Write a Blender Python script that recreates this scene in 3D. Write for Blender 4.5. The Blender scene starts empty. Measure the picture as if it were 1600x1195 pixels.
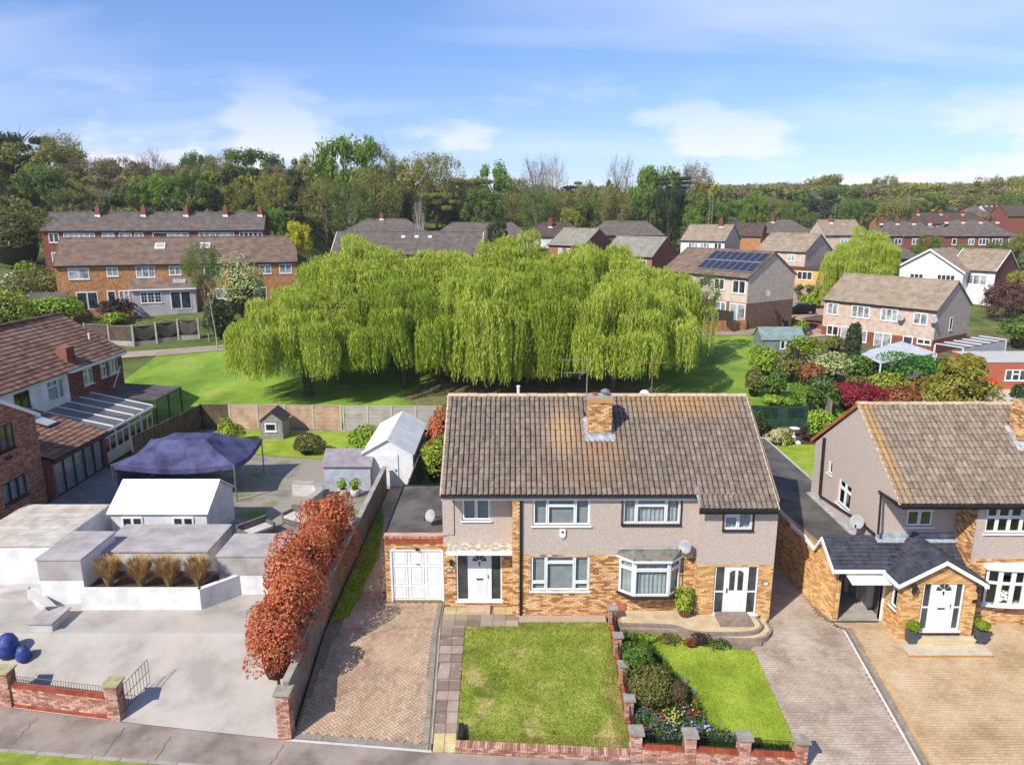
import bpy, bmesh, math, random
import numpy as np
from mathutils import Vector, Matrix
random.seed(7); RNG = np.random.default_rng(7)
SC = bpy.context.scene; COL = SC.collection
# ------------------------------------------------------------------ camera, sky, sun, exposure
CH, PITCH, FPX = 15.25, math.radians(13.2), 1120.0
cam_d = bpy.data.cameras.new('camera'); cam = bpy.data.objects.new('camera', cam_d); COL.objects.link(cam)
cam.location = (0, 0, CH); cam.rotation_euler = (math.pi/2 - PITCH, 0, 0)
cam_d.sensor_fit = 'HORIZONTAL'; cam_d.sensor_width = 36; cam_d.lens = 36*FPX/1600; cam_d.clip_end = 6000; cam_d.clip_start = .5
SC.camera = cam
SUN_EL, SUN_AZ = math.radians(42), math.radians(45)      # light travels towards +x +y (right and away), down
W = bpy.data.worlds.new('World'); SC.world = W; W.use_nodes = True
nt = W.node_tree; N = nt.nodes; Lk = nt.links
bg = N['Background']; bg.inputs['Strength'].default_value = 0.135
sky = N.new('ShaderNodeTexSky'); sky.sky_type = 'NISHITA'; sky.sun_disc = False
sky.sun_elevation = SUN_EL; sky.sun_rotation = math.radians(225); sky.altitude = 100
sky.air_density = 1.0; sky.dust_density = 0.3; sky.ozone_density = 3.0
tc = N.new('ShaderNodeTexCoord')
sx = N.new('ShaderNodeSeparateXYZ'); Lk.new(tc.outputs['Generated'], sx.inputs[0])
def wm(op, a, b=None, c=None):
    n = N.new('ShaderNodeMath'); n.operation = op
    for i, v in enumerate((a, b, c)):
        if v is None: continue
        if isinstance(v, (int, float)): n.inputs[i].default_value = v
        else: Lk.new(v, n.inputs[i])
    return n.outputs[0]
zc_ = wm('MAXIMUM', sx.outputs[2], 0.0)
den = wm('ADD', zc_, 0.16)
cx = N.new('ShaderNodeCombineXYZ')
Lk.new(wm('DIVIDE', sx.outputs[0], den), cx.inputs[0]); Lk.new(wm('DIVIDE', sx.outputs[1], den), cx.inputs[1])
mp = N.new('ShaderNodeMapping'); Lk.new(cx.outputs[0], mp.inputs[0])
mp.inputs['Rotation'].default_value = (0, 0, math.radians(35)); mp.inputs['Scale'].default_value = (0.35, 1.0, 1); mp.inputs['Location'].default_value = (2.3, 0.9, 0)
no = N.new('ShaderNodeTexNoise'); Lk.new(mp.outputs[0], no.inputs['Vector'])
no.inputs['Scale'].default_value = 1.1; no.inputs['Detail'].default_value = 6; no.inputs['Roughness'].default_value = .5; no.inputs['Distortion'].default_value = .3
cr = N.new('ShaderNodeValToRGB'); Lk.new(no.outputs[0], cr.inputs[0])
cr.color_ramp.elements[0].position = .47; cr.color_ramp.elements[0].color = (0, 0, 0, 1)
cr.color_ramp.elements[1].position = .80; cr.color_ramp.elements[1].color = (.62, .62, .62, 1)
# small puffy clouds low over the horizon
mp2 = N.new('ShaderNodeMapping'); Lk.new(tc.outputs['Generated'], mp2.inputs[0])
mp2.inputs['Scale'].default_value = (4.6, 4.6, 13); mp2.inputs['Location'].default_value = (0.6, 0.9, 0.8)
n2 = N.new('ShaderNodeTexNoise'); Lk.new(mp2.outputs[0], n2.inputs['Vector']); n2.inputs['Scale'].default_value = 1.0; n2.inputs['Detail'].default_value = 7; n2.inputs['Roughness'].default_value = .52
cr2 = N.new('ShaderNodeValToRGB'); Lk.new(n2.outputs[0], cr2.inputs[0])
cr2.color_ramp.elements[0].position = .48; cr2.color_ramp.elements[0].color = (0, 0, 0, 1); cr2.color_ramp.elements[1].position = .57; cr2.color_ramp.elements[1].color = (.9, .9, .9, 1)
band = wm('MULTIPLY', wm('SMOOTH_MIN', wm('MULTIPLY', zc_, 30.0), 1.0, .2), wm('SUBTRACT', 1.0, wm('MINIMUM', wm('MULTIPLY', zc_, 5.5), 1.0)))
puff = wm('MULTIPLY', cr2.outputs[0], wm('MULTIPLY', band, 1.5))
cloud = wm('MINIMUM', wm('MAXIMUM', puff, cr.outputs[0]), .92)
tint = N.new('ShaderNodeMix'); tint.data_type = 'RGBA'; tint.blend_type = 'MULTIPLY'; tint.inputs['Factor'].default_value = 1
Lk.new(sky.outputs[0], tint.inputs['A']); eg = N.new('ShaderNodeValToRGB'); Lk.new(zc_, eg.inputs[0]); eg.color_ramp.elements[0].color = (.68, .69, .93, 1); eg.color_ramp.elements[1].position = .27; eg.color_ramp.elements[1].color = (.67, .79, 1.04, 1); Lk.new(eg.outputs[0], tint.inputs['B'])
mx = N.new('ShaderNodeMix'); mx.data_type = 'RGBA'; Lk.new(cloud, mx.inputs['Factor'])
Lk.new(tint.outputs['Result'], mx.inputs['A']); mx.inputs['B'].default_value = (6.0, 6.1, 6.9, 1)
Lk.new(mx.outputs['Result'], bg.inputs['Color'])
sd = bpy.data.lights.new('sun', 'SUN'); sd.energy = 4.6; sd.angle = math.radians(.53); sd.color = (1, .93, .81)
sun = bpy.data.objects.new('sun', sd); COL.objects.link(sun)
ldir = Vector((math.sin(SUN_AZ)*math.cos(SUN_EL), math.cos(SUN_AZ)*math.cos(SUN_EL), -math.sin(SUN_EL)))
sun.rotation_euler = ldir.to_track_quat('-Z', 'Y').to_euler(); sun.location = (-30, -30, 60)
vs = SC.view_settings; vs.view_transform = 'Standard'; vs.look = 'None'; vs.exposure = 0.36; vs.gamma = 1; vs.use_curve_mapping = False
SC.cycles.max_bounces = 5; SC.cycles.diffuse_bounces = 3; SC.cycles.glossy_bounces = 2; SC.cycles.transparent_max_bounces = 6; SC.cycles.transmission_bounces = 3
# ------------------------------------------------------------------ picking real-world points along sight lines
cp, sp = math.cos(PITCH), math.sin(PITCH)
def ray(px, py):
    a = (px-800)/FPX; b = (py-597.5)/FPX
    return a, cp - b*sp, -sp - b*cp          # dx, dy, dz per unit depth
def P(px, py, z=0.0):
    dx, dy, dz = ray(px, py); t = (z-CH)/dz; return Vector((dx*t, dy*t, z))
def Q(px, py, Y):
    dx, dy, dz = ray(px, py); t = Y/dy; return dx*t, CH+dz*t
def R(px, py, X):
    dx, dy, dz = ray(px, py); t = X/dx; return dy*t, CH+dz*t
def fit(pa, pb, L):
    """drop below the eye (h) for which sight lines pa, pb meet a level line of length L"""
    A = P(pa[0], pa[1], CH-1); B = P(pb[0], pb[1], CH-1)
    h = L/((A.xy-B.xy).length); return P(*pa, CH-h), P(*pb, CH-h)
# ------------------------------------------------------------------ mesh builder
class MB:
    def __init__(s): s.v = []; s.f = []
    def add(s, vs, fs):
        n = len(s.v); s.v += [tuple(p) for p in vs]; s.f += [tuple(i+n for i in f) for f in fs]; return s
    def box(s, x0, x1, y0, y1, z0, z1):
        return s.add([(x0,y0,z0),(x1,y0,z0),(x1,y1,z0),(x0,y1,z0),(x0,y0,z1),(x1,y0,z1),(x1,y1,z1),(x0,y1,z1)],
                     [(3,2,1,0),(4,5,6,7),(0,1,5,4),(1,2,6,5),(2,3,7,6),(3,0,4,7)])
    def fbox(s, F, u0, u1, v0, v1, w0, w1):
        ps = [F(u,v,w) for w in (w0,w1) for v in (v0,v1) for u in (u0,u1)]
        return s.add(ps, [(0,2,3,1),(4,5,7,6),(0,1,5,4),(2,6,7,3),(0,4,6,2),(1,3,7,5)])
    def quad(s, *p): return s.add(p, [tuple(range(len(p)))])
    def prism(s, pts, d):
        """closed outline pts extruded by vector d"""
        n = len(pts); d = Vector(d); a = [Vector(p) for p in pts]; b = [p+d for p in a]
        return s.add(a+b, [tuple(range(n))[::-1], tuple(range(n, 2*n))]+[(i,(i+1)%n,n+(i+1)%n,n+i) for i in range(n)])
    def tube(s, pts, rs, n=6, cap=True):
        pts = [Vector(p) for p in pts]
        if not isinstance(rs, (list, tuple)): rs = [rs]*len(pts)
        rings = []; base = len(s.v)
        for i, p in enumerate(pts):
            t = (pts[min(i+1, len(pts)-1)]-pts[max(i-1, 0)]); t = t.normalized() if t.length > 1e-9 else Vector((0,0,1))
            a = t.cross(Vector((0,0,1)) if abs(t.z) < .9 else Vector((1,0,0))).normalized(); b = t.cross(a)
            for k in range(n):
                q = 2*math.pi*k/n; s.v.append(tuple(p + (a*math.cos(q)+b*math.sin(q))*rs[i]))
        for i in range(len(pts)-1):
            for k in range(n):
                a0 = base+i*n+k; a1 = base+i*n+(k+1)%n; s.f.append((a0, a1, a1+n, a0+n))
        if cap:
            s.f.append(tuple(base+k for k in range(n))[::-1]); s.f.append(tuple(base+(len(pts)-1)*n+k for k in range(n)))
        return s
    def lathe(s, c, prof, n=12):
        base = len(s.v); c = Vector(c)
        for r, z in prof:
            for k in range(n):
                q = 2*math.pi*k/n; s.v.append((c.x+r*math.cos(q), c.y+r*math.sin(q), c.z+z))
        for i in range(len(prof)-1):
            for k in range(n):
                a0 = base+i*n+k; a1 = base+i*n+(k+1)%n; s.f.append((a0, a1, a1+n, a0+n))
        s.f.append(tuple(base+k for k in range(n))[::-1]); s.f.append(tuple(base+(len(prof)-1)*n+k for k in range(n)))
        return s
def Fr(o, u, n):
    o = Vector(o); u = Vector(u).normalized(); n = Vector(n).normalized()
    def f(a, b, c): return o + u*a + n*c + Vector((0,0,b))
    f.o = o; f.u = u; f.n = n
    return f
def front(Y): return Fr((0,Y,0), (1,0,0), (0,-1,0))       # wall facing the street: u = x, v = z
WL = {}
def put(name, me, mat, parent=None, c=None):
    o = bpy.data.objects.new(name, me); COL.objects.link(o)
    if mat is not None and not me.materials: me.materials.append(mat)
    c = Vector((0,0,0)) if c is None else Vector(c)
    pl = WL[parent.name] if parent is not None else Vector((0,0,0))
    o.location = c - pl; WL[o.name] = c
    if parent is not None: o.parent = parent
    return o
def obj(name, mb, mat, parent=None, smooth=False):
    v = np.array(mb.v, dtype=np.float64).reshape(-1, 3)
    lo = v.min(0); hi = v.max(0); c = np.array([(lo[0]+hi[0])/2, (lo[1]+hi[1])/2, lo[2]])
    me = bpy.data.meshes.new(name); me.from_pydata((v-c).tolist(), [], mb.f)
    if smooth: me.polygons.foreach_set('use_smooth', [True]*len(me.polygons))
    me.update(); return put(name, me, mat, parent, c)
def npobj(name, V, nq, mat, parent=None, c=None, k=4):
    """V: (n*k,3) vertices of n separate k-gons"""
    V = np.asarray(V, dtype=np.float32)
    c = V.mean(0) if c is None else np.array(c, dtype=np.float32)
    me = bpy.data.meshes.new(name); n = len(V)//k
    me.vertices.add(n*k); me.vertices.foreach_set('co', (V-c).ravel())
    me.loops.add(n*k); me.loops.foreach_set('vertex_index', np.arange(n*k, dtype=np.int32))
    me.polygons.add(n); me.polygons.foreach_set('loop_start', np.arange(0, n*k, k, dtype=np.int32)); me.polygons.foreach_set('loop_total', np.full(n, k, dtype=np.int32))
    me.update(calc_edges=True)
    return put(name, me, mat, parent, c)
def tag(o, label=None, cat=None, group=None, kind=None):
    if label: o['label'] = label
    if cat: o['category'] = cat
    if group: o['group'] = group
    if kind: o['kind'] = kind
    return o
def thing(name, label, cat, loc, group=None):
    o = bpy.data.objects.new(name, None); COL.objects.link(o); o.empty_display_size = .2
    o.location = loc; WL[o.name] = Vector(loc); return tag(o, label, cat, group)
def dup(o, loc, rz=0.0, label=None, sc=None, parent=None):
    c = o.copy(); COL.objects.link(c)
    if parent is None:
        c.location = loc; c.rotation_euler = (0,0,rz)
        if sc: c.scale = sc if isinstance(sc, tuple) else (sc,)*3
        if label: c['label'] = label
        WL[c.name] = Vector(loc)
    else: c.parent = parent
    for ch in o.children: dup(ch, None, parent=c)
    return c
# ------------------------------------------------------------------ materials
def S(r, g, b): return tuple(((x/255)/12.92 if x/255 <= .04045 else ((x/255+.055)/1.055)**2.4) for x in (r, g, b))
MATS = {}
def pm(name, cols, scale=3.0, rough=.85, bump=0.0, bscale=40.0, rnd=0.0, noise_mix=1.0, lo=.35, hi=.65, metallic=0.0, spec=.3, translucent=0.0, spots=None, coord='pos', stretch=None, detail=5, hue=0.0):
    """cols: colours spread over a noise; rnd: value spread per piece; spots: (colour, scale, threshold, amount)"""
    if name in MATS: return MATS[name]
    m = bpy.data.materials.new(name); m.use_nodes = True; t = m.node_tree; n = t.nodes; l = t.links
    b = n['Principled BSDF']; b.inputs['Roughness'].default_value = rough; b.inputs['Metallic'].default_value = metallic
    b.inputs['Specular IOR Level'].default_value = spec
    if coord == 'pos': co = n.new('ShaderNodeNewGeometry').outputs['Position']
    else: co = n.new('ShaderNodeTexCoord').outputs['Object']
    if stretch:
        mpp = n.new('ShaderNodeMapping'); mpp.inputs['Scale'].default_value = stretch; l.new(co, mpp.inputs[0]); co = mpp.outputs[0]
    tx = n.new('ShaderNodeTexNoise'); tx.inputs['Scale'].default_value = scale; tx.inputs['Detail'].default_value = detail; tx.inputs['Roughness'].default_value = .6; l.new(co, tx.inputs['Vector'])
    fac = tx.outputs[0]
    rv = None
    if rnd or hue:
        g = n.new('ShaderNodeNewGeometry'); oi = n.new('ShaderNodeObjectInfo')
        a = n.new('ShaderNodeMath'); a.operation = 'ADD'; l.new(g.outputs['Random Per Island'], a.inputs[0]); l.new(oi.outputs['Random'], a.inputs[1])
        fr = n.new('ShaderNodeMath'); fr.operation = 'FRACT'; l.new(a.outputs[0], fr.inputs[0]); rv = fr.outputs[0]
    if hue and rv is not None:
        mm = n.new('ShaderNodeMix'); mm.inputs['Factor'].default_value = hue; l.new(fac, mm.inputs['A']); l.new(rv, mm.inputs['B']); fac = mm.outputs['Result']
        lo, hi = lo*(1-hue)+.08*hue, hi*(1-hue)+.92*hue
    r = n.new('ShaderNodeValToRGB'); l.new(fac, r.inputs[0]); e = r.color_ramp.elements
    k = len(cols)
    e[0].position = lo; e[1].position = hi; e[0].color = (*cols[0], 1); e[1].color = (*cols[-1], 1)
    for i in range(1, k-1):
        q = e.new(lo+(hi-lo)*i/(k-1)); q.color = (*cols[i], 1)
    out = r.outputs[0]
    if spots:
        for (sc_, ss, th, am) in spots:
            t2 = n.new('ShaderNodeTexNoise'); t2.inputs['Scale'].default_value = ss; t2.inputs['Detail'].default_value = 6; t2.inputs['Roughness'].default_value = .65; l.new(co, t2.inputs['Vector'])
            r2 = n.new('ShaderNodeMapRange'); l.new(t2.outputs[0], r2.inputs[0]); r2.inputs[1].default_value = th; r2.inputs[2].default_value = th+.09; r2.inputs[4].default_value = am
            m2 = n.new('ShaderNodeMix'); m2.data_type = 'RGBA'; l.new(r2.outputs[0], m2.inputs['Factor']); l.new(out, m2.inputs['A']); m2.inputs['B'].default_value = (*sc_, 1); out = m2.outputs['Result']
    if rnd:
        mr = n.new('ShaderNodeMapRange'); l.new(rv, mr.inputs[0]); mr.inputs[3].default_value = 1-rnd; mr.inputs[4].default_value = 1+rnd*.8
        hs = n.new('ShaderNodeHueSaturation'); l.new(mr.outputs[0], hs.inputs['Value']); l.new(out, hs.inputs['Color']); out = hs.outputs[0]
    l.new(out, b.inputs['Base Color'])
    if bump:
        t3 = n.new('ShaderNodeTexNoise'); t3.inputs['Scale'].default_value = bscale; t3.inputs['Detail'].default_value = 3; l.new(co, t3.inputs['Vector'])
        bp = n.new('ShaderNodeBump'); bp.inputs['Strength'].default_value = min(1, bump); bp.inputs['Distance'].default_value = .03; l.new(t3.outputs[0], bp.inputs['Height']); l.new(bp.outputs[0], b.inputs['Normal'])
    if translucent:
        tr = n.new('ShaderNodeBsdfTranslucent'); l.new(out, tr.inputs['Color']); ms = n.new('ShaderNodeMixShader'); ms.inputs[0].default_value = translucent
        l.new(b.outputs[0], ms.inputs[1]); l.new(tr.outputs[0], ms.inputs[2]); l.new(ms.outputs[0], n['Material Output'].inputs['Surface'])
    MATS[name] = m; m['out'] = 1
    return m
def glass_mat():
    m = bpy.data.materials.new('window_glass'); m.use_nodes = True; t = m.node_tree; n = t.nodes; l = t.links
    n.remove(n['Principled BSDF']); tr = n.new('ShaderNodeBsdfTransparent'); tr.inputs[0].default_value = (.90,.93,.93,1)
    gl = n.new('ShaderNodeBsdfGlossy'); gl.inputs['Roughness'].default_value = .03
    fr = n.new('ShaderNodeLayerWeight'); fr.inputs[0].default_value = .12
    ad = n.new('ShaderNodeMath'); ad.operation = 'ADD'; ad.inputs[1].default_value = .06; l.new(fr.outputs['Fresnel'], ad.inputs[0])
    fr2 = n.new('ShaderNodeMath'); fr2.operation = 'MINIMUM'; fr2.inputs[1].default_value = .35; l.new(fr.outputs['Facing'], ad.inputs[0]); 
    pw_ = n.new('ShaderNodeMath'); pw_.operation = 'POWER'; pw_.inputs[1].default_value = 2.0; l.new(fr.outputs['Facing'], pw_.inputs[0]); l.new(pw_.outputs[0], ad.inputs[0])
    ms = n.new('ShaderNodeMixShader'); l.new(ad.outputs[0], ms.inputs[0]); l.new(tr.outputs[0], ms.inputs[1]); l.new(gl.outputs[0], ms.inputs[2])
    l.new(ms.outputs[0], n['Material Output'].inputs['Surface']); return m
GLASS = glass_mat()
DGLASS = pm('dark_glass', [S(28,32,36), S(70,76,80)], 1.5, .08, spec=.8)
WHITE = pm('white_upvc', [S(222,223,224), S(236,236,236)], 2, .4, spec=.4)
WPAINT = pm('white_paint', [S(205,205,202), S(232,232,230)], 1.2, .7)
GREYW = pm('pale_grey_render', [S(176,170,165), S(202,198,194)], 1.5, .9, .3, 60)
BLACK = pm('black_plastic', [S(26,26,28), S(40,40,42)], 3, .4, spec=.5)
DBROWN = pm('dark_brown_plastic', [S(48,32,30), S(62,44,40)], 3, .5)
IRON = pm('black_iron', [S(22,22,24), S(34,34,36)], 6, .5, spec=.5)
STEEL = pm('galvanised_steel', [S(130,132,134), S(165,168,170)], 5, .45, metallic=.6)
LEAD = pm('lead_flashing', [S(128,134,142), S(172,178,184)], 4, .6, spots=[(S(205,208,210), 9, .58, .7)])
DISH = pm('dish_grey', [S(138,141,143), S(160,163,164)], 3, .6)
DASH = pm('pebbledash', [S(168,153,143), S(194,178,168), S(206,193,183)], 26, .95, 1.0, 42, spots=[(S(140,124,120), 45, .60, .6), (S(218,210,204), 60, .62, .5)], lo=.3, hi=.7)
DASH2 = pm('cream_render', [S(186,168,150), S(205,190,172)], 2.0, .95, .5, 30, spots=[(S(160,145,130), 1.0, .62, .4)])
DASH3 = pm('rough_pink_render', [S(182,160,145), S(204,184,170)], 2.0, .95, .6, 20, spots=[(S(160,140,128), 6, .6, .4)])
BRICK_Y = pm('buff_orange_brick', [S(158,108,70), S(198,146,94), S(212,168,116), S(220,186,142)], 1.3, .9, .3, 60, rnd=.10, hue=.92)
BRICK_P = pm('yellow_buff_brick', [S(188,138,84), S(212,166,108), S(222,184,128)], 1.3, .9, .3, 60, rnd=.14, hue=.7)
BRICK_R = pm('red_brick', [S(122,60,46), S(158,82,60), S(176,104,80)], 1.3, .9, .3, 60, rnd=.18, hue=.7)
BRICK_W = pm('weathered_red_brick', [S(146,98,80), S(176,128,108), S(198,160,142)], 2.5, .9, .4, 60, rnd=.14, hue=.5, spots=[(S(205,188,178), 3.0, .55, .7)])
BRICK_O = pm('orange_red_engineering_brick', [S(146,66,44), S(180,90,60)], 2, .8, rnd=.15)
MORTAR = pm('mortar', [S(128,108,84), S(152,132,104)], 6, .95, .3, 50)
MORTAR_G = pm('grey_mortar', [S(140,132,124), S(164,156,146)], 6, .95, .3, 50)
CONC = pm('concrete', [S(146,140,132), S(172,166,158)], 1.6, .9, .4, 30, spots=[(S(120,114,106), 3, .6, .5)])
CONC_L = pm('pale_concrete', [S(176,172,166), S(196,192,188)], 1.2, .9, .3, 30, spots=[(S(150,146,140), .7, .6, .4)])
WOOD_G = pm('weathered_grey_wood', [S(112,102,92), S(146,136,124)], 2, .9, .3, 30, rnd=.15, stretch=(1,1,.15))
WOOD_B = pm('brown_fence_wood', [S(78,66,54), S(108,92,76)], 2, .9, .3, 30, rnd=.18)
WOOD_D = pm('dark_fence_wood', [S(44,42,40), S(62,58,54)], 2, .85, .2, 30, rnd=.15)
WOOD_O = pm('orange_timber', [S(140,88,48), S(170,112,66)], 2, .8, rnd=.1)
FELT = pm('roofing_felt', [S(66,62,60), S(86,82,80), S(100,96,92)], .8, .9, .2, 50, spots=[(S(118,110,102), .5, .55, .5)])
CURT = pm('net_curtain', [S(196,200,202), S(222,224,226)], 3, .9, translucent=.2)
BLIND = pm('grey_blind', [S(158,160,162), S(176,178,180)], 3, .8)
# ------------------------------------------------------------------ piecework: tiles, bricks, blocks
def boxmesh(name, sx_, sy_, sz_, ch=0.0):
    m = MB()
    if ch:
        a, b, c = sx_/2, sy_/2, sz_; d = ch
        m.add([(-a,-b,0),(a,-b,0),(a,b,0),(-a,b,0),(-a,-b,c-d),(a,-b,c-d),(a,b,c-d),(-a,b,c-d),(-a+d,-b+d,c),(a-d,-b+d,c),(a-d,b-d,c),(-a+d,b-d,c)],
              [(0,1,5,4),(1,2,6,5),(2,3,7,6),(3,0,4,7),(4,5,9,8),(5,6,10,9),(6,7,11,10),(7,4,8,11),(8,9,10,11)])
    else: m.box(-sx_/2, sx_/2, -sy_/2, sy_/2, 0, sz_)
    me = bpy.data.meshes.new(name); me.from_pydata(m.v, [], m.f); me.update(); return me
def merge_instances(name, me, mats, mat, parent):
    nv = len(me.vertices); v = np.empty(nv*3); me.vertices.foreach_get('co', v); v = v.reshape(-1, 3)
    A = np.array([np.array(m) for m in mats]); n = len(A)
    V = np.einsum('nij,vj->nvi', A[:, :3, :3], v) + A[:, None, :3, 3]; V = V.reshape(-1, 3)
    fl = [tuple(p.vertices) for p in me.polygons]
    lt = np.array([len(f) for f in fl], dtype=np.int32); li = np.concatenate([np.array(f) for f in fl]).astype(np.int32)
    LI = (li[None, :] + (np.arange(n)*nv)[:, None]).ravel().astype(np.int32); LT = np.tile(lt, n); LS = np.concatenate([[0], np.cumsum(LT)[:-1]]).astype(np.int32)
    c = V.mean(0)
    m2 = bpy.data.meshes.new(name); m2.vertices.add(len(V)); m2.vertices.foreach_set('co', (V-c).astype(np.float32).ravel())
    m2.loops.add(len(LI)); m2.loops.foreach_set('vertex_index', LI); m2.polygons.add(len(LT)); m2.polygons.foreach_set('loop_start', LS); m2.polygons.foreach_set('loop_total', LT)
    m2.polygons.foreach_set('use_smooth', [False]*len(LT)); m2.update(calc_edges=True); o = put(name, m2, mat, parent, c); o['kind'] = 'stuff'; return o
def pieces(name, me, mats, mat, parent, n=300, rest=None):
    """the n largest in view as parts, the rest joined"""
    if not me.materials: me.materials.append(mat)
    eye = Vector((0, 0, CH)); mats = sorted(mats, key=lambda m: (m.translation-eye).length)
    pl = WL[parent.name]
    for m in mats[:n]:
        o = bpy.data.objects.new(name, me); COL.objects.link(o); o.parent = parent
        m2 = m.copy(); m2.translation = m.translation - pl; o.matrix_local = m2; WL[o.name] = m.translation.copy()
    if len(mats) > n: merge_instances(rest or name+'s', me, mats[n:], mat, parent)
def basis(o, x, y, z, s=(1,1,1)):
    m = Matrix.Identity(4)
    for i, (a, k) in enumerate(zip((x, y, z), s)): m.col[i][:3] = a*k
    m.translation = o; return m
BR_ME = {}
def bricks(F, u0, u1, v0, v1, holes, mat, parent, n=0, name='brick', pitch=.225, course=.075, proud=.012, jit=.003, only=None):
    """real bricks laid stretcher bond on wall frame F, cut round the holes"""
    key = mat.name+name
    if key not in BR_ME:
        BR_ME[key] = boxmesh('brick', 1, 1, 1); BR_ME[key].materials.append(mat)
    me = BR_ME[key]; mats = []
    rows = int(round((v1-v0)/course)); course = (v1-v0)/max(rows, 1)
    for r in range(rows):
        a = v0+r*course; b = a+course; mid = (a+b)/2
        segs = [(u0, u1)]
        for (h0, h1, g0, g1) in holes:
            if g0 < mid < g1:
                ns = []
                for s0, s1 in segs:
                    if h1 <= s0 or h0 >= s1: ns.append((s0, s1))
                    else:
                        if h0 > s0: ns.append((s0, h0))
                        if h1 < s1: ns.append((h1, s1))
                segs = ns
        for s0, s1 in segs:
            k = math.floor((s0-u0)/pitch)-1; off = (r % 2)*pitch/2
            while True:
                x0 = u0+off+k*pitch; x1 = x0+pitch; k += 1
                if x0 >= s1: break
                x0c, x1c = max(x0, s0), min(x1, s1)
                if x1c-x0c < .05: continue
                pr = proud+random.uniform(-jit, jit)
                cc = F((x0c+x1c)/2, a+.005, pr/2-.01)
                mats.append(basis(cc, F.u, F.n, Vector((0,0,1)), (x1c-x0c-.014, pr+.02, course-.015)))
    pieces(name, me, mats, mat, parent, n, rest=name+'s' if n else 'brickwork')
def wallface(mb, F, u0, u1, v0, v1, holes=(), depth=.12, w=0.0):
    us = sorted({u0, u1, *[h for q in holes for h in q[:2]]}); vs_ = sorted({v0, v1, *[h for q in holes for h in q[2:]]})
    us = [u for u in us if u0-1e-6 <= u <= u1+1e-6]; vs_ = [v for v in vs_ if v0-1e-6 <= v <= v1+1e-6]
    for i in range(len(us)-1):
        for j in range(len(vs_)-1):
            cu, cv = (us[i]+us[i+1])/2, (vs_[j]+vs_[j+1])/2
            if any(h[0] < cu < h[1] and h[2] < cv < h[3] for h in holes): continue
            mb.quad(F(us[i],vs_[j],w), F(us[i+1],vs_[j],w), F(us[i+1],vs_[j+1],w), F(us[i],vs_[j+1],w))
    for a, b, c, d in holes:
        c, d = max(c, v0), min(d, v1)
        for (p, q) in (((a,c),(b,c)), ((b,c),(b,d)), ((b,d),(a,d)), ((a,d),(a,c))):
            mb.quad(F(p[0],p[1],w), F(q[0],q[1],w), F(q[0],q[1],w-depth), F(p[0],p[1],w-depth))
def window(parent, F, u0, u1, v0, v1, panes=None, mat=None, back=None, sill=True, fw=.055, w=-.05, glass=None, lead=None, surround=None, name='window'):
    """frame mesh is the part; panes, sill, curtain are its sub-parts"""
    mat = mat or WHITE; W_, H_ = u1-u0, v1-v0; m = MB(); panes = panes or [(0,0,1,1)]
    f = fw
    m.fbox(F, u0, u1, v0, v0+f, w-.05, w); m.fbox(F, u0, u1, v1-f, v1, w-.05, w)
    m.fbox(F, u0, u0+f, v0+f, v1-f, w-.05, w); m.fbox(F, u1-f, u1, v0+f, v1-f, w-.05, w)
    cells = []
    for a, b, c, d in panes:
        x0, x1, y0, y1 = u0+a*W_, u0+c*W_, v0+b*H_, v0+d*H_
        x0 += f*.5 if a > 0 else f; x1 -= f*.5 if c < 1 else f; y0 += f*.5 if b > 0 else f; y1 -= f*.5 if d < 1 else f
        g = f*.55
        m.fbox(F, x0-.02, x1+.02, y0-.02, y0+g, w-.04, w+.012); m.fbox(F, x0-.02, x1+.02, y1-g, y1+.02, w-.04, w+.012)
        m.fbox(F, x0-.02, x0+g, y0+g, y1-g, w-.04, w+.012); m.fbox(F, x1-g, x1+.02, y0+g, y1-g, w-.04, w+.012)
        cells.append((x0+g, x1-g, y0+g, y1-g))
        if lead:
            nx, ny = lead
            for i in range(1, nx): q = x0+g+(x1-x0-2*g)*i/nx; m.fbox(F, q-.012, q+.012, y0+g, y1-g, w-.035, w-.005)
            for i in range(1, ny): q = y0+g+(y1-y0-2*g)*i/ny; m.fbox(F, x0+g, x1-g, q-.012, q+.012, w-.034, w-.006)
    o = obj(name, m, mat, parent)
    for a, b, c, d in cells:
        q = MB(); q.fbox(F, a, b, c, d, w-.03, w-.022); obj('pane', q, glass or GLASS, o)
    if sill:
        q = MB(); q.fbox(F, u0-.05, u1+.05, v0-.05, v0, w-.06, .07); obj('sill', q, surround or mat, o)
    if surround:
        q = MB(); t = .045
        q.fbox(F, u0-t, u0, v0, v1+t, -.06, .03); q.fbox(F, u1, u1+t, v0, v1+t, -.06, .03); q.fbox(F, u0, u1, v1, v1+t, -.06, .03); obj('surround', q, surround, o)
    if back == 'curtain' or back == 'drapes':
        q = MB(); n = max(6, int(W_/.05)); zb = v0+.03; zt = v1-.04
        pts = [(u0+.03+(W_-.06)*i/n, w-.13+.028*math.sin(i*1.9)+.012*math.sin(i*.7)) for i in range(n+1)]
        for (a, wa), (b, wb) in zip(pts[:-1], pts[1:]): q.quad(F(a,zb,wa), F(b,zb,wb), F(b,zt,wb), F(a,zt,wa))
        obj('curtain', q, CURT, o)
    if back == 'blind':
        q = MB(); n = max(6, int(H_/.06))
        for i in range(n):
            z = v0+.03+(H_-.06)*i/n; q.quad(F(u0+.03,z,w-.10), F(u1-.03,z,w-.10), F(u1-.03,z+.05,w-.128), F(u0+.03,z+.05,w-.128))
        obj('blind', q, BLIND, o)
    return o
def scatter_gutter(): pass
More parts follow.
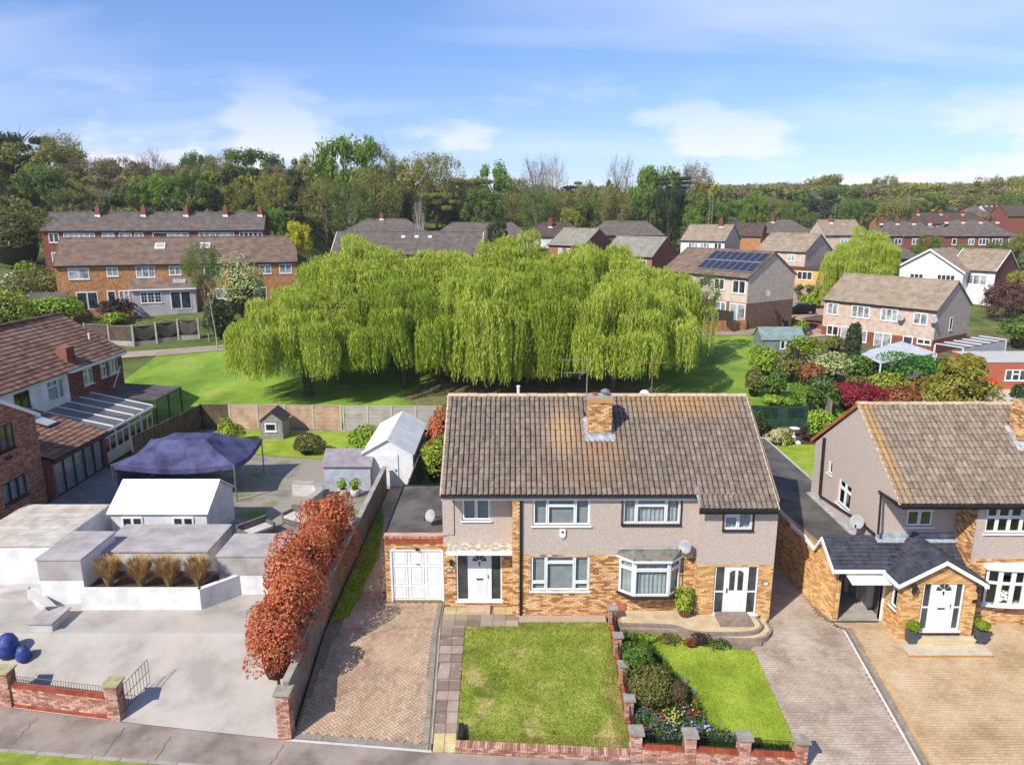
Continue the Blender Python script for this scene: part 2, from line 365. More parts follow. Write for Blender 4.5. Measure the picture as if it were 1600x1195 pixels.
# ------------------------------------------------------------------ the lie of the land
STREET = [P(*q, -1.07) for q in ((-300, 1060), (0, 1104), (190, 1128), (420, 1153), (560, 1166), (680, 1175), (985, 1191), (1260, 1206), (1700, 1228))]
def ys(x):
    s = STREET; x = max(-24.0, min(26.0, x))
    if x <= s[0].x: a, b = s[0], s[1]
    elif x >= s[-1].x: a, b = s[-2], s[-1]
    else:
        for a, b in zip(s[:-1], s[1:]):
            if a.x <= x <= b.x: break
    return a.y + (b.y-a.y)*(x-a.x)/(b.x-a.x)
FAR = []          # (x, y, z) knots for the hillside, filled from the houses
def lerp_knots(t, ks):
    for (a, za), (b, zb) in zip(ks[:-1], ks[1:]):
        if t <= b: return za+(zb-za)*max(0, (t-a))/(b-a)
    return ks[-1][1]
KL = [(50, 0), (58, .55), (70, 2.45), (76, 3.1), (84.5, 4.3), (92, 5.6), (103, 7.7), (112, 9.6), (130, 14), (160, 19), (220, 25), (420, 30)]      # x = -25
KM = [(50, 0), (58, .6), (76, 3.0), (98, 4.5), (125, 6.2), (148, 6.9), (165, 11), (220, 20), (420, 26)]                                          # x = 0
KR = [(50, 0), (58, .4), (76, 2.4), (86, 3.2), (113, 3.9), (130, 4.9), (150, 6), (185, 8), (250, 15), (420, 25)]                                           # x = 30
KE = [(50, 0), (74, .25), (84, .5), (92, 1.5), (100, 2.4), (115, 4), (130, 4.8), (150, 6), (185, 7.7), (250, 14), (420, 27)]                                           # x = 44+
def G(x, y):
    if y < 24.0:
        yy = ys(x); t = min(1, (24.0-y)/(24.0-yy)); return -1.07*t
    if y < 50: return 0.0
    L, M_, R_, E_ = (lerp_knots(y, k) for k in (KL, KM, KR, KE))
    def sm(t): t = max(0, min(1, t)); return t*t*(3-2*t)
    if x < 0:
        k = sm((y-82)/10); x0, w = 28*k, 25-13*k; return M_+(L-M_)*sm((-x-x0)/w)
    xr = 24 if y < 74 else 27
    if x < xr: return M_+(R_-M_)*sm(x/xr)
    return R_+(E_-R_)*sm((x-xr)/9)
def PG(px, py, dz=0.0):
    """where the sight line meets the ground"""
    dx, dy, dz_ = ray(px, py); t = 15.0
    while t < 900:
        if CH+dz_*t <= G(dx*t, dy*t)+dz: break
        t += .25 if t < 60 else 1.0
    lo, hi = t-1.0, t
    for _ in range(24):
        m = (lo+hi)/2
        if CH+dz_*m <= G(dx*m, dy*m)+dz: hi = m
        else: lo = m
    return Vector((dx*hi, dy*hi, CH+dz_*hi))
def gnormal(x, y):
    e = .2; return Vector((-(G(x+e, y)-G(x-e, y))/(2*e), -(G(x, y+e)-G(x, y-e))/(2*e), 1)).normalized()
def drape(name, poly, mat, dz, res=1.0, ysplit=(24.0,), parent=None, kind='structure', thick=0.0):
    """a sheet that follows the ground, split at the breaks of slope"""
    bm = bmesh.new(); vs_ = [bm.verts.new((p[0], p[1], 0)) for p in poly]; bm.faces.new(vs_)
    xs = [p[0] for p in poly]; yy = [p[1] for p in poly]
    def cut(co, no): bmesh.ops.bisect_plane(bm, geom=bm.verts[:]+bm.edges[:]+bm.faces[:], plane_co=co, plane_no=no, dist=1e-5)
    x = math.floor(min(xs)/res)*res+res
    while x < max(xs): cut((x,0,0), (1,0,0)); x += res
    y = math.floor(min(yy)/res)*res+res
    while y < max(yy): cut((0,y,0), (0,1,0)); y += res
    for y in ysplit:
        if min(yy) < y < max(yy): cut((0,y,0), (0,1,0))
    for v in bm.verts: v.co.z = G(v.co.x, v.co.y)+dz
    if thick:
        for v in bm.verts: pass
        g = bmesh.ops.extrude_face_region(bm, geom=bm.faces[:]); 
        for e in g['geom']:
            if isinstance(e, bmesh.types.BMVert): e.co.z += thick
    bmesh.ops.recalc_face_normals(bm, faces=bm.faces[:])
    c = Vector(((min(xs)+max(xs))/2, (min(yy)+max(yy))/2, 0)); c.z = G(c.x, c.y)
    for v in bm.verts: v.co -= c
    me = bpy.data.meshes.new(name); bm.to_mesh(me); bm.free()
    o = put(name, me, mat, parent, c)
    if kind: o['kind'] = kind
    return o
GRASS = pm('lawn_grass', [S(96,112,36), S(128,142,48), S(150,160,64), S(172,168,92)], 1.1, .95, .8, 55, spots=[(S(190,172,118), .75, .56, .8), (S(70,96,26), 7, .60, .5)], lo=.28, hi=.76)
GRASS2 = pm('mown_green_grass', [S(112,132,36), S(138,158,46), S(160,174,66)], .8, .95, .6, 45, spots=[(S(160,170,84), 1.3, .62, .5)], lo=.3, hi=.7)
GRASS3 = pm('park_grass', [S(86,116,32), S(112,142,44), S(136,160,58)], .35, .95, .3, 14, spots=[(S(150,158,78), .22, .58, .7), (S(80,112,24), 2.2, .6, .4)], lo=.3, hi=.7)
ROUGH = pm('hillside_ground', [S(60,74,30), S(84,98,40), S(108,112,58)], .25, .98, .3, 8)
PAVE = pm('tarmac_pavement', [S(120,108,100), S(148,136,126), S(162,150,140)], .7, .95, .4, 60, spots=[(S(176,164,150), 1.6, .63, .6), (S(104,94,88), .5, .58, .5)])
TARMAC = pm('asphalt', [S(96,90,86), S(118,112,108)], 1, .95, .4, 60)
SOIL = pm('garden_soil', [S(64,48,38), S(92,72,56)], 4, .98, .6, 30)
LITTER = pm('brown_leaf_litter', [S(96,90,58), S(128,116,80), S(86,104,46)], 1.2, .98, .3, 20)  # brown and olive tones mixed by noise
def terrain():
    xs = np.concatenate([np.arange(-700,-60,20), np.arange(-60,75,2.0), np.arange(75,701,20)]); yv = np.concatenate([np.arange(-60,14,6), np.arange(14,100,1.5), np.arange(100,200,4), np.arange(200,1301,25)])
    V = []; Fc = []
    for y in yv:
        for x in xs:
            z = G(x, y)
            if y < 52: z -= .25
            V.append((x, y, z-.02))
    n = len(xs)
    for j in range(len(yv)-1):
        for i in range(n-1):
            a = j*n+i; Fc.append((a, a+1, a+n+1, a+n))
    me = bpy.data.meshes.new('ground'); me.from_pydata(V, [], Fc); me.polygons.foreach_set('use_smooth', [True]*len(Fc)); me.update()
    o = put('ground', me, ROUGH); o['kind'] = 'structure'
terrain()
# ---- street side
def xy(p): return (p[0], p[1])
spts = [(x, ys(x)) for x in np.arange(-34, 36, 2.0)]
KERB_Y = lambda x: min(19.38-.1*(x+17), ys(x)-1.3)
drape('pavement', spts+[(x, KERB_Y(x)) for x in np.arange(34, -36, -2.0)], PAVE, 0.0, 2.0)
drape('verge', [(x, KERB_Y(x)-.13) for x in np.arange(-34, 36, 2.0)]+[(x, KERB_Y(x)-1.6) for x in np.arange(34, -36, -2.0)], GRASS, 0.0, 2.0)
drape('road', [(x, KERB_Y(x)-1.75) for x in np.arange(-34, 36, 2.0)]+[(x, KERB_Y(x)-9) for x in np.arange(34, -36, -2.0)], TARMAC, -.12, 2.0)
ku = thing('kerb', 'pale concrete edging strip between pavement and grass verge', 'kerb', (0, KERB_Y(0), -1.07)); ku['kind'] = 'structure'
kx = -34.0
while kx < 34:
    a, b = Vector((kx, KERB_Y(kx), -1.07)), Vector((kx+.9, KERB_Y(kx+.9), -1.07)); d = (b-a).normalized(); nn = Vector((d.y, -d.x, 0))
    F = Fr(a, d, nn); m = MB(); m.fbox(F, .006, .905, -.2, .012+random.uniform(0,.008), 0, .125)
    if -20 < kx < 16: obj('kerb_stone', m, CONC, ku)
    else: obj('kerb_stone', m, CONC, ku)
    kx += .915
# ---- the park behind
drape('park_lawn', [xy(P(*q, 0)) for q in ((180, 640), (1250, 700))] and [(-34, 50), (26.5, 50), (27, 60), (29.5, 74), (31.5, 84), (24, 86), (0, 84), (-10, 78), (-24, 71), (-34, 68)], GRASS3, .03, 2.0, ysplit=(50,))
PATHM = pm('path_tarmac', [S(138,124,112), S(160,146,134)], .6, .95, .3, 20)
pth = [PG(x, y) for x, y in ((150, 560), (200, 555), (262, 551), (345, 544), (420, 537), (520, 530), (640, 524), (780, 521), (900, 520), (1000, 520), (1090, 522), (1150, 521), (1190, 519))]
L_, R_2 = [], []
for i, p in enumerate(pth):
    d = (pth[min(i+1, len(pth)-1)]-pth[max(i-1, 0)]); d.z = 0; d.normalize(); n_ = Vector((-d.y, d.x, 0)); L_.append((p+n_*.9).xy[:]); R_2.append((p-n_*.9).xy[:])
bmv = MB()
for i in range(len(pth)-1):
    for s in range(4):
        t0, t1 = s/4, (s+1)/4
        def pt(A, t): 
            x = A[i][0]+(A[i+1][0]-A[i][0])*t; y = A[i][1]+(A[i+1][1]-A[i][1])*t; return (x, y, G(x, y)+.075)
        bmv.quad(pt(R_2, t0), pt(R_2, t1), pt(L_, t1), pt(L_, t0))
o = obj('path', bmv, PATHM); o['kind'] = 'structure'
# bare, trodden earth under the willows
drape('bare_ground', [(-6, 53), (2, 52), (9, 53), (13, 57), (11, 62), (3, 64), (-7, 62), (-9, 57)], LITTER, .045, 2.0)
# ------------------------------------------------------------------ roof tiles
def tilemesh(w=.2, l=.36):
    pr = [(-w*.46, 0), (-w*.28, .002), (-w*.12, .030), (w*.18, .034), (w*.34, .022), (w*.42, -.012)]
    V, Fc = [], []; n = len(pr)
    for y, dz in ((0, .036), (l, 0)):
        for x, z in pr: V.append((x, y, z+dz))
    for x, z in pr: V.append((x, 0, z-.012))
    for i in range(n-1): Fc.append((i, i+1, n+i+1, n+i)); Fc.append((2*n+i, 2*n+i+1, i+1, i))
    Fc.append((0, n, 2*n)); Fc.append((n-1, 3*n-1, 2*n-1))
    me = bpy.data.meshes.new('roof_tile'); me.from_pydata(V, [], Fc); me.update(); return me
def tile_slope(parent, e0, e1, top, up_len, mat, w=.2, gauge=.31, n=300, skip=None, me=None, rest='roof_tiles', name='roof_tile', x_off=0):
    """e0,e1: eaves ends (left to right as seen facing the slope); top: unit vector up the slope"""
    e0, e1 = Vector(e0), Vector(e1); u = (e1-e0).normalized(); L = (e1-e0).length; t = Vector(top).normalized(); nrm = u.cross(t).normalized()
    me = me or tilemesh(w, gauge*1.15); nc = int(round(L/w)); ww = L/nc; nr = int(round(up_len/gauge)); gg = up_len/nr; mats = []
    for r in range(nr):
        for c in range(nc):
            o = e0+u*((c+.5)*ww+random.uniform(-.004, .004))+t*(r*gg+random.uniform(-.006, .006))+nrm*(.012+random.uniform(0, .006))
            if skip and skip(o): continue
            a = random.gauss(0, .012); uu = (u+t*a).normalized(); tt = (t-u*a+nrm*random.gauss(0, .008)).normalized()
            mats.append(basis(o, uu, tt, uu.cross(tt), (ww/w*.985, 1, 1)))
    pieces(name, me, mats, mat, parent, n, rest)
def ridge_tiles(parent, a, b, mat, r=.12, n=None, name='ridge_tile'):
    a, b = Vector(a), Vector(b); L = (b-a).length; k = max(1, int(round(L/.42))); d = (b-a).normalized(); s = d.cross(Vector((0,0,1))).normalized()
    m = MB()
    q = [(math.cos(t)*r, math.sin(t)*r*.8) for t in np.linspace(-.25, math.pi+.25, 7)]
    for e in (0, .97):
        for x, z in q: m.v.append((x, e*L/k, z))
    for i in range(6): m.f.append((i, i+7, i+8, i+1))
    m.f.append(tuple(range(7))); m.f.append(tuple(range(13, 6, -1)))
    me = bpy.data.meshes.new('ridge_tile'); me.from_pydata(m.v, [], m.f); me.update()
    mats = [basis(a+d*(L*i/k)+Vector((0,0,random.uniform(-.006,.01))), s, d, Vector((0,0,1))) for i in range(k)]
    pieces(name, me, mats, mat, parent, 300)
TILE = pm('weathered_roof_tile', [S(100,89,79), S(123,110,99), S(141,128,115)], 5, .95, .5, 30, rnd=.05, hue=.15, spots=[(S(82,72,66), 9, .60, .5), (S(186,176,164), 14, .66, .6)])
def lichen(mat, cx, cy, cz, rx, ry, col, amt):
    """add a lichen patch with its own blotchy outline (a growth on the tiles themselves)"""
    t = mat.node_tree; n = t.nodes; l = t.links; b = n['Principled BSDF']; src = b.inputs['Base Color'].links[0].from_socket
    g = n.new('ShaderNodeNewGeometry'); mp_ = n.new('ShaderNodeMapping'); mp_.inputs['Location'].default_value = (-cx/rx, -cy/ry, 0); mp_.inputs['Scale'].default_value = (1/rx, 1/ry, 0); l.new(g.outputs['Position'], mp_.inputs[0])
    ln = n.new('ShaderNodeVectorMath'); ln.operation = 'LENGTH'; l.new(mp_.outputs[0], ln.inputs[0])
    nz = n.new('ShaderNodeTexNoise'); nz.inputs['Scale'].default_value = 5; nz.inputs['Detail'].default_value = 8; nz.inputs['Roughness'].default_value = .7; l.new(g.outputs['Position'], nz.inputs['Vector'])
    a = n.new('ShaderNodeMath'); a.operation = 'MULTIPLY_ADD'; l.new(nz.outputs[0], a.inputs[0]); a.inputs[1].default_value = 2.6; l.new(ln.outputs['Value'], a.inputs[2])
    r = n.new('ShaderNodeMapRange'); l.new(a.outputs[0], r.inputs[0]); r.inputs[1].default_value = 2.25; r.inputs[2].default_value = 1.45; r.inputs[4].default_value = amt
    m = n.new('ShaderNodeMix'); m.data_type = 'RGBA'; l.new(r.outputs[0], m.inputs['Factor']); l.new(src, m.inputs['A']); m.inputs['B'].default_value = (*col, 1); l.new(m.outputs['Result'], b.inputs['Base Color'])
for q in ((7.0, 28.6, 0, 3.2, .9, S(178,134,80), .6), (10.3, 26.6, 0, .5, 3.2, S(184,138,60), .75), (2.0, 27.4, 0, 1.0, 1.4, S(190,156,112), .65), (3.4, 26.6, 0, 1.5, 1.0, S(166,126,84), .5), (-3.0, 27, 0, .25, 4, S(180,140,90), .6), (2.5, 25.6, 0, 2.6, .5, S(150,116,84), .4)): lichen(TILE, *q)
UNDER = pm('roof_underlay', [S(40,34,30), S(54,46,40)], 5, .95)
# ------------------------------------------------------------------ the pair of semis in the middle
H1 = thing('semi_detached_house', 'central pair of semis, pebbledash over buff brick, lichened tile roof with one brick chimney', 'house', (4, 29, 0))
YM, YL, YR = 25.10, 25.75, 24.78
FM, FL, FR_ = front(YM), front(YL), front(YR)
xL0 = Q(691, 790, YL)[0]; xLr = Q(801, 850, YM)[0]; xPr = Q(812, 850, YM)[0]; xC = Q(1087, 850, YM)[0]; xR = Q(1212, 850, YR)[0]
EZ, EY, RZ, RY = 5.10, 24.95, 7.87, 29.0
zspM = Q(900, 866, YM)[1]; zspR = Q(1150, 882, YR)[1]; zspL = Q(740, 851, YL)[1]
def rect(Y, x0, y0, x1, y1):
    a, b = Q(x0, y1, Y), Q(x1, y0, Y); return a[0], b[0], a[1], b[1]
ZT = 5.06
hUL = rect(YL, 722, 775, 766, 813); hUL = (hUL[0], hUL[1], hUL[2], min(hUL[3], 5.0))
hUM = rect(YM, 832, 777, 923, 821); hUM = (*hUM[:3], min(hUM[3], 4.98)); hUM2 = rect(YM, 972, 777, 1065, 819); hUM2 = (*hUM2[:3], min(hUM2[3], 4.98))
hLM = rect(YM, 829, 868, 922, 923); hUR = rect(YR, 1130, 795, 1178, 828)
hDL = rect(YL, 714, 862, 784, 938); hDL = (hDL[0], hDL[1], max(hDL[2], .14), hDL[3])
hDR = rect(YR, 1113, 884, 1186, 959); hDR = (hDR[0], hDR[1], max(hDR[2], .2), hDR[3])
hB = rect(YM, 966, 868, 1064, 924)
m = MB()
wallface(m, FL, xL0, xLr, zspL, ZT, [hUL]); wallface(m, FM, xPr, xC, zspM, ZT, [hUM, hUM2]); wallface(m, FR_, xC, xR, zspR, 4.85, [hUR])
m.quad((xC,YM,zspM-.2),(xC,YR,zspM-.2),(xC,YR,4.85),(xC,YM,5.0))                       # return of the projecting end
YB = 33.0
GZ = lambda y: EZ+(y-EY)*(RZ-EZ)/(RY-EY) if y < RY else RZ-(y-RY)*(RZ-EZ)/(RY-EY)
for x, yy0 in ((xL0, YL), (xR, YR)):                                                    # gable ends
    m.quad((x,yy0,0),(x,YB-.1,0),(x,YB-.1,EZ-.1),(x,RY,RZ-.1),(x,yy0,EZ-.1))
m.quad((xL0,YB-.1,0),(xR,YB-.1,0),(xR,YB-.1,5.05),(xL0,YB-.1,5.05))
obj('rendered_wall', m, DASH, H1)
m = MB(); wallface(m, FL, xL0, xLr, -.3, zspL, [hDL]); wallface(m, FM, xPr, xC, -.3, zspM, [hLM, hB]); wallface(m, FR_, xC, xR, -.6, zspR, [hDR])
m.quad((xC,YM,-.3),(xC,YR,-.3),(xC,YR,zspM-.2),(xC,YM,zspM-.2)); obj('mortar_bed', m, MORTAR, H1)
bricks(FM, xPr, xC, .08, zspM, [hLM, (hB[0], hB[1], hB[2], hB[3])], BRICK_Y, H1, n=300)
bricks(FL, xL0, xLr, .08, zspL, [hDL], BRICK_Y, H1)
bricks(FR_, xC+.012, xR, -.3, zspR, [hDR], BRICK_P, H1)
SIDE = Fr((xC, YM, 0), (0,-1,0), (-1,0,0)); bricks(SIDE, 0.0, YM-YR, .08, zspM-.2, [], BRICK_P, H1)
bricks(Fr((xR, YR, 0), (0,1,0), (1,0,0)), 0.01, 2.6, -.3, zspR, [], BRICK_P, H1); 
# brick pier between the halves and its plinth
m = MB(); m.box(xLr, xPr, YM-.10, YL, -.3, ZT); obj('pier_core', m, MORTAR, H1)
bricks(front(YM-.10), xLr, xPr, .0, ZT-.02, [], BRICK_Y, H1); bricks(Fr((xLr, YM-.1, 0), (0,1,0), (-1,0,0)), 0, YL-YM+.1, .0, ZT-.02, [], BRICK_Y, H1)
m = MB(); m.box(xPr+.01, xC-.01, YM-.05, YM-.005, -.1, .12); obj('plinth', m, BRICK_W, H1)
# roof
Ra, Rb = Vector((Q(688, 772, EY)[0], EY, EZ)), Vector((Q(1211, 772, EY)[0], EY, EZ)); up = Vector((0, RY-EY, RZ-EZ)); UL = up.length; upn = up.normalized()
ext = upn*-.60
m = MB(); t0 = Vector((0, -.02, -.03))
m.quad(Ra+t0, Rb+t0, Rb+up+t0, Ra+up+t0); xe = xC-.12
E0 = Vector((xe, EY, EZ)); m.quad(E0+ext+t0, Rb+ext+t0, Rb+t0, E0+t0)
m.quad((Ra.x,RY,RZ-.02),(Rb.x,RY,RZ-.02),(Rb.x,YB+.15,EZ-.12),(Ra.x,YB+.15,EZ-.12))
m.quad(Ra+t0-Vector((0,0,.12)), Rb+t0-Vector((0,0,.12)), (Rb.x,YM,EZ-.12),(Ra.x,YM,EZ-.12))
roof = obj('roof', m, UNDER, H1)
m = MB()
for k in range(12):                                                                    # rear slope in real courses
    a, b = k/12, (k+1)/12; y0, y1 = RY+(YB+.15-RY)*a, RY+(YB+.15-RY)*b; z0, z1 = RZ+.02+(EZ-.12-RZ)*a, RZ+.02+(EZ-.12-RZ)*b
    m.quad((Rb.x,y0,z0),(Ra.x,y0,z0),(Ra.x,y1+.03,z1+.03),(Rb.x,y1+.03,z1+.03)); m.quad((Rb.x,y1+.03,z1+.03),(Ra.x,y1+.03,z1+.03),(Ra.x,y1+.03,z1),(Rb.x,y1+.03,z1))
obj('rear_slope', m, TILE, H1)
TM = tilemesh()
allm = []
chx0, chx1 = Q(920, 650, 27.3)[0], Q(955.5, 650, 27.3)[0]
skipc = lambda o: chx0-.05 < o.x < chx1+.05 and 27.2 < o.y < 28.0
E0x = xe
tile_slope(H1, Ra-upn*0, Rb, up, UL, TILE, me=TM, n=240, skip=skipc)
tile_slope(H1, E0+ext, Rb+ext, up, .60, TILE, me=TM, n=60)
ridge_tiles(H1, (Ra.x, RY, RZ+.02), (Rb.x, RY, RZ+.02), pm('ridge_mortar_tile', [S(170,150,126), S(196,178,152), S(186,148,96)], 4, .9, .4, 30, rnd=.1))
vm = pm('verge_mortar', [S(176,150,116), S(204,188,166)], 5, .9, .4, 30)
for x, e in ((Ra.x-.03, None), (Rb.x-.03, ext)):
    a = Vector((x, EY, EZ-.03))+(ext if e else Vector((0,0,0))); b = Vector((x, RY, RZ-.02)); m = MB()
    m.prism([a, b, b+Vector((0,0,.07)), a+Vector((0,0,.07))], (.06,0,0)); obj('verge', m, vm, H1)
# hip-edge flashing where the roof steps down, gutters, fascias
m = MB(); m.add([E0+Vector((-.02,0,.06)), E0+Vector((.10,0,.06)), E0+ext+Vector((.10,0,.06)), E0+ext+Vector((-.02,0,.06)), E0+upn*.35+Vector((-.02,0,.07)), E0+upn*.35+Vector((.1,0,.07))], [(3,2,1,0),(0,1,5,4)]); obj('valley_flashing', m, LEAD, H1)
def gutter(a, b, parent, mat, r=.055):
    a, b = Vector(a), Vector(b); m = MB(); d = (b-a).normalized(); s = d.cross(Vector((0,0,1)))
    q = [(math.cos(t)*r, math.sin(t)*r) for t in np.linspace(math.pi, 2*math.pi, 6)]
    for e in (a, b):
        for x, z in q: m.v.append(tuple(e+s*x+Vector((0,0,z))))
        for x, z in q[::-1]: m.v.append(tuple(e+s*x*.8+Vector((0,0,z*.8))))
    n = 12
    for i in range(n): m.f.append((i, (i+1) % n, n+(i+1) % n, n+i))
    m.f.append(tuple(range(n))); m.f.append(tuple(range(2*n-1, n-1, -1)))
    return obj('gutter', m, mat, parent)
gutter((Ra.x, EY-.06, EZ-.03), (xe, EY-.06, EZ-.03), H1, BLACK); 
ge = E0+ext; gutter((xe, ge.y-.06, ge.z-.03), (Rb.x, ge.y-.06, ge.z-.03), H1, BLACK)
m = MB(); m.box(Ra.x+.02, xe, EY+.0, EY+.02, EZ-.2, EZ-.03); obj('fascia', m, WHITE, H1)
m = MB(); m.box(xe, Rb.x, ge.y+.0, ge.y+.02, ge.z-.2, ge.z-.03); obj('fascia', m, BLACK, H1)
m = MB(); m.box(Ra.x+.02, xLr, EY+.02, YL, EZ-.16, EZ-.14); m.box(xPr, xe, EY+.02, YM, EZ-.16, EZ-.14); obj('soffit', m, WHITE, H1)
m = MB(); m.tube([(xPr+.06, YM-.05, EZ-.2), (xPr+.06, YM-.05, .0)], .034, 8); obj('downpipe', m, BLACK, H1)
# chimney
yc0, yc1 = 27.2, 28.0; cz0, cz1 = 6.4, 8.2; ch = thing('chimney', None, None, ((chx0+chx1)/2, 27.6, cz0)); ch.parent = H1; ch.location = Vector(((chx0+chx1)/2, 27.6, cz0))-WL[H1.name]
m = MB(); m.box(chx0+.01, chx1-.01, yc0+.01, yc1-.01, cz0, cz1); obj('chimney_stack', m, MORTAR, ch)
for F, L in ((Fr((chx0, yc0, 0), (1,0,0), (0,-1,0)), chx1-chx0), (Fr((chx0, yc1, 0), (0,-1,0), (-1,0,0)), yc1-yc0), (Fr((chx1, yc0, 0), (0,1,0), (1,0,0)), yc1-yc0), (Fr((chx1, yc1, 0), (-1,0,0), (0,1,0)), chx1-chx0)):
    bricks(F, 0, L, 6.5, cz1-.15, [], BRICK_Y, ch); 
m = MB(); m.box(chx0-.05, chx1+.05, yc0-.05, yc1+.05, cz1-.15, cz1); obj('corbel', m, BRICK_Y, ch)
m = MB(); m.box(chx0-.02, chx1+.02, yc0-.02, yc1+.02, cz1, cz1+.05); obj('flaunching', m, CONC, ch)
m = MB(); m.lathe((chx0+.24, 27.6, cz1+.03), [(.11,0),(.09,.08),(.11,.10),(.10,.13),(.08,.13)], 12); obj('chimney_pot', m, BRICK_R, ch)
m = MB(); m.lathe((chx0+.66, 27.6, cz1+.03), [(.1,0),(.1,.16),(.2,.18),(.2,.2),(.1,.28),(.02,.3)], 12); obj('cowl', m, STEEL, ch)
def slopep(x, y, d=.05): return Vector((x, y, EZ+(y-EY)*(RZ-EZ)/(RY-EY)+d))
m = MB(); a = [slopep(chx0-.16, 26.95, .07), slopep(chx1+.16, 26.95, .07), slopep(chx1+.16, 27.22, .09), slopep(chx0-.16, 27.22, .09)]
m.prism(a, (0,0,.012)); m.quad((chx0-.02,yc0-.02,6.55),(chx1+.02,yc0-.02,6.55),(chx1+.02,yc0-.02,6.82),(chx0-.02,yc0-.02,6.82))
for x0, x1 in ((chx0-.17, chx0+.02), (chx1-.02, chx1+.17)): m.prism([slopep(x0,27.2,.07), slopep(x1,27.2,.07), slopep(x1,28.0,.07), slopep(x0,28.0,.07)], (0,0,.012))
obj('flashing', m, LEAD, ch)
# roof vents
for px in (810, 1008):
    x = Q(px, 618, RY)[0]; m = MB(); 
    if px == 810: m.tube([(x, RY+.1, RZ-.1), (x, RY+.1, RZ+.38)], .06, 8); m.tube([(x, RY+.1, RZ+.36), (x, RY+.1, RZ+.42)], .08, 8)
    else: m.lathe((x, RY+.15, RZ), [(.2,0),(.2,.12),(.12,.2),(.02,.22)], 10)
    obj('vent_pipe', m, WPAINT, H1)
# windows
window(H1, FL, *hUL, panes=[(0,0,.5,1),(.5,0,1,1)], back='blind')
window(H1, FM, *hUM, panes=[(0,0,.26,1),(.26,.70,.74,1),(.26,0,.74,.70),(.74,0,1,1)], back='blind')
window(H1, FM, *hUM2, panes=[(0,0,.24,1),(.24,.70,.75,1),(.24,0,.75,.70),(.75,0,1,1)], back='curtain', surround=DBROWN)
window(H1, FM, *hLM, panes=[(0,.24,.26,1),(0,0,.26,.24),(.26,.80,.74,1),(.26,0,.74,.80),(.74,.24,1,1),(.74,0,1,.24)], back='blind')
window(H1, FR_, *hUR, panes=[(0,.66,.5,1),(0,0,.5,.66),(.5,0,1,1)], back='curtain', surround=DBROWN)
# bay window
b0, b1, bz0, bz1 = hB; bd = .42; bi = .50
bay = thing('bay_window', None, None, ((b0+b1)/2, YM, bz0)); bay.parent = H1; bay.location = Vector(((b0+b1)/2, YM, bz0))-WL[H1.name]
pA, pB, pC, pD = Vector((b0, YM, 0)), Vector((b0+bi, YM-bd, 0)), Vector((b1-bi, YM-bd, 0)), Vector((b1, YM, 0))
def bayside(a, b, panes, par, back='curtain', sill=False):
    d = (b-a).normalized(); F = Fr(a, d, Vector((d.y, -d.x, 0))); return window(par, F, 0, (b-a).length, bz0+.04, bz1-.04, panes, back=back, sill=False, fw=.06, w=.0, name='bay_light')
for a, b, pn in ((pA, pB, [(0,.76,1,1),(0,0,1,.76)]), (pB, pC, [(0,.76,1,1),(0,0,1,.76)]), (pC, pD, [(0,.76,1,1),(0,0,1,.76)])): bayside(a, b, pn, bay)
o2 = [Vector((b0-.12, YM, 0)), Vector((b0+bi-.06, YM-bd-.12, 0)), Vector((b1-bi+.06, YM-bd-.12, 0)), Vector((b1+.12, YM, 0))]
m = MB(); m.prism([p+Vector((0,0,bz0-.03)) for p in o2], (0,0,.07)); obj('bay_sill', m, DBROWN, bay)
m = MB(); m.prism([p+Vector((0,0,bz1-.04)) for p in o2], (0,0,.09)); obj('bay_fascia', m, WHITE, bay)
m = MB(); tp = [Vector((b0-.02, YM-.0, bz1+.28)), Vector((b0+bi+.05, YM-.12, bz1+.34)), Vector((b1-bi-.05, YM-.12, bz1+.34)), Vector((b1+.02, YM-.0, bz1+.28))]
lo_ = [p+Vector((0,0,bz1+.05)) for p in o2]
for i in range(3): m.quad(lo_[i], lo_[i+1], tp[i+1], tp[i])
m.quad(*tp); obj('bay_roof', m, pm('mossy_felt', [S(96,94,86), S(126,122,112), S(104,102,84)], 3, .95, .3, 30), bay)
m = MB(); 
for i in range(3): m.tube([tp[i]+Vector((0,-.02,.02)), tp[i+1]+Vector((0,-.02,.02))], .03, 6)
obj('bay_lead_roll', m, LEAD, bay)
for fx in (.3, .78):
    x = b0+(b1-b0)*fx; m = MB(); m.box(x-.03, x+.03, YM-.30, YM, bz0-.14, bz0-.05); m.box(x-.03, x+.03, YM-.05, YM, bz0-.34, bz0-.1); obj('bracket', m, DBROWN, bay)
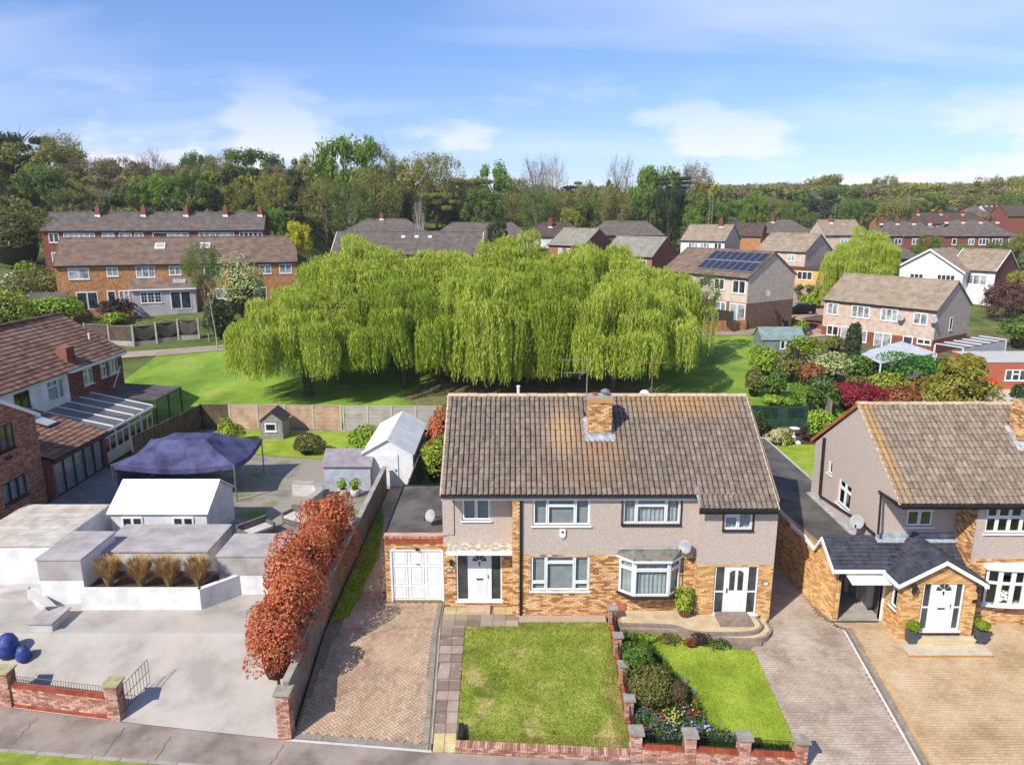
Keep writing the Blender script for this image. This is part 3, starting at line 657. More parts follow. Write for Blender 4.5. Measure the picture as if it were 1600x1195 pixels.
# entrances
def panel_door(parent, F, u0, u1, v0, v1, style):
    m = MB(); w = -.03; m.fbox(F, u0, u1, v0, v1, w-.05, w)
    W_, H_ = u1-u0, v1-v0
    def rp(a, b, c, d, t=.012):
        x0, x1, y0, y1 = u0+a*W_, u0+c*W_, v0+b*H_, v0+d*H_; g = .025
        m.fbox(F, x0, x1, y0, y0+g, w, w+t); m.fbox(F, x0, x1, y1-g, y1, w, w+t); m.fbox(F, x0, x0+g, y0+g, y1-g, w, w+t); m.fbox(F, x1-g, x1, y0+g, y1-g, w, w+t); m.fbox(F, x0+.06, x1-.06, y0+.06, y1-.06, w, w+t*.9)
    if style == 'fan':
        for a, c in ((.14, .46), (.54, .86)): rp(a, .08, c, .40); rp(a, .47, c, .78)
    else:
        for a, c in ((.16, .46), (.54, .84)): rp(a, .06, c, .44)
    d = obj('front_door', m, WHITE, parent)
    if style == 'fan':
        cx_, cy_ = u0+.5*W_, v0+.82*H_; r = .34*W_
        for k in range(4):
            t0, t1 = math.pi*(k+.08)/4, math.pi*(k+.92)/4; q = MB(); pts = [F(cx_+math.cos(t)*r*s, cy_+math.sin(t)*r*s, w+.004) for t, s in ((t0,.3),(t0,1),((t0+t1)/2,1.02),(t1,1),(t1,.3))]
            q.prism(pts, F.n*.008); obj('fanlight', q, DGLASS, d)
        q = MB(); q.fbox(F, u0+.34*W_, u0+.66*W_, v0+.425*H_, v0+.455*H_, w, w+.02); obj('letterbox', q, pm('bronze', [S(92,66,44), S(110,82,58)], 4, .4, metallic=.5), d)
        q = MB(); q.fbox(F, cx_-.025, cx_+.025, v0+.76*H_, v0+.81*H_, w, w+.03); q.fbox(F, cx_-.012, cx_+.012, v0+.72*H_, v0+.76*H_, w, w+.02); obj('knocker', q, BLACK, d)
        q = MB(); q.fbox(F, u1-.10, u1-.07, v0+.46*H_, v0+.54*H_, w, w+.035); obj('handle', q, STEEL, d)
    else:
        for s in (-1, 1):
            a, b = u0+.5*W_+s*.06, u0+.5*W_+s*.32*W_; x0, x1 = min(a, b), max(a, b); y0, y1 = v0+.50*H_, v0+.93*H_
            pts = [F(x0,y0,w+.003), F(x1,y0,w+.003), F(x1, y1-(.10 if s > 0 else 0), w+.003), F((x0+x1)/2, y1-(.02), w+.003), F(x0, y1-(.10 if s < 0 else 0), w+.003)]
            q = MB(); q.prism(pts, F.n*.01); obj('door_pane', q, DGLASS, d)
        q = MB(); q.fbox(F, u0+.05, u0+.08, v0+.45*H_, v0+.55*H_, w, w+.04); obj('handle', q, BLACK, d)
    return d
def entrance(parent, F, h, dl, dr, style, split, back='drapes'):
    u0, u1, v0, v1 = h; f = .05
    m = MB(); m.fbox(F, u0, u1, v0, v0+f, -.1, -.02); m.fbox(F, u0, u1, v1-f, v1, -.1, -.02)
    for x in (u0, dl-f, dr, u1-f): m.fbox(F, x, x+f, v0+f, v1-f, -.1, -.02)
    if split:
        z = v0+(v1-v0)*.45; m.fbox(F, u0+f, dl-f, z, z+f, -.1, -.025); m.fbox(F, dr+f, u1-f, z, z+f, -.1, -.025)
    fr = obj('door_frame', m, WHITE, parent)
    for a, b in ((u0+f, dl-f), (dr+f, u1-f)):
        for c, d in (((v0+f, z), (z+f, v1-f)) if split else ((v0+f, v1-f),)):
            q = MB(); q.fbox(F, a, b, c, d, -.07, -.06); obj('sidelight', q, DGLASS, fr)
    q = MB(); q.fbox(F, u0-.05, u1+.05, v0-.06, v0, -.1, .08); obj('threshold', q, WHITE, fr)
    panel_door(parent, F, dl, dr, v0+.03, v1-f, style)
entrance(H1, FL, hDL, Q(733, 900, YL)[0], Q(766, 900, YL)[0], 'fan', False)
entrance(H1, FR_, hDR, Q(1133, 920, YR)[0], Q(1166, 920, YR)[0], 'arch', True)
# canopy over the left door
c0 = Q(698, 858, YL-.6)[0]; czt = zspL
m = MB(); m.box(c0, xLr-.0, YM-.02, YL-.005, czt-.02, czt+.08); obj('canopy_slab', m, pm('flaking_paint', [S(160,150,128), S(206,200,186)], 5, .9, .3, 30, lo=.45, hi=.55), H1)
m = MB(); m.box(c0-.02, xLr-.002, YM-.05, YM-.022, czt-.10, czt+.07); obj('canopy_fascia', m, WHITE, H1)
m = MB(); x, z = Q(879, 832, YM); m.fbox(FM, x-.11, x+.11, z-.13, z+.15, 0, .07); m.fbox(FM, x-.07, x+.07, z-.19, z-.13, 0, .06); al = obj('alarm_box', m, WHITE, H1)
q = MB(); q.fbox(FM, x-.05, x+.05, z+.02, z+.09, .07, .076); obj('alarm_badge', q, BLACK, al)
def plaque(px, py, F, Y, parent, w_=.12, txt=None):
    x, z = Q(px, py, Y); m = MB(); n = 14
    pts = [F(x+math.cos(2*math.pi*k/n)*w_, z+math.sin(2*math.pi*k/n)*w_*.8, .012) for k in range(n)]; m.prism(pts, F.n*.02); o = obj('number_plaque', m, BLACK, parent)
    m = MB(); pts = [F(x+math.cos(2*math.pi*k/n)*w_*.78, z+math.sin(2*math.pi*k/n)*w_*.6, .033) for k in range(n)]; m.prism(pts, F.n*.004); obj('plaque_face', m, WPAINT, o)
    m = MB(); 
    if txt == 1: m.fbox(F, x-.03, x+.03, z-.03, z-.015, .037, .041); m.fbox(F, x-.015, x+.015, z-.01, z+.035, .037, .041)
    else:
        for s in (-.045, .0, .04): m.fbox(F, x+s-.008, x+s+.008, z-.03, z+.03, .037, .041)
    obj('plaque_mark', m, BLACK, o)
plaque(702, 890, FL, YL, H1, .10, 1); plaque(1196, 911, FR_, YR, H1, .13)
m = MB(); x, z = Q(705, 878, YL); m.fbox(FL, x-.04, x+.04, z-.1, z+.1, 0, .12); m.fbox(FL, x-.06, x+.06, z+.1, z+.12, 0, .15); obj('wall_lantern', m, BLACK, H1)
m = MB(); m.tube([(xL0+.45, YL-.015, EZ-.3), (xL0+.45, YL-.015, 3.15), (xL0+.02, YL-.015, 3.1)], .012, 5); obj('cable', m, BLACK, H1)
m = MB(); x = Q(1066, 900, YM)[0]; m.tube([(x, YM-.03, zspM-.05), (x, YM-.03, .9)], .012, 5); obj('cable', m, BLACK, H1)
# ------------------------------------------------------------------ flat roofed garage on the left of the pair
YG = 26.25; FG = front(YG); gx0, gx1 = Q(603, 900, YG)[0], xL0-.01
GA = thing('garage', 'flat felt-roofed brick garage with white panelled door, left of the middle pair of semis', 'garage', ((gx0+gx1)/2, YG, 0))
gh = rect(YG, 612, 858, 693, 932); gh = (gh[0], gh[1]-.02, 0.0, gh[3]); gt = 2.86
m = MB(); wallface(m, FG, gx0, gx1, -.3, gt-.02, [gh]); m.box(gx0, gx0+.1, YG+.005, 31.8, -.2, gt-.25); m.box(gx0+.1, gx1, 31.7, 31.8, -.2, gt-.25); obj('garage_wall', m, MORTAR, GA)
bricks(FG, gx0, gx1, 0, gt-.35, [gh], BRICK_Y, GA); bricks(Fr((gx0, 31.8, 0), (0,-1,0), (-1,0,0)), 0, 5.55, 0, gt-.25, [], BRICK_Y, GA)
bricks(FG, gx0, gx1, gt-.34, gt-.13, [], BRICK_O, GA, pitch=.078, course=.21, proud=.02)
bricks(FG, gx0-.02, gx1, gt-.12, gt, [], BRICK_W, GA, pitch=.078, course=.11, proud=.05)
m = MB(); m.box(gx0-.03, gx1, YG+.0, YG+.30, gt-.12, gt+.0); obj('parapet', m, BRICK_W, GA)
m = MB(); m.box(gx0-.06, gx1-.005, YG+.30, 31.95, gt-.22, gt-.14); obj('flat_roof', m, FELT, GA)
m = MB(); m.box(gx0-.09, gx0-.06, YG+.2, 31.98, gt-.3, gt-.08); m.box(gx0-.06, gx1-.01, 31.95, 31.98, gt-.3, gt-.08); obj('roof_edge', m, BLACK, GA)
m = MB(); f = .07
m.fbox(FG, gh[0], gh[0]+f, 0, gh[3], -.12, .02); m.fbox(FG, gh[1]-f, gh[1], 0, gh[3], -.12, .02); m.fbox(FG, gh[0], gh[1], gh[3]-f, gh[3], -.12, .021); obj('door_frame', m, WHITE, GA)
m = MB(); a, b, c, d = gh[0]+f, gh[1]-f, .03, gh[3]-f; m.fbox(FG, a, b, c, d, -.08, -.04)
for i in range(3):
    for z0, z1 in ((.05, .29), (.34, .69), (.74, .96)):
        x0, x1 = a+(b-a)*(i+.08)/3, a+(b-a)*(i+.92)/3; y0, y1 = c+(d-c)*z0, c+(d-c)*z1; g = .03
        m.fbox(FG, x0, x1, y0, y0+g, -.04, -.018); m.fbox(FG, x0, x1, y1-g, y1, -.04, -.018); m.fbox(FG, x0, x0+g, y0+g, y1-g, -.04, -.018); m.fbox(FG, x1-g, x1, y0+g, y1-g, -.04, -.018); m.fbox(FG, x0+.09, x1-.09, y0+.09, y1-.09, -.04, -.022)
gd = obj('garage_door', m, WHITE, GA)
q = MB(); x, z = Q(652, 881, YG); q.fbox(FG, x-.05, x+.05, z-.015, z+.015, -.02, .02); obj('handle', q, STEEL, gd)
q = MB(); x, z = Q(652, 857, YG); q.fbox(FG, x-.06, x+.06, z-.04, z+.04, 0, .10); obj('security_lamp', q, BLACK, GA)
# ------------------------------------------------------------------ dishes and aerials
def dish(label, pos, facing, r=.3, arm=None, wall=None):
    pos = Vector(pos); f = Vector(facing).normalized(); t = thing('satellite_dish', label, 'satellite dish', pos)
    s = f.cross(Vector((0,0,1))).normalized(); u = s.cross(f); m = MB(); rings = []
    for k, (rr, dd) in enumerate(((.02, .0), (.5, .03), (1, .11), (1.02, .105), (.5, .02), (.02, -.012))):
        for i in range(18):
            q = 2*math.pi*i/18; m.v.append(tuple(pos+s*math.cos(q)*r*rr*.92+u*math.sin(q)*r*rr+f*(dd*r/.3 - .0)))
    for k in range(5):
        for i in range(18): m.f.append((k*18+i, k*18+(i+1)%18, (k+1)*18+(i+1)%18, (k+1)*18+i))
    obj('reflector', m, DISH, t, smooth=True)
    m = MB(); m.tube([pos-u*r*.95+f*.05, pos-u*r*.7+f*.42*r/.3], .012, 5); m.tube([pos-u*r*.75+f*.40*r/.3, pos-u*r*.45+f*.46*r/.3], .035, 8); obj('feed_arm', m, BLACK, t)
    if wall is not None: m = MB(); m.tube([pos-f*.02, pos-f*.1-Vector((0,0,.05)), Vector(wall)], .018, 6); obj('bracket', m, BLACK, t)
    return t
p = Vector((Q(674, 806, 27.6)[0], 27.6, 0)); p.z = Q(674, 806, 27.6)[1]
dish('small grey satellite dish on the left gable, just over the felt garage roof', (p.x, p.y, p.z), (-.55, -.8, .45), .27, wall=(xL0, 27.7, p.z-.05))
x, z = Q(1071, 853, YM-.25); dish('grey satellite dish on the pebbledash wall just above the right end of the bay window', (x, YM-.3, z), (-.6, -.75, .35), .27, wall=(x+.06, YM, z-.12))
def aerial(label, base, h, booms, mat=None, r=.02):
    t = thing('television_aerial', label, 'aerial', base); b = Vector(base); mat = mat or STEEL
    m = MB(); m.tube([b, b+Vector((0,0,h))], r, 6); obj('mast', m, mat, t)
    for (dz, L, ang, n, off) in booms:
        d = Vector((math.cos(ang), math.sin(ang), 0)); s = Vector((-d.y, d.x, 0)); o_ = b+Vector((0,0,h+dz)); m = MB(); m.tube([o_-d*L*off, o_+d*L*(1-off)], .014, 5)
        for i in range(n): c = o_+d*(L*(-off+ (i+.5)/n)); m.tube([c-s*.14, c+s*.14], .007, 4)
        obj('antenna_array', m, mat, t)
    return t
x, z = Q(916.5, 620, 27.9); aerial('tall steel aerial mast with two booms beside the brick chimney of the middle pair', (x, 27.9, 7.4), Q(0, 562, 27.9)[1]-7.4, [(0, 1.05, math.pi+.05, 9, .06), (-.52, .95, math.pi+.05, 12, .0)], r=.026)
x, z = Q(1020, 618, RY+.3); aerial('thin brown aerial mast with one long boom behind the ridge of the middle pair', (x, RY+.6, 7.2), Q(0, 567, RY+.6)[1]-7.2, [(0, 1.55, math.pi, 12, .35)], mat=pm('rusty_steel', [S(120,84,60), S(150,112,84)], 5, .8), r=.02)
# ------------------------------------------------------------------ foliage helpers
def leafmat(name, cols, rnd=.25, tr=.3, **k): return pm(name, cols, k.pop('scale', 1.5), .7, rnd=rnd, hue=.35, translucent=tr, spec=.25, **k)
LEAF_G = leafmat('mid_green_leaf', [S(60,88,32), S(90,122,46), S(120,150,66)])
LEAF_D = leafmat('dark_green_leaf', [S(40,58,30), S(62,82,42), S(86,106,58)])
LEAF_Y = leafmat('yellow_green_leaf', [S(112,130,34), S(150,164,52), S(180,184,84)])
LEAF_L = leafmat('lime_leaf', [S(104,138,30), S(140,170,44), S(170,190,78)])
LEAF_O = leafmat('olive_leaf', [S(88,90,42), S(118,118,58), S(144,140,80)])
LEAF_B = leafmat('box_ball_leaf', [S(90,116,24), S(126,148,34), S(150,168,54)])
LEAF_R = leafmat('red_young_leaf', [S(156,66,50), S(198,98,70), S(212,138,92), S(138,120,64)], scale=2.2)
LEAF_M = leafmat('maroon_leaf', [S(74,26,30), S(116,34,44), S(130,66,48)])
LEAF_C = leafmat('crimson_leaf', [S(130,26,50), S(164,36,64), S(140,60,50)])
LEAF_U = leafmat('rusty_leaf', [S(112,66,40), S(150,90,54), S(172,124,84)])
LEAF_V = leafmat('cream_variegated_leaf', [S(110,130,60), S(176,184,116), S(208,210,160)])
LEAF_S = leafmat('straw_leaf', [S(150,116,70), S(186,154,100), S(206,178,128)])
LEAF_K = leafmat('dark_purple_leaf', [S(50,38,40), S(74,56,58), S(96,76,70)])
BARK = pm('bark', [S(66,54,42), S(96,80,64), S(120,104,86)], 5, .95, .6, 20)
BARK_L = pm('pale_bark', [S(120,112,98), S(156,148,132)], 5, .95, .4, 20)
def lump(r, k, seed):
    rs = np.random.default_rng(seed); d = rs.normal(size=(k, 3)); d /= np.linalg.norm(d, axis=1)[:, None]; a = rs.uniform(.10, .36, k); return d, a
def leaf_quads(C, Nn, size, rng, asp=.55):
    """one leaf-sized quad at each centre, roughly facing Nn"""
    n = len(C); Nn = Nn + rng.normal(size=(n, 3))*.55; Nn /= np.linalg.norm(Nn, axis=1)[:, None]
    a = np.cross(Nn, rng.normal(size=(n, 3))); a /= np.linalg.norm(a, axis=1)[:, None]; b = np.cross(Nn, a)
    s = size*rng.uniform(.6, 1.35, (n, 1)); a = a*s; b = b*s*asp
    return np.stack([C-a, C-b*1.0, C+a, C+b*1.0], axis=1).reshape(-1, 3)
def bushpts(c, r, n, rng, seed, lumps=14, box=False, shell=.35):
    d = rng.normal(size=(n, 3)); d /= np.linalg.norm(d, axis=1)[:, None]; d[:, 2] = np.where(d[:, 2] < -.25, -d[:, 2], d[:, 2])
    if box: d = d/np.abs(d).max(axis=1)[:, None]*.9
    L, a = lump(1, lumps, seed); f = 1+(np.clip((d@L.T)/np.linalg.norm(d, axis=1)[:, None]-.75, 0, 1)*4*a).sum(1)-.06
    rad = (1-shell*rng.random(n)**2)*f
    return np.array(c)+d*rad[:, None]*np.array(r), d
def bush(name, label, cat, base, r, mat, n=900, leaf=.07, group=None, seed=1, box=False, parent=None, stem=True, lumps=14, core=None, asp=.55, shell=.45, lift=0):
    """base on the ground; r = (rx, ry, height/2)"""
    rng = np.random.default_rng(seed+17); base = Vector(base); c = (base.x, base.y, base.z+lift+r[2]*.95)
    C, D = bushpts(c, r, n, rng, seed, lumps, box, shell); V = leaf_quads(C, D, leaf, rng, asp)
    if parent is None: t = thing(name, label, cat, base, group)
    else: t = parent
    o = npobj('foliage', V, None, mat, t)
    m = MB(); prof = [(.05,.06),(.62,.2),(.8,.6),(.8,1.1),(.6,1.5),(.25,1.74)]
    m.lathe(base, [(a*.8, b*r[2]) for a, b in prof], 9)
    for i, v in enumerate(m.v): m.v[i] = (base.x+(v[0]-base.x)*r[0]*.9, base.y+(v[1]-base.y)*r[1]*.9, v[2]+lift)
    obj('shade_core', m, core or pm('shade_core', [S(34,36,20), S(54,52,30)], 6, .95, .6, 20), t, smooth=True)  # solid dark core added to block light and darken the shrub's inside
    if stem: m = MB(); m.tube([base-Vector((0,0,.1)), base+Vector((0,0,lift+r[2]*.7))], [.06*r[0]+.02, .03], 6); obj('stem', m, BARK, t)
    return t
def inpoly(x, y, P_):
    r = False; j = len(P_)-1
    for i in range(len(P_)):
        xi, yi, xj, yj = P_[i][0], P_[i][1], P_[j][0], P_[j][1]
        if (yi > y) != (yj > y) and x < (xj-xi)*(y-yi)/(yj-yi)+xi: r = not r
        j = i
    return r
def tufts(name, poly, n, h, mat, parent=None, spread=.03, wid=.012, dz=.0, seed=3, label=None, cat=None, zf=None):
    rng = np.random.default_rng(seed); xs = [p[0] for p in poly]; yy = [p[1] for p in poly]; out = []
    while len(out) < n:
        x = rng.uniform(min(xs), max(xs)); y = rng.uniform(min(yy), max(yy))
        if inpoly(x, y, poly): out.append((x, y, (zf or G)(x, y)+dz))
    B = np.array(out); a = rng.uniform(0, 6.28, n); hh = h*rng.uniform(.5, 1.3, n); w = np.stack([np.cos(a), np.sin(a), np.zeros(n)], 1)*wid
    t = B+np.stack([rng.normal(0, spread, n), rng.normal(0, spread, n), hh], 1)
    o = npobj(name, np.stack([B-w, B+w, t], 1).reshape(-1, 3), None, mat, parent, k=3); o['kind'] = 'stuff'
    if label: o['label'] = label; o['category'] = cat
    return o
# ------------------------------------------------------------------ block paving
BLK = {}
def paving(parent, poly, mat, ang=0.0, pattern='herring', n=300, bl=.2, bw=.1, dz=.0, gap=.011, th=.05, inside=None):
    key = (mat.name, bl, bw)
    if key not in BLK: BLK[key] = boxmesh('paving_block', bl-gap, bw-gap, th); BLK[key].materials.append(mat)
    me = BLK[key]; xs = [p[0] for p in poly]; yy = [p[1] for p in poly]; cx_, cy_ = sum(xs)/len(xs), sum(yy)/len(yy); R_ = max(max(xs)-min(xs), max(yy)-min(yy))*.75
    ca, sa = math.cos(ang), math.sin(ang); mats = []; k = int(R_/bw)+2
    def add(x, y, rot):
        X, Y = cx_+x*ca-y*sa, cy_+x*sa+y*ca
        if not inpoly(X, Y, poly) or (inside and not inside(X, Y)): return
        nn = gnormal(X, Y); d = Vector((math.cos(ang+rot), math.sin(ang+rot), 0)); d = (d-nn*d.dot(nn)).normalized(); nn2 = (nn+Vector((random.gauss(0,.012), random.gauss(0,.012), 0))).normalized(); d = (d-nn2*d.dot(nn2)).normalized()
        mats.append(basis(Vector((X, Y, G(X, Y)+dz-th+random.uniform(0, .006))), d, nn2.cross(d), nn2))
    if pattern == 'herring':
        for i in range(-k, k):
            for j in range(-k, k):
                q = (i-j) % 4
                if q == 0: add((i+1)*bw, (j+.5)*bw, 0)
                elif q == 3: pass
        for i in range(-k, k):
            for j in range(-k, k):
                if (i-j) % 4 == 2: add((i+.5)*bw, (j+0)*bw, math.pi/2)
    else:
        r = 0
        for j in range(int(-R_/bw), int(R_/bw)+1):
            for i in range(int(-R_/bl)-1, int(R_/bl)+2): add(i*bl+(j % 2)*bl/2, j*bw, 0)
    pieces('paving_block', me, mats, mat, parent, n)
    return len(mats)
def course(parent, pts, mat, bl=.1, bw=.2, n=300, dz=.004, name='edging_block', th=.05):
    """a single row of blocks laid along a line"""
    key = ('c', mat.name, bl, bw)
    if key not in BLK: BLK[key] = boxmesh(name, bl-.008, bw-.008, th); BLK[key].materials.append(mat)
    mats = []
    for a, b in zip(pts[:-1], pts[1:]):
        a, b = Vector((a[0], a[1])), Vector((b[0], b[1])); L = (b-a).length; d = (b-a)/L
        for i in range(int(L/bl)):
            c = a+d*(i+.5)*bl; nn = gnormal(c.x, c.y); t = Vector((d.x, d.y, 0)); t = (t-nn*t.dot(nn)).normalized()
            mats.append(basis(Vector((c.x, c.y, G(c.x, c.y)+dz-th+random.uniform(0,.004))), t, nn.cross(t), nn))
    pieces(name, BLK[key], mats, mat, parent, n)
BP1 = pm('pink_brown_block', [S(146,122,100), S(172,148,124), S(188,164,138)], .9, .92, .3, 60, rnd=.05, hue=.12, spots=[(S(190,160,136), .35, .5, .5), (S(120,106,96), .8, .58, .5)])
BP2 = pm('grey_pink_block', [S(146,130,114), S(170,154,138), S(186,172,156)], .7, .92, .3, 60, rnd=.035, hue=.08, spots=[(S(194,182,168), .4, .54, .6), (S(132,116,104), .6, .58, .5)])
BP3 = pm('tan_block', [S(164,138,104), S(184,158,124), S(196,172,140)], .7, .92, .3, 60, rnd=.03, hue=.08, spots=[(S(200,178,148), .4, .55, .5), (S(146,120,90), .5, .58, .5)])
BPG = pm('grey_edging_block', [S(128,120,110), S(150,142,130)], 2, .92, .3, 60, rnd=.1)
BPO = pm('orange_tan_block', [S(186,142,88), S(200,160,106)], 2, .92, .3, 60, rnd=.1)
SAND = pm('jointing_sand', [S(116,102,88), S(138,124,108)], 6, .98)
# --- left drive (herringbone), x = boundary wall to path
XW = -7.12                                                     # boundary wall line
p695, p678 = PG(694, 948), PG(676, 1160)
dr = [(XW+.1, ys(XW)+.05), (p678.x-.02, ys(p678.x)+.05), (p695.x, 24.4), (p695.x-.02, 26.15), (gx0-.02, 26.15), (gx0-.02, 31.9), (XW+.1, 31.9)]
D1 = drape('driveway', dr, SAND, -.02)
inner = [(XW+.12, ys(XW)+.28), (p678.x-.30, ys(p678.x-.3)+.28), (p695.x-.28, 24.3), (p695.x-.28, 26.1), (gx0-.02, 26.1), (gx0-.3, 27.0), (XW+.9, 27.0)]
paving(D1, inner, BP1, math.pi/4, 'herring', 300)
course(D1, [(p678.x-.22, ys(p678.x)+.3), (p695.x-.20, 24.3), (p695.x-.20, 26.1)], BPG, .1, .2); course(D1, [(XW+.12, ys(XW)+.17), (p678.x-.1, ys(p678.x)+.17)], BPG, .1, .2)
drape('kerb_line', [(XW-.1, ys(XW)-.04), (p678.x, ys(p678.x)-.04), (p678.x, ys(p678.x)+.05), (XW-.1, ys(XW)+.05)], CONC_L, .012)
ALLEY = pm('alley_concrete', [S(168,146,120), S(190,170,144)], 1, .95, .3, 30)
drape('side_alley', [(XW+.1, 27.0), (gx0-.02, 27.0), (gx0-.02, 39), (XW+.1, 39)], ALLEY, .0)
ag = [(XW+.15, 24.6), (XW+.8, 25.2), (XW+1.0, 30), (XW+.6, 34), (XW+.15, 36)]
drape('alley_grass', ag, GRASS2, .03)
tufts('alley_weeds', ag, 2500, .12, LEAF_L, wid=.03, spread=.06, label='rough green weeds along the foot of the shaded boundary wall', cat='weeds')
# --- stepped slab path
SLAB = pm('red_grey_slab', [S(122,104,94), S(148,128,116), S(164,150,138)], 1.4, .9, .3, 40, rnd=.12, hue=.4, spots=[(S(206,198,188), 5, .60, .8)])
SLAB_G = pm('grey_slab', [S(126,114,102), S(152,138,124), S(166,150,130)], 1.2, .9, .3, 40, rnd=.14, hue=.4)
SLAB_Y = pm('yellow_sandy_slab', [S(176,160,112), S(200,184,138)], 2.2, .9, .3, 40, rnd=.1, spots=[(S(140,140,90), 7, .56, .6)])
pw = thing('stepped_path', 'narrow stepped slab path between the herringbone drive and the left lawn', 'path', PG(700, 1080))
rows = [981.7, 995.5, 1009, 1022.4, 1035.5, 1063.8, 1079.5, 1095.4, 1112.9]
yk = [PG(700, r).y for r in rows]; yt = 24.35
def pxl(y): t = (24.4-y)/(24.4-ys(p678.x)); return p695.x+(p678.x-p695.x)*t
XLW = PG(727, 985).x                                           # left edge of the lawn
for i, y in enumerate(yk):
    yb = yt if i == 0 else yk[i-1]; x0, x1 = pxl(y)+.03, XLW-.02; xm = (x0+x1)/2; zt = G(xm, (y+yb)/2)+.05
    for a, b in ((x0, xm-.006), (xm+.006, x1)):
        m = MB(); m.box(a, b, y, yb+.02, zt-.055, zt+random.uniform(-.006,.006)); obj('path_slab', m, SLAB if i > 0 else SLAB_G, pw)
    m = MB(); m.box(x0+.01, x1-.01, y+.03, yb, zt-.3, zt-.057); obj('riser', m, CONC, pw)
e = [yk[-1], PG(700, 1130).y, PG(700, 1145.5).y, PG(700, 1162).y, ys(-2)+.02]
for i in range(4):
    x0, x1 = pxl(e[i+1])+.03, XLW-.02; xm = (x0+x1)/2
    for a, b in ((x0, xm-.008), (xm+.008, x1)):
        ya, yb = e[i+1]+.008, e[i]-.008; m = MB(); z0, z1 = G(xm, ya)+.02, G(xm, yb)+.02
        m.add([(a,ya,z0-.05),(b,ya,z0-.05),(b,yb,z1-.05),(a,yb,z1-.05),(a,ya,z0),(b,ya,z0),(b,yb,z1),(a,yb,z1)], [(4,5,6,7),(0,1,5,4),(1,2,6,5),(2,3,7,6),(3,0,4,7)])
        obj('path_slab', m, SLAB if i < 2 else SLAB_Y, pw)
m = MB(); m.tube([(pxl(24.3)+.0, 24.3, .05), (pxl(21)+.0, 21, G(-2,21)+.03), (pxl(19.4), 19.4, G(-2,19.4)+.03)], .035, 4); obj('edging', m, CONC, pw)
# paved apron by the left door
x0, x1 = p695.x+.02, Q(810, 970, 24.6)[0]; ys_ = [24.36, 24.78, 25.2, 25.74]; xs_ = list(np.linspace(x0, x1, 7))
D2 = drape('door_apron', [(x0-.01, 24.34), (x1+.01, 24.34), (x1+.01, 25.76), (x0-.01, 25.76)], SAND, .0)
for j in range(3):
    for i in range(6):
        m = MB(); m.box(xs_[i]+.006, xs_[i+1]-.006, ys_[j]+.006, ys_[j+1]-.006, .0, .05+random.uniform(-.005,.005)); obj('paving_slab', m, SLAB_G if (j < 2) else SLAB_Y, D2)
sx0, sx1 = Q(730, 945, 25.4)[0], Q(766, 945, 25.4)[0]; m = MB(); m.box(sx0, sx1, 25.15, 25.70, .055, .17); tag(obj('doorstep', m, pm('pink_slab', [S(176,146,124), S(196,168,144)], 3, .9, .3, 30)), 'pinkish stone doorstep below the white door with sunburst glass, left house', 'doorstep')
m = MB(); m.box(x1+.01, 3.62, 24.62, 25.04, -.1, .09); o = obj('slab_strip', m, SLAB_G); o['kind'] = 'structure'
# --- left lawn and its low front wall
XB = 3.80                                                       # boundary wall between the two front gardens
lw = [(XLW, ys(-2)+.30), (XB-.13, ys(3.6)+.30), (XB-.13, 24.62), (x1+.02, 24.62), (x1+.02, 24.34), (XLW, 24.34)]
L1 = drape('front_lawn', lw, GRASS, .05)
GB = leafmat('grass_blade', [S(104,120,36), S(136,150,50), S(172,170,88)], rnd=.25, tr=.4, scale=.9, spots=[(S(198,180,124), .75, .53, .85)]); GB2 = leafmat('fresh_grass_blade', [S(112,130,40), S(138,154,52), S(166,176,80)], rnd=.2, tr=.4, scale=.8, spots=[(S(178,178,96), 1.3, .6, .5)])
GBS = leafmat('dry_grass_blade', [S(150,140,80), S(182,168,110)], rnd=.25, tr=.4)
tufts('lawn_grass_blades', lw, 26000, .055, GB, L1, spread=.03, wid=.010, dz=.05)
tufts('dry_grass_blades', [(XB-.5, ys(3.6)+.32), (XB-.14, ys(3.6)+.32), (XB-.14, 23.6), (XB-.7, 22)], 2200, .05, GBS, L1, wid=.010, dz=.05); tufts('dry_grass_blades', [(XLW, ys(-2)+.31), (XB-.14, ys(3.6)+.31), (XB-.14, ys(3.6)+.8), (XLW, ys(-2)+.6)], 2600, .05, GBS, L1, wid=.010, dz=.05)
m = MB(); m.tube([PG(808, 1136)+Vector((0,0,.09)), PG(835, 1140)+Vector((0,0,.09)), PG(862, 1146)+Vector((0,0,.1))], .012, 5); m.tube([PG(862, 1146)+Vector((0,0,.1)), PG(864, 1151)+Vector((0,0,.16))], .03, 5)
tag(obj('hose_stake', m, LEAF_G), 'thin green cane lying on the left lawn near its front wall', 'cane')
FW = thing('front_garden_wall', 'long low pinkish brick wall with rowlock coping in front of the left lawn', 'garden wall', (0, ys(0), -1.07))
wa, wb = Vector((XLW-.02, ys(XLW)+.03, -1.07)), Vector((XB-.18, ys(3.6)+.03, -1.07)); dw = (wb-wa).normalized(); FWF = Fr(wa, dw, Vector((dw.y, -dw.x, 0))); LW = (wb-wa).length
m = MB(); m.fbox(FWF, 0, LW, -.1, .22, -.21, -.012); obj('wall_core', m, MORTAR_G, FW)
bricks(FWF, 0, LW, .0, .225, [], BRICK_W, FW, n=220)
def rowlock(parent, F, L, v, mat, depth=.23, h=.075, pitch=.078, n=300, w=0.03):
    me = boxmesh('coping_brick', pitch-.012, depth, h); mats = [basis(F((i+.5)*pitch, v+random.uniform(0,.004), -depth/2+w), F.u, -F.n, Vector((0,0,1))) for i in range(int(L/pitch))]
    pieces('coping_brick', me, mats, mat, parent, n)
rowlock(FW, FWF, LW, .228, BRICK_W)
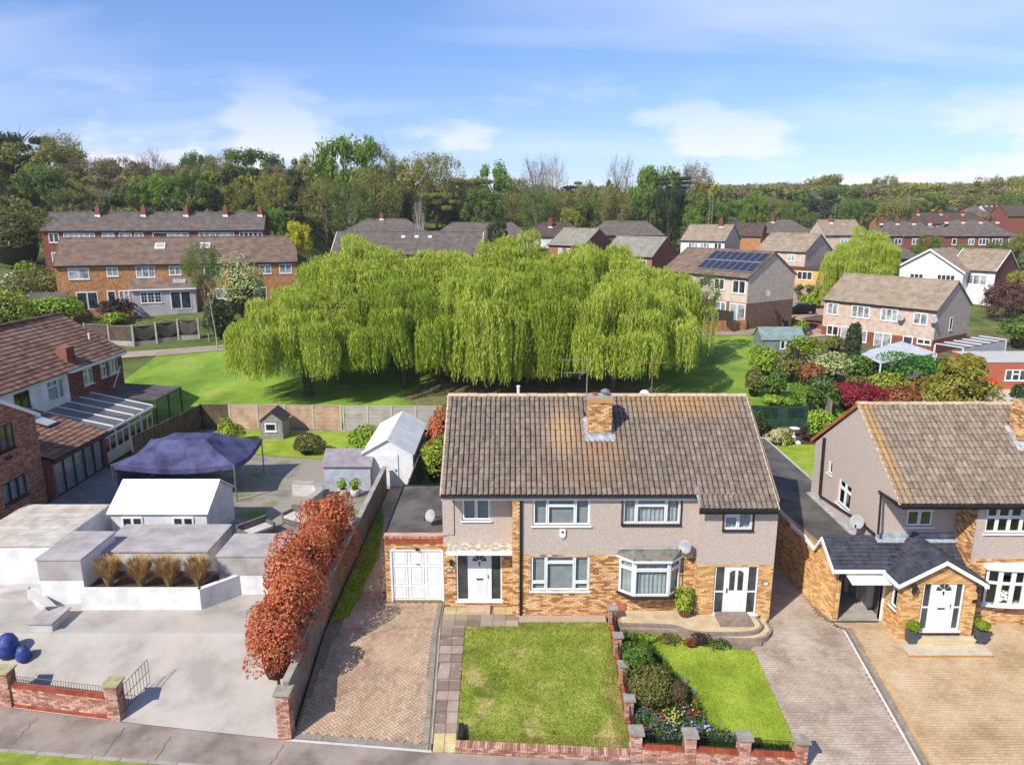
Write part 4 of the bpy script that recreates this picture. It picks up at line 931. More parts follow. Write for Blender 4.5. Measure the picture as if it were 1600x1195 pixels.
m = MB(); m.box(XLW+.04, XLW+.22, ys(-2)+.25, ys(-2)+.85, G(-2,19.6)-.1, G(-2,19.6)+.3); obj('end_pier', m, BLACK, FW)
# --- railed wall of the right hand garden
RW = thing('railed_garden_wall', 'low brick wall with stone-capped pillars and black railings round the right-hand front garden', 'garden wall', (XB, ys(4), -1.07))
CAP = pm('stone_cap', [S(132,126,116), S(162,156,144)], 4, .9, .4, 30, spots=[(S(110,104,94), 6, .58, .6)])
def pillar(parent, x, y, zb, h, s=.34, mat=BRICK_W, cap=True, ang=0.0, n=0, cs=.06, capmat=None):
    ux = Vector((math.cos(ang), math.sin(ang), 0)); uy = Vector((-ux.y, ux.x, 0)); c = Vector((x, y, zb)); t = thing('pillar', None, None, c); t.parent = parent; t.location = c-WL[parent.name]
    m = MB(); F0 = Fr(c-ux*s/2-uy*s/2, ux, -uy); m.fbox(F0, .012, s-.012, -.3, h, -s+.012, -.012); obj('pillar_core', m, MORTAR_G, t)
    for F in (F0, Fr(c+ux*s/2-uy*s/2, uy, ux), Fr(c-ux*s/2+uy*s/2, -uy, -ux), Fr(c+ux*s/2+uy*s/2, -ux, uy)): bricks(F, 0, s, 0, h, [], mat, t, n=n, proud=.004)
    if cap: m = MB(); F = Fr(c-ux*(s/2+cs)-uy*(s/2+cs), ux, -uy); m.fbox(F, 0, s+2*cs, h, h+.06, -s-2*cs, 0); obj('cap', m, capmat or CAP, t)
    return t
def railing(parent, a, b, h=.42, n=None, mat=IRON):
    a, b = Vector(a), Vector(b); L = (b-a).length; d = (b-a).normalized(); n = n or max(3, int(L/.1)); m = MB()
    for z in (.04, h): m.tube([a+Vector((0,0,z)), b+Vector((0,0,z))], .013, 4)
    for i in range(n+1): p = a+d*L*i/n; m.tube([p+Vector((0,0,.04)), p+Vector((0,0,h))], .008, 4, cap=False)
    return obj('railing', m, mat, parent)
side_y = [24.45, 22.95, 21.65, 20.25]
for y in side_y: pillar(RW, XB, y, G(XB, y)-.05, .80, .25)
for a, b in zip([24.45]+side_y[1:], side_y[1:]+[18.9]):
    ya, yb = a-.13, b+.13; F = Fr((XB-.1, ya, 0), (0,-1,0), (-1,0,0)); z = G(XB, (ya+yb)/2); m = MB(); m.box(XB-.088, XB+.1, yb, ya, G(XB, yb)-.4, z+.22); obj('wall_core', m, MORTAR_G, RW)
    bricks(F, 0, ya-yb, G(XB, yb)-.05, z+.22, [], BRICK_R, RW); rowlock(RW, F, ya-yb, z+.22, BRICK_R, depth=.22, w=.01); railing(RW, (XB, ya, z+.30), (XB, yb, z+.30))
pf = [994, 1079, 1165, 1255]; px_ = []
for i, p in enumerate(pf):
    yy0 = ys(4+i*2)+.18; x = Q(p, 1150, yy0)[0]; px_.append((x, ys(x)+.20)); pillar(RW, x, ys(x)+.20, -1.07, .96, .34, n=70)
for (xa, ya), (xb, yb) in zip(px_[:-1], px_[1:]):
    a, b = Vector((xa+.17, ya-.14, -1.07)), Vector((xb-.17, yb-.14, -1.07)); d = (b-a).normalized(); F = Fr(a, d, Vector((d.y,-d.x,0))); L = (b-a).length
    m = MB(); m.fbox(F, 0, L, -.1, .45, -.2, -.012); obj('wall_core', m, MORTAR_G, RW); bricks(F, 0, L, 0, .455, [], BRICK_W, RW, n=40)
    rowlock(RW, F, L, .455, BRICK_O, depth=.22); a2 = F(0, .55, -.1); b2 = F(L, .55, -.1); railing(RW, a2, b2, .36)
# --- right lawn, flower bed, shrubs
qe = [PG(1178, 1018), PG(1237, 1158)]
pl = [(XB+.15, ys(4)+.35), (qe[1].x+.1, ys(8)+.35), (qe[0].x, qe[0].y), (PG(1144, 1014).x, qe[0].y+.1), (PG(1050, 994).x, PG(1050, 994).y), (XB+.15, PG(990, 990).y)]
L2 = drape('right_lawn', pl, GRASS2, .04)
bed = [(XB+.15, ys(4)+.36), (PG(1195, 1172).x, ys(7)+.36), (PG(1160, 1160).x, PG(1160, 1158).y), (PG(1108, 1145).x, PG(1108, 1140).y), (PG(1092, 1105).x, PG(1092, 1100).y), (PG(1068, 1075).x, PG(1068, 1070).y), (PG(1020, 1015).x, PG(1020, 1015).y), (PG(1003, 1003).x, PG(1003, 998).y), (XB+.15, PG(985, 992).y)]
tufts('lawn_grass_blades', [p for p in pl], 16000, .04, GB2, L2, spread=.02, wid=.010, dz=.04)
BD = drape('flower_bed', bed, SOIL, .08)
bb = [PG(1190, 1008), ]
shr = [('bright green rounded shrub beside the railed wall, nearest the patio', 998, 1052, .58, .55, LEAF_G), ('olive-brown clipped shrub in the middle of the flower bed', 1020, 1100, .72, .55, LEAF_O), ('smaller brownish shrub behind the bedding flowers, next to the lawn', 1056, 1098, .42, .42, leafmat('brown_heather', [S(74,60,44), S(104,84,60), S(96,100,56)]))]
for i, (lb, x, y, r, h, mt) in enumerate(shr):
    p = PG(x, y); bush('garden_shrub', lb, 'shrub', p, (r, r*.9, h), mt, 3200, .045, seed=i+5, group='shrubs in the flower bed')
# bedding: foliage and flower heads
tufts('bedding_leaves', bed, 7000, .22, LEAF_G, None, spread=.05, wid=.035, dz=.08, seed=9, label='green leaves of the bedding plants filling the flower bed', cat='bedding plants')
def flowers(label, col, spots, n, seed, size=.035, h=.3):
    rng = np.random.default_rng(seed); Vv = []
    mt = pm('petals_'+col[0], [col[1], col[2]], 5, .7, rnd=.15, translucent=.3)
    for (x, y, r, k) in spots:
        p = PG(x, y)
        for _ in range(int(k*n)):
            a, q = rng.uniform(0, 6.28), r*math.sqrt(rng.random()); c = np.array((p.x+q*math.cos(a), p.y+q*math.sin(a), G(p.x, p.y)+.08+h*rng.uniform(.6, 1.1)))
            if not inpoly(c[0], c[1], bed): continue
            for j in range(5):
                t = 6.28*j/5+rng.random(); d = np.array((math.cos(t), math.sin(t), .25)); e = np.array((-math.sin(t), math.cos(t), 0)); s = size*rng.uniform(.8, 1.2)
                Vv += [c, c+d*s*.6+e*s*.45, c+d*s*1.1, c+d*s*.6-e*s*.45]
    o = npobj('bedding_flowers', np.array(Vv), None, mt); o['kind'] = 'stuff'; return tag(o, label, 'flowers')
flowers('pale violet-blue pansies spread through the flower bed', ('violet', S(110,104,190), S(160,156,220)), [(1000,1110,.5,1),(1010,1135,.5,1),(1040,1155,.55,1.3),(1080,1090,.3,.5),(1060,1080,.3,.4),(1100,1150,.35,.7),(1085,1140,.4,.6),(1130,1158,.35,.4),(1150,1165,.3,.25),(1000,1160,.4,.6)], 34, 11)
flowers('red flowers in small drifts in the flower bed', ('red', S(150,20,20), S(190,40,34)), [(1056,1097,.25,1),(1014,1120,.14,.7),(1030,1128,.16,.8),(1010,1152,.2,1),(1074,1124,.2,.8),(1068,1095,.15,.5),(1082,1128,.12,.5)], 14, 12)
flowers('orange flowers beside the clipped shrub', ('orange', S(196,90,30), S(214,120,50)), [(1028,1104,.28,1.6),(1035,1110,.2,.8),(1092,1128,.12,.6),(1033,1136,.16,.5),(1088,1108,.2,.6)], 14, 13)
flowers('pale yellow flowers in the middle of the flower bed', ('yellow', S(210,206,110), S(232,228,160)), [(1048,1128,.28,1.6),(1052,1140,.2,.8)], 18, 14)
flowers('white flowers near the lawn edge of the flower bed', ('white', S(210,208,214), S(236,236,240)), [(1105,1150,.15,.8),(1060,1140,.5,.8),(1075,1115,.35,.8)], 14, 15)
tufts('spiky_front_leaves', [(XB+.2, ys(4)+.38), (px_[-1][0]-.2, ys(8)+.38), (px_[-1][0]-.2, ys(8)+.62), (XB+.2, ys(4)+.62)], 3600, .32, leafmat('bluebell_leaf', [S(40,74,24), S(66,104,36)], rnd=.3), None, spread=.06, wid=.018, dz=.05, label='dark green strappy leaves just behind the black front railings', cat='plants')
# --- curved patio
PAT = pm('patio_beige', [S(184,164,130), S(206,188,156)], 2.5, .9, .3, 60, spots=[(S(160,140,112), 1.5, .6, .4)])
PATE = pm('patio_edge', [S(128,112,100), S(152,136,122)], 5, .9, .3, 40, rnd=.1)
PT = thing('patio', 'curved two-tier beige patio with a darker rounded edge in front of the right-hand door', 'patio', (6.5, 24, 0))
def curvedslab(pts, back, z0, z1, nm):
    m = MB(); m.prism([(x, y, z0) for x, y in pts+back], (0,0,z1-z0-.012)); o = obj(nm, m, PATE, PT)
    c = Vector((sum(p[0] for p in pts)/len(pts), 24.8, 0)); ins = []
    for i, (x, y) in enumerate(pts):
        a, b = Vector(pts[max(0, i-1)]), Vector(pts[min(len(pts)-1, i+1)]); d = (b-a).normalized(); ins.append((x-d.y*.10, y+d.x*.10))
    m = MB(); m.prism([(x, y, z1-.012) for x, y in ins+back], (0,0,.012)); obj(nm+'_paving', m, PAT, PT)
    for a, b in zip(pts[:-1], pts[1:]):                         # edge bricks along the curve
        pass
def smooth(pts, n=4):
    out = []
    for i in range(len(pts)-1):
        p0, p1, p2, p3 = (Vector(pts[max(0, i-1)]), Vector(pts[i]), Vector(pts[i+1]), Vector(pts[min(len(pts)-1, i+2)]))
        for k in range(n):
            t = k/n; q = .5*((2*p1)+(-p0+p2)*t+(2*p0-5*p1+4*p2-p3)*t*t+(-p0+3*p1-3*p2+p3)*t**3); out.append((q.x, q.y))
    return out+[tuple(pts[-1])]
up_ = smooth([xy(P(*q, .30)) for q in ((968, 974), (1000, 975), (1050, 977), (1075, 984), (1100, 988), (1160, 988), (1183, 985), (1192, 977), (1187, 968), (1182, 963))])
lo_2 = smooth([xy(P(*q, .15)) for q in ((970, 982), (1050, 985), (1080, 990), (1105, 995), (1165, 998), (1195, 995), (1206, 985), (1203, 977), (1198, 971))])
curvedslab(lo_2, [(xR-.05, YR-.03), (xC, YR-.03), (xC, YM-.06), (XB+.15, YM-.06)], -.35, .15, 'lower_tier')
curvedslab(up_, [(xR-.35, YR-.035), (xC-.01, YR-.035), (xC-.01, YM-.065), (XB+.16, YM-.065)], .15, .30, 'upper_tier')
a, b = P(1126, 977, .36), P(1177, 977, .36); m = MB(); m.box(a.x, b.x, a.y, YR-.06, .30, .43); m.box(a.x+.05, b.x-.05, a.y+.05, YR-.065, .43, .45); tag(obj('doorstep', m, PATE), 'square-edged beige and brown doorstep on the curved patio, right-hand door', 'doorstep')
a, b = P(1144, 1003, 0.02), P(1190, 1003, 0.02); m = MB(); m.box(a.x, b.x, a.y-.05, a.y+.28, -.4, .02); tag(obj('garden_step', m, PATE), 'low oblong step between the right lawn and the curved patio', 'step')
p = P(1069, 962, .30); pot = thing('plant_pot', 'round brown glazed pot with a yellow-green bush, by the bay window', 'potted plant', p)
m = MB(); m.lathe(p, [(.14,0),(.22,.10),(.26,.24),(.24,.32),(.27,.36),(.24,.36),(.22,.30)], 16); obj('pot', m, pm('brown_glaze', [S(86,48,32), S(112,66,44)], 4, .25, spec=.6), pot, True)
bush('', '', '', p+Vector((0,0,.30)), (.32, .32, .36), LEAF_Y, 900, .06, parent=pot, seed=31, stem=False); bush('', '', '', p+Vector((0,0,.26)), (.30, .30, .14), LEAF_L, 300, .08, parent=pot, seed=32, stem=False)
for i, (x, y, r, h, mt, lb) in enumerate(((985, 1001, .22, .12, LEAF_G, 'small leafy green plant at the left end of the bed under the patio'), (1012, 1001, .32, .13, LEAF_L, 'bright green edging plants below the patio wall'), (1045, 1003, .40, .10, LEAF_O, 'low olive creeping plant below the bend of the patio'), (1079, 1011, .25, .18, LEAF_U, 'reddish spiky plant at the patio edge'), (1095, 1008, .30, .22, LEAF_K, 'dark purple bushy plant at the patio edge'), (1122, 1012, .38, .16, LEAF_G, 'green low hedge plant next to the oblong step'))):
    bush('edging_plant', lb, 'plant', PG(x, y), (r, r*.7, h), mt, 420, .04, seed=40+i, stem=False, group='plants below the patio')
p = P(965, 952, .35); m = MB(); m.box(p.x-.08, p.x+.3, p.y, p.y+.26, .3, .62); m.lathe((p.x+.25, p.y+.2, .62), [(.1,0),(.14,.1),(.1,.16)], 8); tag(obj('flower_trough', m, BRICK_R), 'small red brick planter at the top end of the dividing wall', 'planter')
# --- middle drive (grey-pink blocks) and right drive (tan blocks)
w0, w1 = PG(1318, 985), PG(1437, 1196); lnx = lambda y: w0.x+(w1.x-w0.x)*(w0.y-y)/(w0.y-w1.y)
wall_r = lambda y: 12.25
mid = [(qe[1].x+.18, ys(8)+.02), (lnx(ys(10))-.02, ys(11)+.02), (lnx(22)-.02, 22), (w0.x-.03, w0.y), (11.92, 25.2), (11.92, 36), (xR+.02, 36), (xR+.02, 24.7), (PG(1206, 985).x, 24.3), (qe[0].x+.02, qe[0].y)]
D3 = drape('shared_driveway', mid, SAND, -.02); paving(D3, [(x-(.14 if i in (0, 9) else 0), y) for i, (x, y) in enumerate(mid)], BP2, .0, 'stretch', 300, inside=lambda x, y: y < 30)
rt = [(lnx(ys(10))+.08, ys(11)+.02), (26, ys(14)+.02), (26, 24.75), (14.0, 24.75), (12.2, 24.75), (w0.x+.1, w0.y)]
D4 = drape('tan_driveway', rt, SAND, -.02); inn = [(lnx(ys(10))+.5, ys(11)+.02), (26, ys(14)+.02), (26, 24.7), (12.4, 24.7), (w0.x+.5, w0.y)]
inn = [(x-(.18 if i in (0, 4) else 0), y) for i, (x, y) in enumerate(inn)]; paving(D4, inn, BP3, .0, 'stretch', 300, inside=lambda x, y: x < 20.5)
course(D4, [(w0.x+.22, w0.y+.2), (lnx(ys(10))+.2, ys(11)+.04)], BPG, .2, .1); course(D4, [(w0.x+.32, w0.y+.2), (lnx(ys(10))+.3, ys(11)+.04)], BPG, .2, .1); course(D4, [(w0.x+.42, w0.y+.2), (lnx(ys(10))+.4, ys(11)+.04)], BPO, .2, .1)
drape('kerb_line', [(w0.x-.04, w0.y), (w0.x+.05, w0.y), (lnx(ys(10))+.05, ys(11)), (lnx(ys(10))-.04, ys(11))], pm('pale_kerb_line', [S(196,188,176), S(212,204,194)], 3, .9), .02)
m = MB()
# ------------------------------------------------------------------ house on the right
TILE2 = pm('buff_roof_tile', [S(112,99,86), S(137,122,107), S(155,140,123)], 5, .95, .5, 30, rnd=.06, hue=.2, spots=[(S(98,84,72), 8, .62, .5), (S(190,178,160), 14, .66, .5)])
lichen(TILE2, 14.2, 27, 0, .35, 5, S(180,140,84), .7)
H2 = thing('semi_detached_house', 'pebbledashed semi on the right with buff tile roof and dark-tiled gabled porch', 'house', (18, 28, 0))
X2, X2b = 14.05, 26.3; YF, YU = 24.55, 25.72; EY2, EZ2, RY2, RZ2, YB2 = 24.10, 5.10, 28.0, 7.78, 31.75
F2, F2U = front(YF), front(YU); xs2 = Q(1522, 840, YF)[0]; z2 = Q(1560, 873, YF)[1]
w2a = rect(YU, 1415, 790, 1461, 822); w2a = (*w2a[:3], min(w2a[3], 4.98)); w2b = rect(YF, 1537, 792, 1640, 833); w2b = (*w2b[:3], min(w2b[3], 4.9))
wb2 = (Q(1538, 905, YF)[0], Q(1538, 905, YF)[0]+2.7, Q(1560, 940, YF)[1], Q(1560, 886, YF)[1])
GS = Fr((X2, YB2-.1, 0), (0,-1,0), (-1,0,0))                # gable side, u runs towards the street
def gr(x0, y0, x1, y1):
    a, b = R(x0, (y0+y1)/2-8, X2), R(x1, (y0+y1)/2+8, X2); zt = R((x0+x1)/2, y0, X2)[1]; zb = R((x0+x1)/2, y1, X2)[1]
    return (YB2-.1-a[0], YB2-.1-b[0], zb, zt)
g1 = (YB2-.1-R(1308, 775, X2)[0], YB2-.1-R(1328, 790, X2)[0], R(1318, 793, X2)[1], R(1318, 750, X2)[1]); g2 = (YB2-.1-R(1294, 728, X2)[0], YB2-.1-R(1300, 733, X2)[0], R(1297, 741, X2)[1], R(1297, 718, X2)[1])
m = MB(); wallface(m, F2U, X2, xs2, 0, 5.06, [w2a]); wallface(m, F2, xs2, X2b, z2, 4.95, [w2b]); wallface(m, GS, 0, YB2-.1-YU, 0, 5.0, [g1, g2])
m.add([(X2,YU,5.0),(X2,YU,EZ2+(YU-EY2)*(RZ2-EZ2)/(RY2-EY2)-.08),(X2,EY2+.03,EZ2-.12),(X2,EY2+.03,EZ2-.2)],[(0,1,2,3)]); m.add([(X2,YU,5.0), (X2,YB2-.1,5.0), (X2,RY2,RZ2-.08), (X2,YU,EZ2+(YU-EY2)*(RZ2-EZ2)/(RY2-EY2)-.08)], [(0,1,2,3)]); m.quad((X2b,YF,0),(X2b,YB2-.1,0),(X2b,YB2-.1,5.0),(X2b,RY2,RZ2-.08),(X2b,YF,5.0)); m.quad((X2,YB2-.1,0),(X2b,YB2-.1,0),(X2b,YB2-.1,5.0),(X2,YB2-.1,5.0))
obj('rendered_wall', m, DASH, H2)
m = MB(); wallface(m, F2, xs2, X2b, -.4, z2, [wb2]); m.quad((xs2,YF,-.3),(xs2,YU,-.3),(xs2,YU,5.05),(xs2,YF,5.05)); obj('mortar_bed', m, MORTAR, H2)
bricks(F2, xs2, 21.5, .0, z2, [wb2], BRICK_Y, H2); bricks(Fr((xs2, YU, 0), (0,-1,0), (-1,0,0)), 0, YU-YF, 0, 5.0, [], BRICK_Y, H2)
Ra2, Rb2 = Vector((13.93, EY2, EZ2)), Vector((26.4, EY2, EZ2)); up2 = Vector((0, RY2-EY2, RZ2-EZ2)); up2n = up2.normalized()
m = MB(); t0 = Vector((0,-.02,-.03)); m.quad(Ra2+t0, Rb2+t0, Rb2+up2+t0, Ra2+up2+t0); m.quad((Ra2.x,RY2,RZ2-.02),(Rb2.x,RY2,RZ2-.02),(Rb2.x,YB2+.2,EZ2-.1),(Ra2.x,YB2+.2,EZ2-.1)); m.quad(Ra2-Vector((0,0,.15)), Rb2-Vector((0,0,.15)), (Rb2.x,YU,EZ2-.12),(Ra2.x,YU,EZ2-.12)); obj('roof', m, UNDER, H2)
m = MB()
for k in range(12):
    a, b = k/12, (k+1)/12; y0, y1 = RY2+(YB2+.2-RY2)*a, RY2+(YB2+.2-RY2)*b; z0, z1 = RZ2+.02+(EZ2-.1-RZ2)*a, RZ2+.02+(EZ2-.1-RZ2)*b
    m.quad((Rb2.x,y0,z0),(Ra2.x,y0,z0),(Ra2.x,y1+.03,z1+.03),(Rb2.x,y1+.03,z1+.03)); m.quad((Rb2.x,y1+.03,z1+.03),(Ra2.x,y1+.03,z1+.03),(Ra2.x,y1+.03,z1),(Rb2.x,y1+.03,z1))
obj('rear_slope', m, TILE2, H2)
tile_slope(H2, Ra2, Rb2, up2n, up2.length, TILE2, me=tilemesh(), n=300, skip=lambda o: 19.5 < o.x < 20.6 and 26.3 < o.y < 27.0); ridge_tiles(H2, (Ra2.x, RY2, RZ2+.02), (22.5, RY2, RZ2+.02), MATS['ridge_mortar_tile'])
m = MB(); m.prism([Ra2+Vector((0,0,-.05)), Ra2+up2+Vector((0,0,-.03)), Ra2+up2+Vector((0,0,.05)), Ra2+Vector((0,0,.04))], (.07,0,0)); obj('verge', m, vm, H2)
m = MB(); m.prism([(Ra2.x, YB2+.2, EZ2-.2), (Ra2.x, RY2, RZ2-.12), (Ra2.x, RY2, RZ2+.05), (Ra2.x, YB2+.2, EZ2-.02)], (.07,0,0)); obj('bargeboard', m, WOOD_O, H2)
gutter((Ra2.x, EY2-.06, EZ2-.03), (Rb2.x, EY2-.06, EZ2-.03), H2, BLACK); m = MB(); m.box(X2, Rb2.x, EY2, EY2+.02, EZ2-.2, EZ2-.03); obj('fascia', m, DBROWN, H2)
window(H2, F2U, *w2a, panes=[(0,.76,.5,1),(0,0,.5,.76),(.5,.76,1,1),(.5,0,1,.76)]); 
n3 = [(k/5, a, (k+1)/5, b) for k in range(5) for a, b in ((.6, 1), (0, .6))]; window(H2, F2, *w2b, panes=n3)
window(H2, GS, *g1, panes=[(0,.66,.5,1),(.5,.66,1,1),(0,0,.5,.66),(.5,0,1,.66)]); window(H2, GS, *g2)
# pipes on the gable
def pip(pts, r, mat=BLACK): m = MB(); m.tube([(X2-.08, *R(px, py, X2-.08)) for px, py in pts], r, 8); obj('waste_pipe', m, mat, H2)
pip([(1288, 684), (1281, 772), (1283, 777)], .07); pip([(1284, 776), (1340, 812), (1366, 834)], .05); pip([(1372, 834), (1377, 769), (1404, 787)], .045)
x = 20; m = MB(); m.box(19.52, 20.5, 26.35, 27.0, 6.0, 8.3); ch2 = obj('chimney_stack', m, MORTAR, H2)
for F, L in ((Fr((19.51, 26.34, 0), (1,0,0), (0,-1,0)), 1.0), (Fr((19.51, 27.01, 0), (0,-1,0), (-1,0,0)), .67)): bricks(F, 0, L, 6.3, 8.3, [], BRICK_Y, H2)
m = MB()
def sp2(x, y, d): return Vector((x, y, EZ2+(y-EY2)*(RZ2-EZ2)/(RY2-EY2)+d))
m.prism([sp2(19.3,26.0,.07), sp2(20.7,26.0,.07), sp2(20.7,26.34,.09), sp2(19.3,26.34,.09)], (0,0,.012)); m.prism([sp2(19.3,26.34,.07), sp2(19.52,26.34,.07), sp2(19.52,27.0,.09), sp2(19.3,27.0,.09)], (0,0,.012)); obj('flashing', m, LEAD, H2)
# bow window of the right house
bw = thing('bow_window', None, None, (17.8, YF, wb2[2])); bw.parent = H2; bw.location = Vector((17.8, YF, wb2[2]))-WL[H2.name]
bx0, bx1 = wb2[0], wb2[1]; nb = 6; arc = []
for i in range(nb+1): t = -1+2*i/nb; arc.append(Vector((bx0+(bx1-bx0)*i/nb, YF-.28*(1-t*t*.95)**.5 if abs(t) < 1 else YF-.09, 0)))
for a, b in zip(arc[:-1], arc[1:]):
    d = (b-a).normalized(); F = Fr(a, d, Vector((d.y,-d.x,0))); window(bw, F, 0, (b-a).length, wb2[2], wb2[3], [(0,.62,1,1),(0,0,1,.62)], sill=False, fw=.05, w=0, name='bow_light')
out = [p+Vector((0,-.1,0)) for p in arc]; out[0].x -= .1; out[-1].x += .1
cl = [Vector((out[-1].x, YF+.0, 0)), Vector((out[0].x, YF+.0, 0))]
m = MB(); m.prism([p+Vector((0,0,wb2[3])) for p in out+cl], (0,0,.10)); obj('bow_fascia', m, WHITE, bw); m = MB(); m.prism([p+Vector((0,0,wb2[3]+.1)) for p in [q+(Vector((0,.06,0))) for q in out]+cl], (0,0,.10)); obj('bow_roof', m, WPAINT, bw)
m = MB(); m.prism([p+Vector((0,0,wb2[2]-.07)) for p in out+cl], (0,0,.07)); obj('bow_sill', m, WHITE, bw)
m = MB(); 
for i in range(26): 
    a = random.uniform(0, 6.28); r = random.random()**.5*.25; m.lathe((bx0+.75+math.cos(a)*r, YF-.2+math.sin(a)*r*.4, wb2[2]+.08+random.random()*.45), [(.02,0),(.06,.04),(.05,.09),(.01,.11)], 6)
tag(obj('flower_vase', m, WPAINT), 'white flower arrangement behind the bow window of the right house', 'flowers')
# --- porch, lean-to roof and garage: parts of the same house
ZL0, ZL1, YE, YW = 2.33, 3.05, 24.55, YU-.02; XG0, XG1 = 12.05, 17.05
FLAT = tilemesh(.3, .2)
fl = MB(); fl.add([(-.147,0,.034),(.147,0,.034),(.147,.2,0),(-.147,.2,0),(-.147,0,0),(.147,0,0)], [(0,1,2,3),(4,5,1,0),(0,3,4),(1,5,2)]); SLM = bpy.data.meshes.new('slate_tile'); SLM.from_pydata(fl.v, [], fl.f); SLM.update()
SLATE = pm('dark_slate_tile', [S(50,52,60), S(66,68,78), S(78,80,90)], 3, .6, .2, 40, rnd=.10, spec=.4)
def slab(parent, nm, pts, mat, t=.04): m = MB(); m.prism(pts, (0,0,-t)); return obj(nm, m, mat, parent)
PO = thing('porch_roof', None, None, (15, 24.5, 2.3)); PO.parent = H2; PO.location = Vector((15, 24.5, 2.3))-WL[H2.name]
upL = Vector((0, YW-YE, ZL1-ZL0)); slab(PO, 'lean_to_deck', [(XG0, YE, ZL0), (XG1, YE, ZL0), (XG1, YW, ZL1), (XG0, YW, ZL1)], UNDER)
def splitme(me): c = me.copy(); return c
xap, zap, yp0 = 15.55, 3.22, 23.45; xl, xr_ = 13.95, 17.15; ze = 2.30
slL = (zap-ze)/(xap-xl)
tile_slope(PO, (XG0, YE, ZL0), (XG1, YE, ZL0), upL.normalized(), upL.length, SLATE, w=.3, gauge=.165, me=SLM, n=110, skip=lambda o: xl+.1 < o.x < xr_ and (zap-abs(o.x-xap)*slL) > o.z+.05)
pl_ = lambda o: (o.z > ZL0+(o.y-YE)*(ZL1-ZL0)/(YW-YE)-.02) or o.y < YE
slab(PO, 'porch_deck', [(xl, yp0, ze), (xap, yp0, zap), (xap, YW, zap), (xl, YW, ze)], UNDER); slab(PO, 'porch_deck', [(xap, yp0, zap), (xr_, yp0, ze), (xr_, YW, ze), (xap, YW, zap)], UNDER)
nl = Vector((xap-xl, 0, zap-ze)); tile_slope(PO, (xl, YW, ze), (xl, yp0, ze), nl.normalized(), nl.length, SLATE, w=.3, gauge=.165, me=SLM, n=80, skip=lambda o: not pl_(o))
nr_ = Vector((xap-xr_, 0, zap-ze)); tile_slope(PO, (xr_, yp0, ze), (xr_, YW, ze), nr_.normalized(), nr_.length, SLATE, w=.3, gauge=.165, me=SLM, n=80, skip=lambda o: not pl_(o))
ridge_tiles(PO, (xap, yp0, zap+.0), (xap, YW, zap+.0), SLATE, .1)
ridge_tiles(PO, (XG0, YW+.02, ZL1+.0), (X2, YW+.02, ZL1), SLATE, .1)
m = MB(); m.box(X2+.0, xs2-.01, YU-.10, YU-.01, ZL1-.02, ZL1+.20); m.prism([(X2, YU-.3, ZL1-.09), (xs2-.01, YU-.3, ZL1-.09), (xs2-.01, YU-.02, ZL1+.05), (X2, YU-.02, ZL1+.05)], (0,0,.03)); obj('flashing', m, LEAD, PO)
for (ax, az), (bx, bz) in (((xl-.03, ze-.02), (xap, zap)), ((xap, zap), (xr_+.03, ze-.02))):
    m = MB(); m.prism([(ax, yp0-.03, az-.17), (bx, yp0-.03, bz-.17), (bx, yp0-.03, bz-.01), (ax, yp0-.03, az-.01)], (0,.03,0)); obj('bargeboard', m, WHITE, PO)
m = MB(); m.box(XG0, xl, YE-.12, YE-.02, ZL0-.14, ZL0-.02); m.box(xl-.10, xl-.0, yp0, YE-.02, ze-.14, ze-.03); obj('white_gutter', m, WHITE, PO)
# garage side wall with its white capping
GW = [Vector((12.38, 24.85, 0)), Vector((12.12, 26.2, 0)), Vector((11.75, 29.3, 0)), Vector((11.3, 40.0, 0))]; zf = 2.52
for a, b, za, zb in ((GW[0], GW[1], 2.35, 2.4), (GW[1], GW[2], zf, zf), (GW[2], GW[3], zf, zf)):
    d = (a-b).normalized(); F = Fr(b, d, Vector((d.y, -d.x, 0))); L = (a-b).length
    m = MB(); m.fbox(F, 0, L, -.3, min(za, zb), -.2, 0); obj('garage_wall', m, MORTAR, H2)
    if b.y < 35: bricks(F, 0, L, -.1, min(za, zb), [], BRICK_P, H2, n=60 if a.y < 25 else 0)
    else: bricks(F, L-5, L, -.1, min(za, zb), [], BRICK_P, H2)
m = MB(); m.add([(12.38,24.85,2.3),(12.12,26.2,2.3),(12.2,25.66,3.0),(12.5,24.85,2.3),(12.24,26.2,2.3),(12.32,25.66,3.0)], [(0,2,1),(3,4,5),(0,3,5,2),(2,5,4,1)]); obj('garage_gablet', m, BRICK_P, H2)
def strip(pts, mat, nm, w=.14, t=.05, par=H2):
    m = MB()
    for a, b in zip(pts[:-1], pts[1:]): a, b = Vector(a), Vector(b); m.prism([a, b, b+Vector((0,0,w)), a+Vector((0,0,w))], (-t,0,0))
    obj(nm, m, mat, par)
strip([(12.02, YE-.1, ZL0-.16), (12.02, 25.66, ZL1-.12), (12.0, 26.15, 2.26), (11.86, 27.0, zf-.06), (11.72, 27.9, zf-.05)], WHITE, 'bargeboard', .17)
strip([(11.72, 27.9, zf-.0), (11.68, 29.3, zf), (11.25, 40.1, zf)], MATS['concrete'], 'wall_capping', .05, -.22)
m = MB(); m.add([(12.1,26.15,zf-.04),(14.04,26.15,zf-.04),(14.04,31.6,zf-.02),(14.04,31.66,zf-.02),(14.75,31.66,zf-.02),(14.75,40,zf),(11.3,40,zf),(11.72,29.3,zf-.02)], [tuple(range(8))]); obj('flat_roof', m, FELT, H2)
m = MB(); m.box(14.75, 14.82, 31.8, 40.1, zf-.25, zf+.04); m.box(11.3, 14.75, 40.0, 40.07, zf-.25, zf+.05); obj('roof_kerb', m, CONC_L, H2)
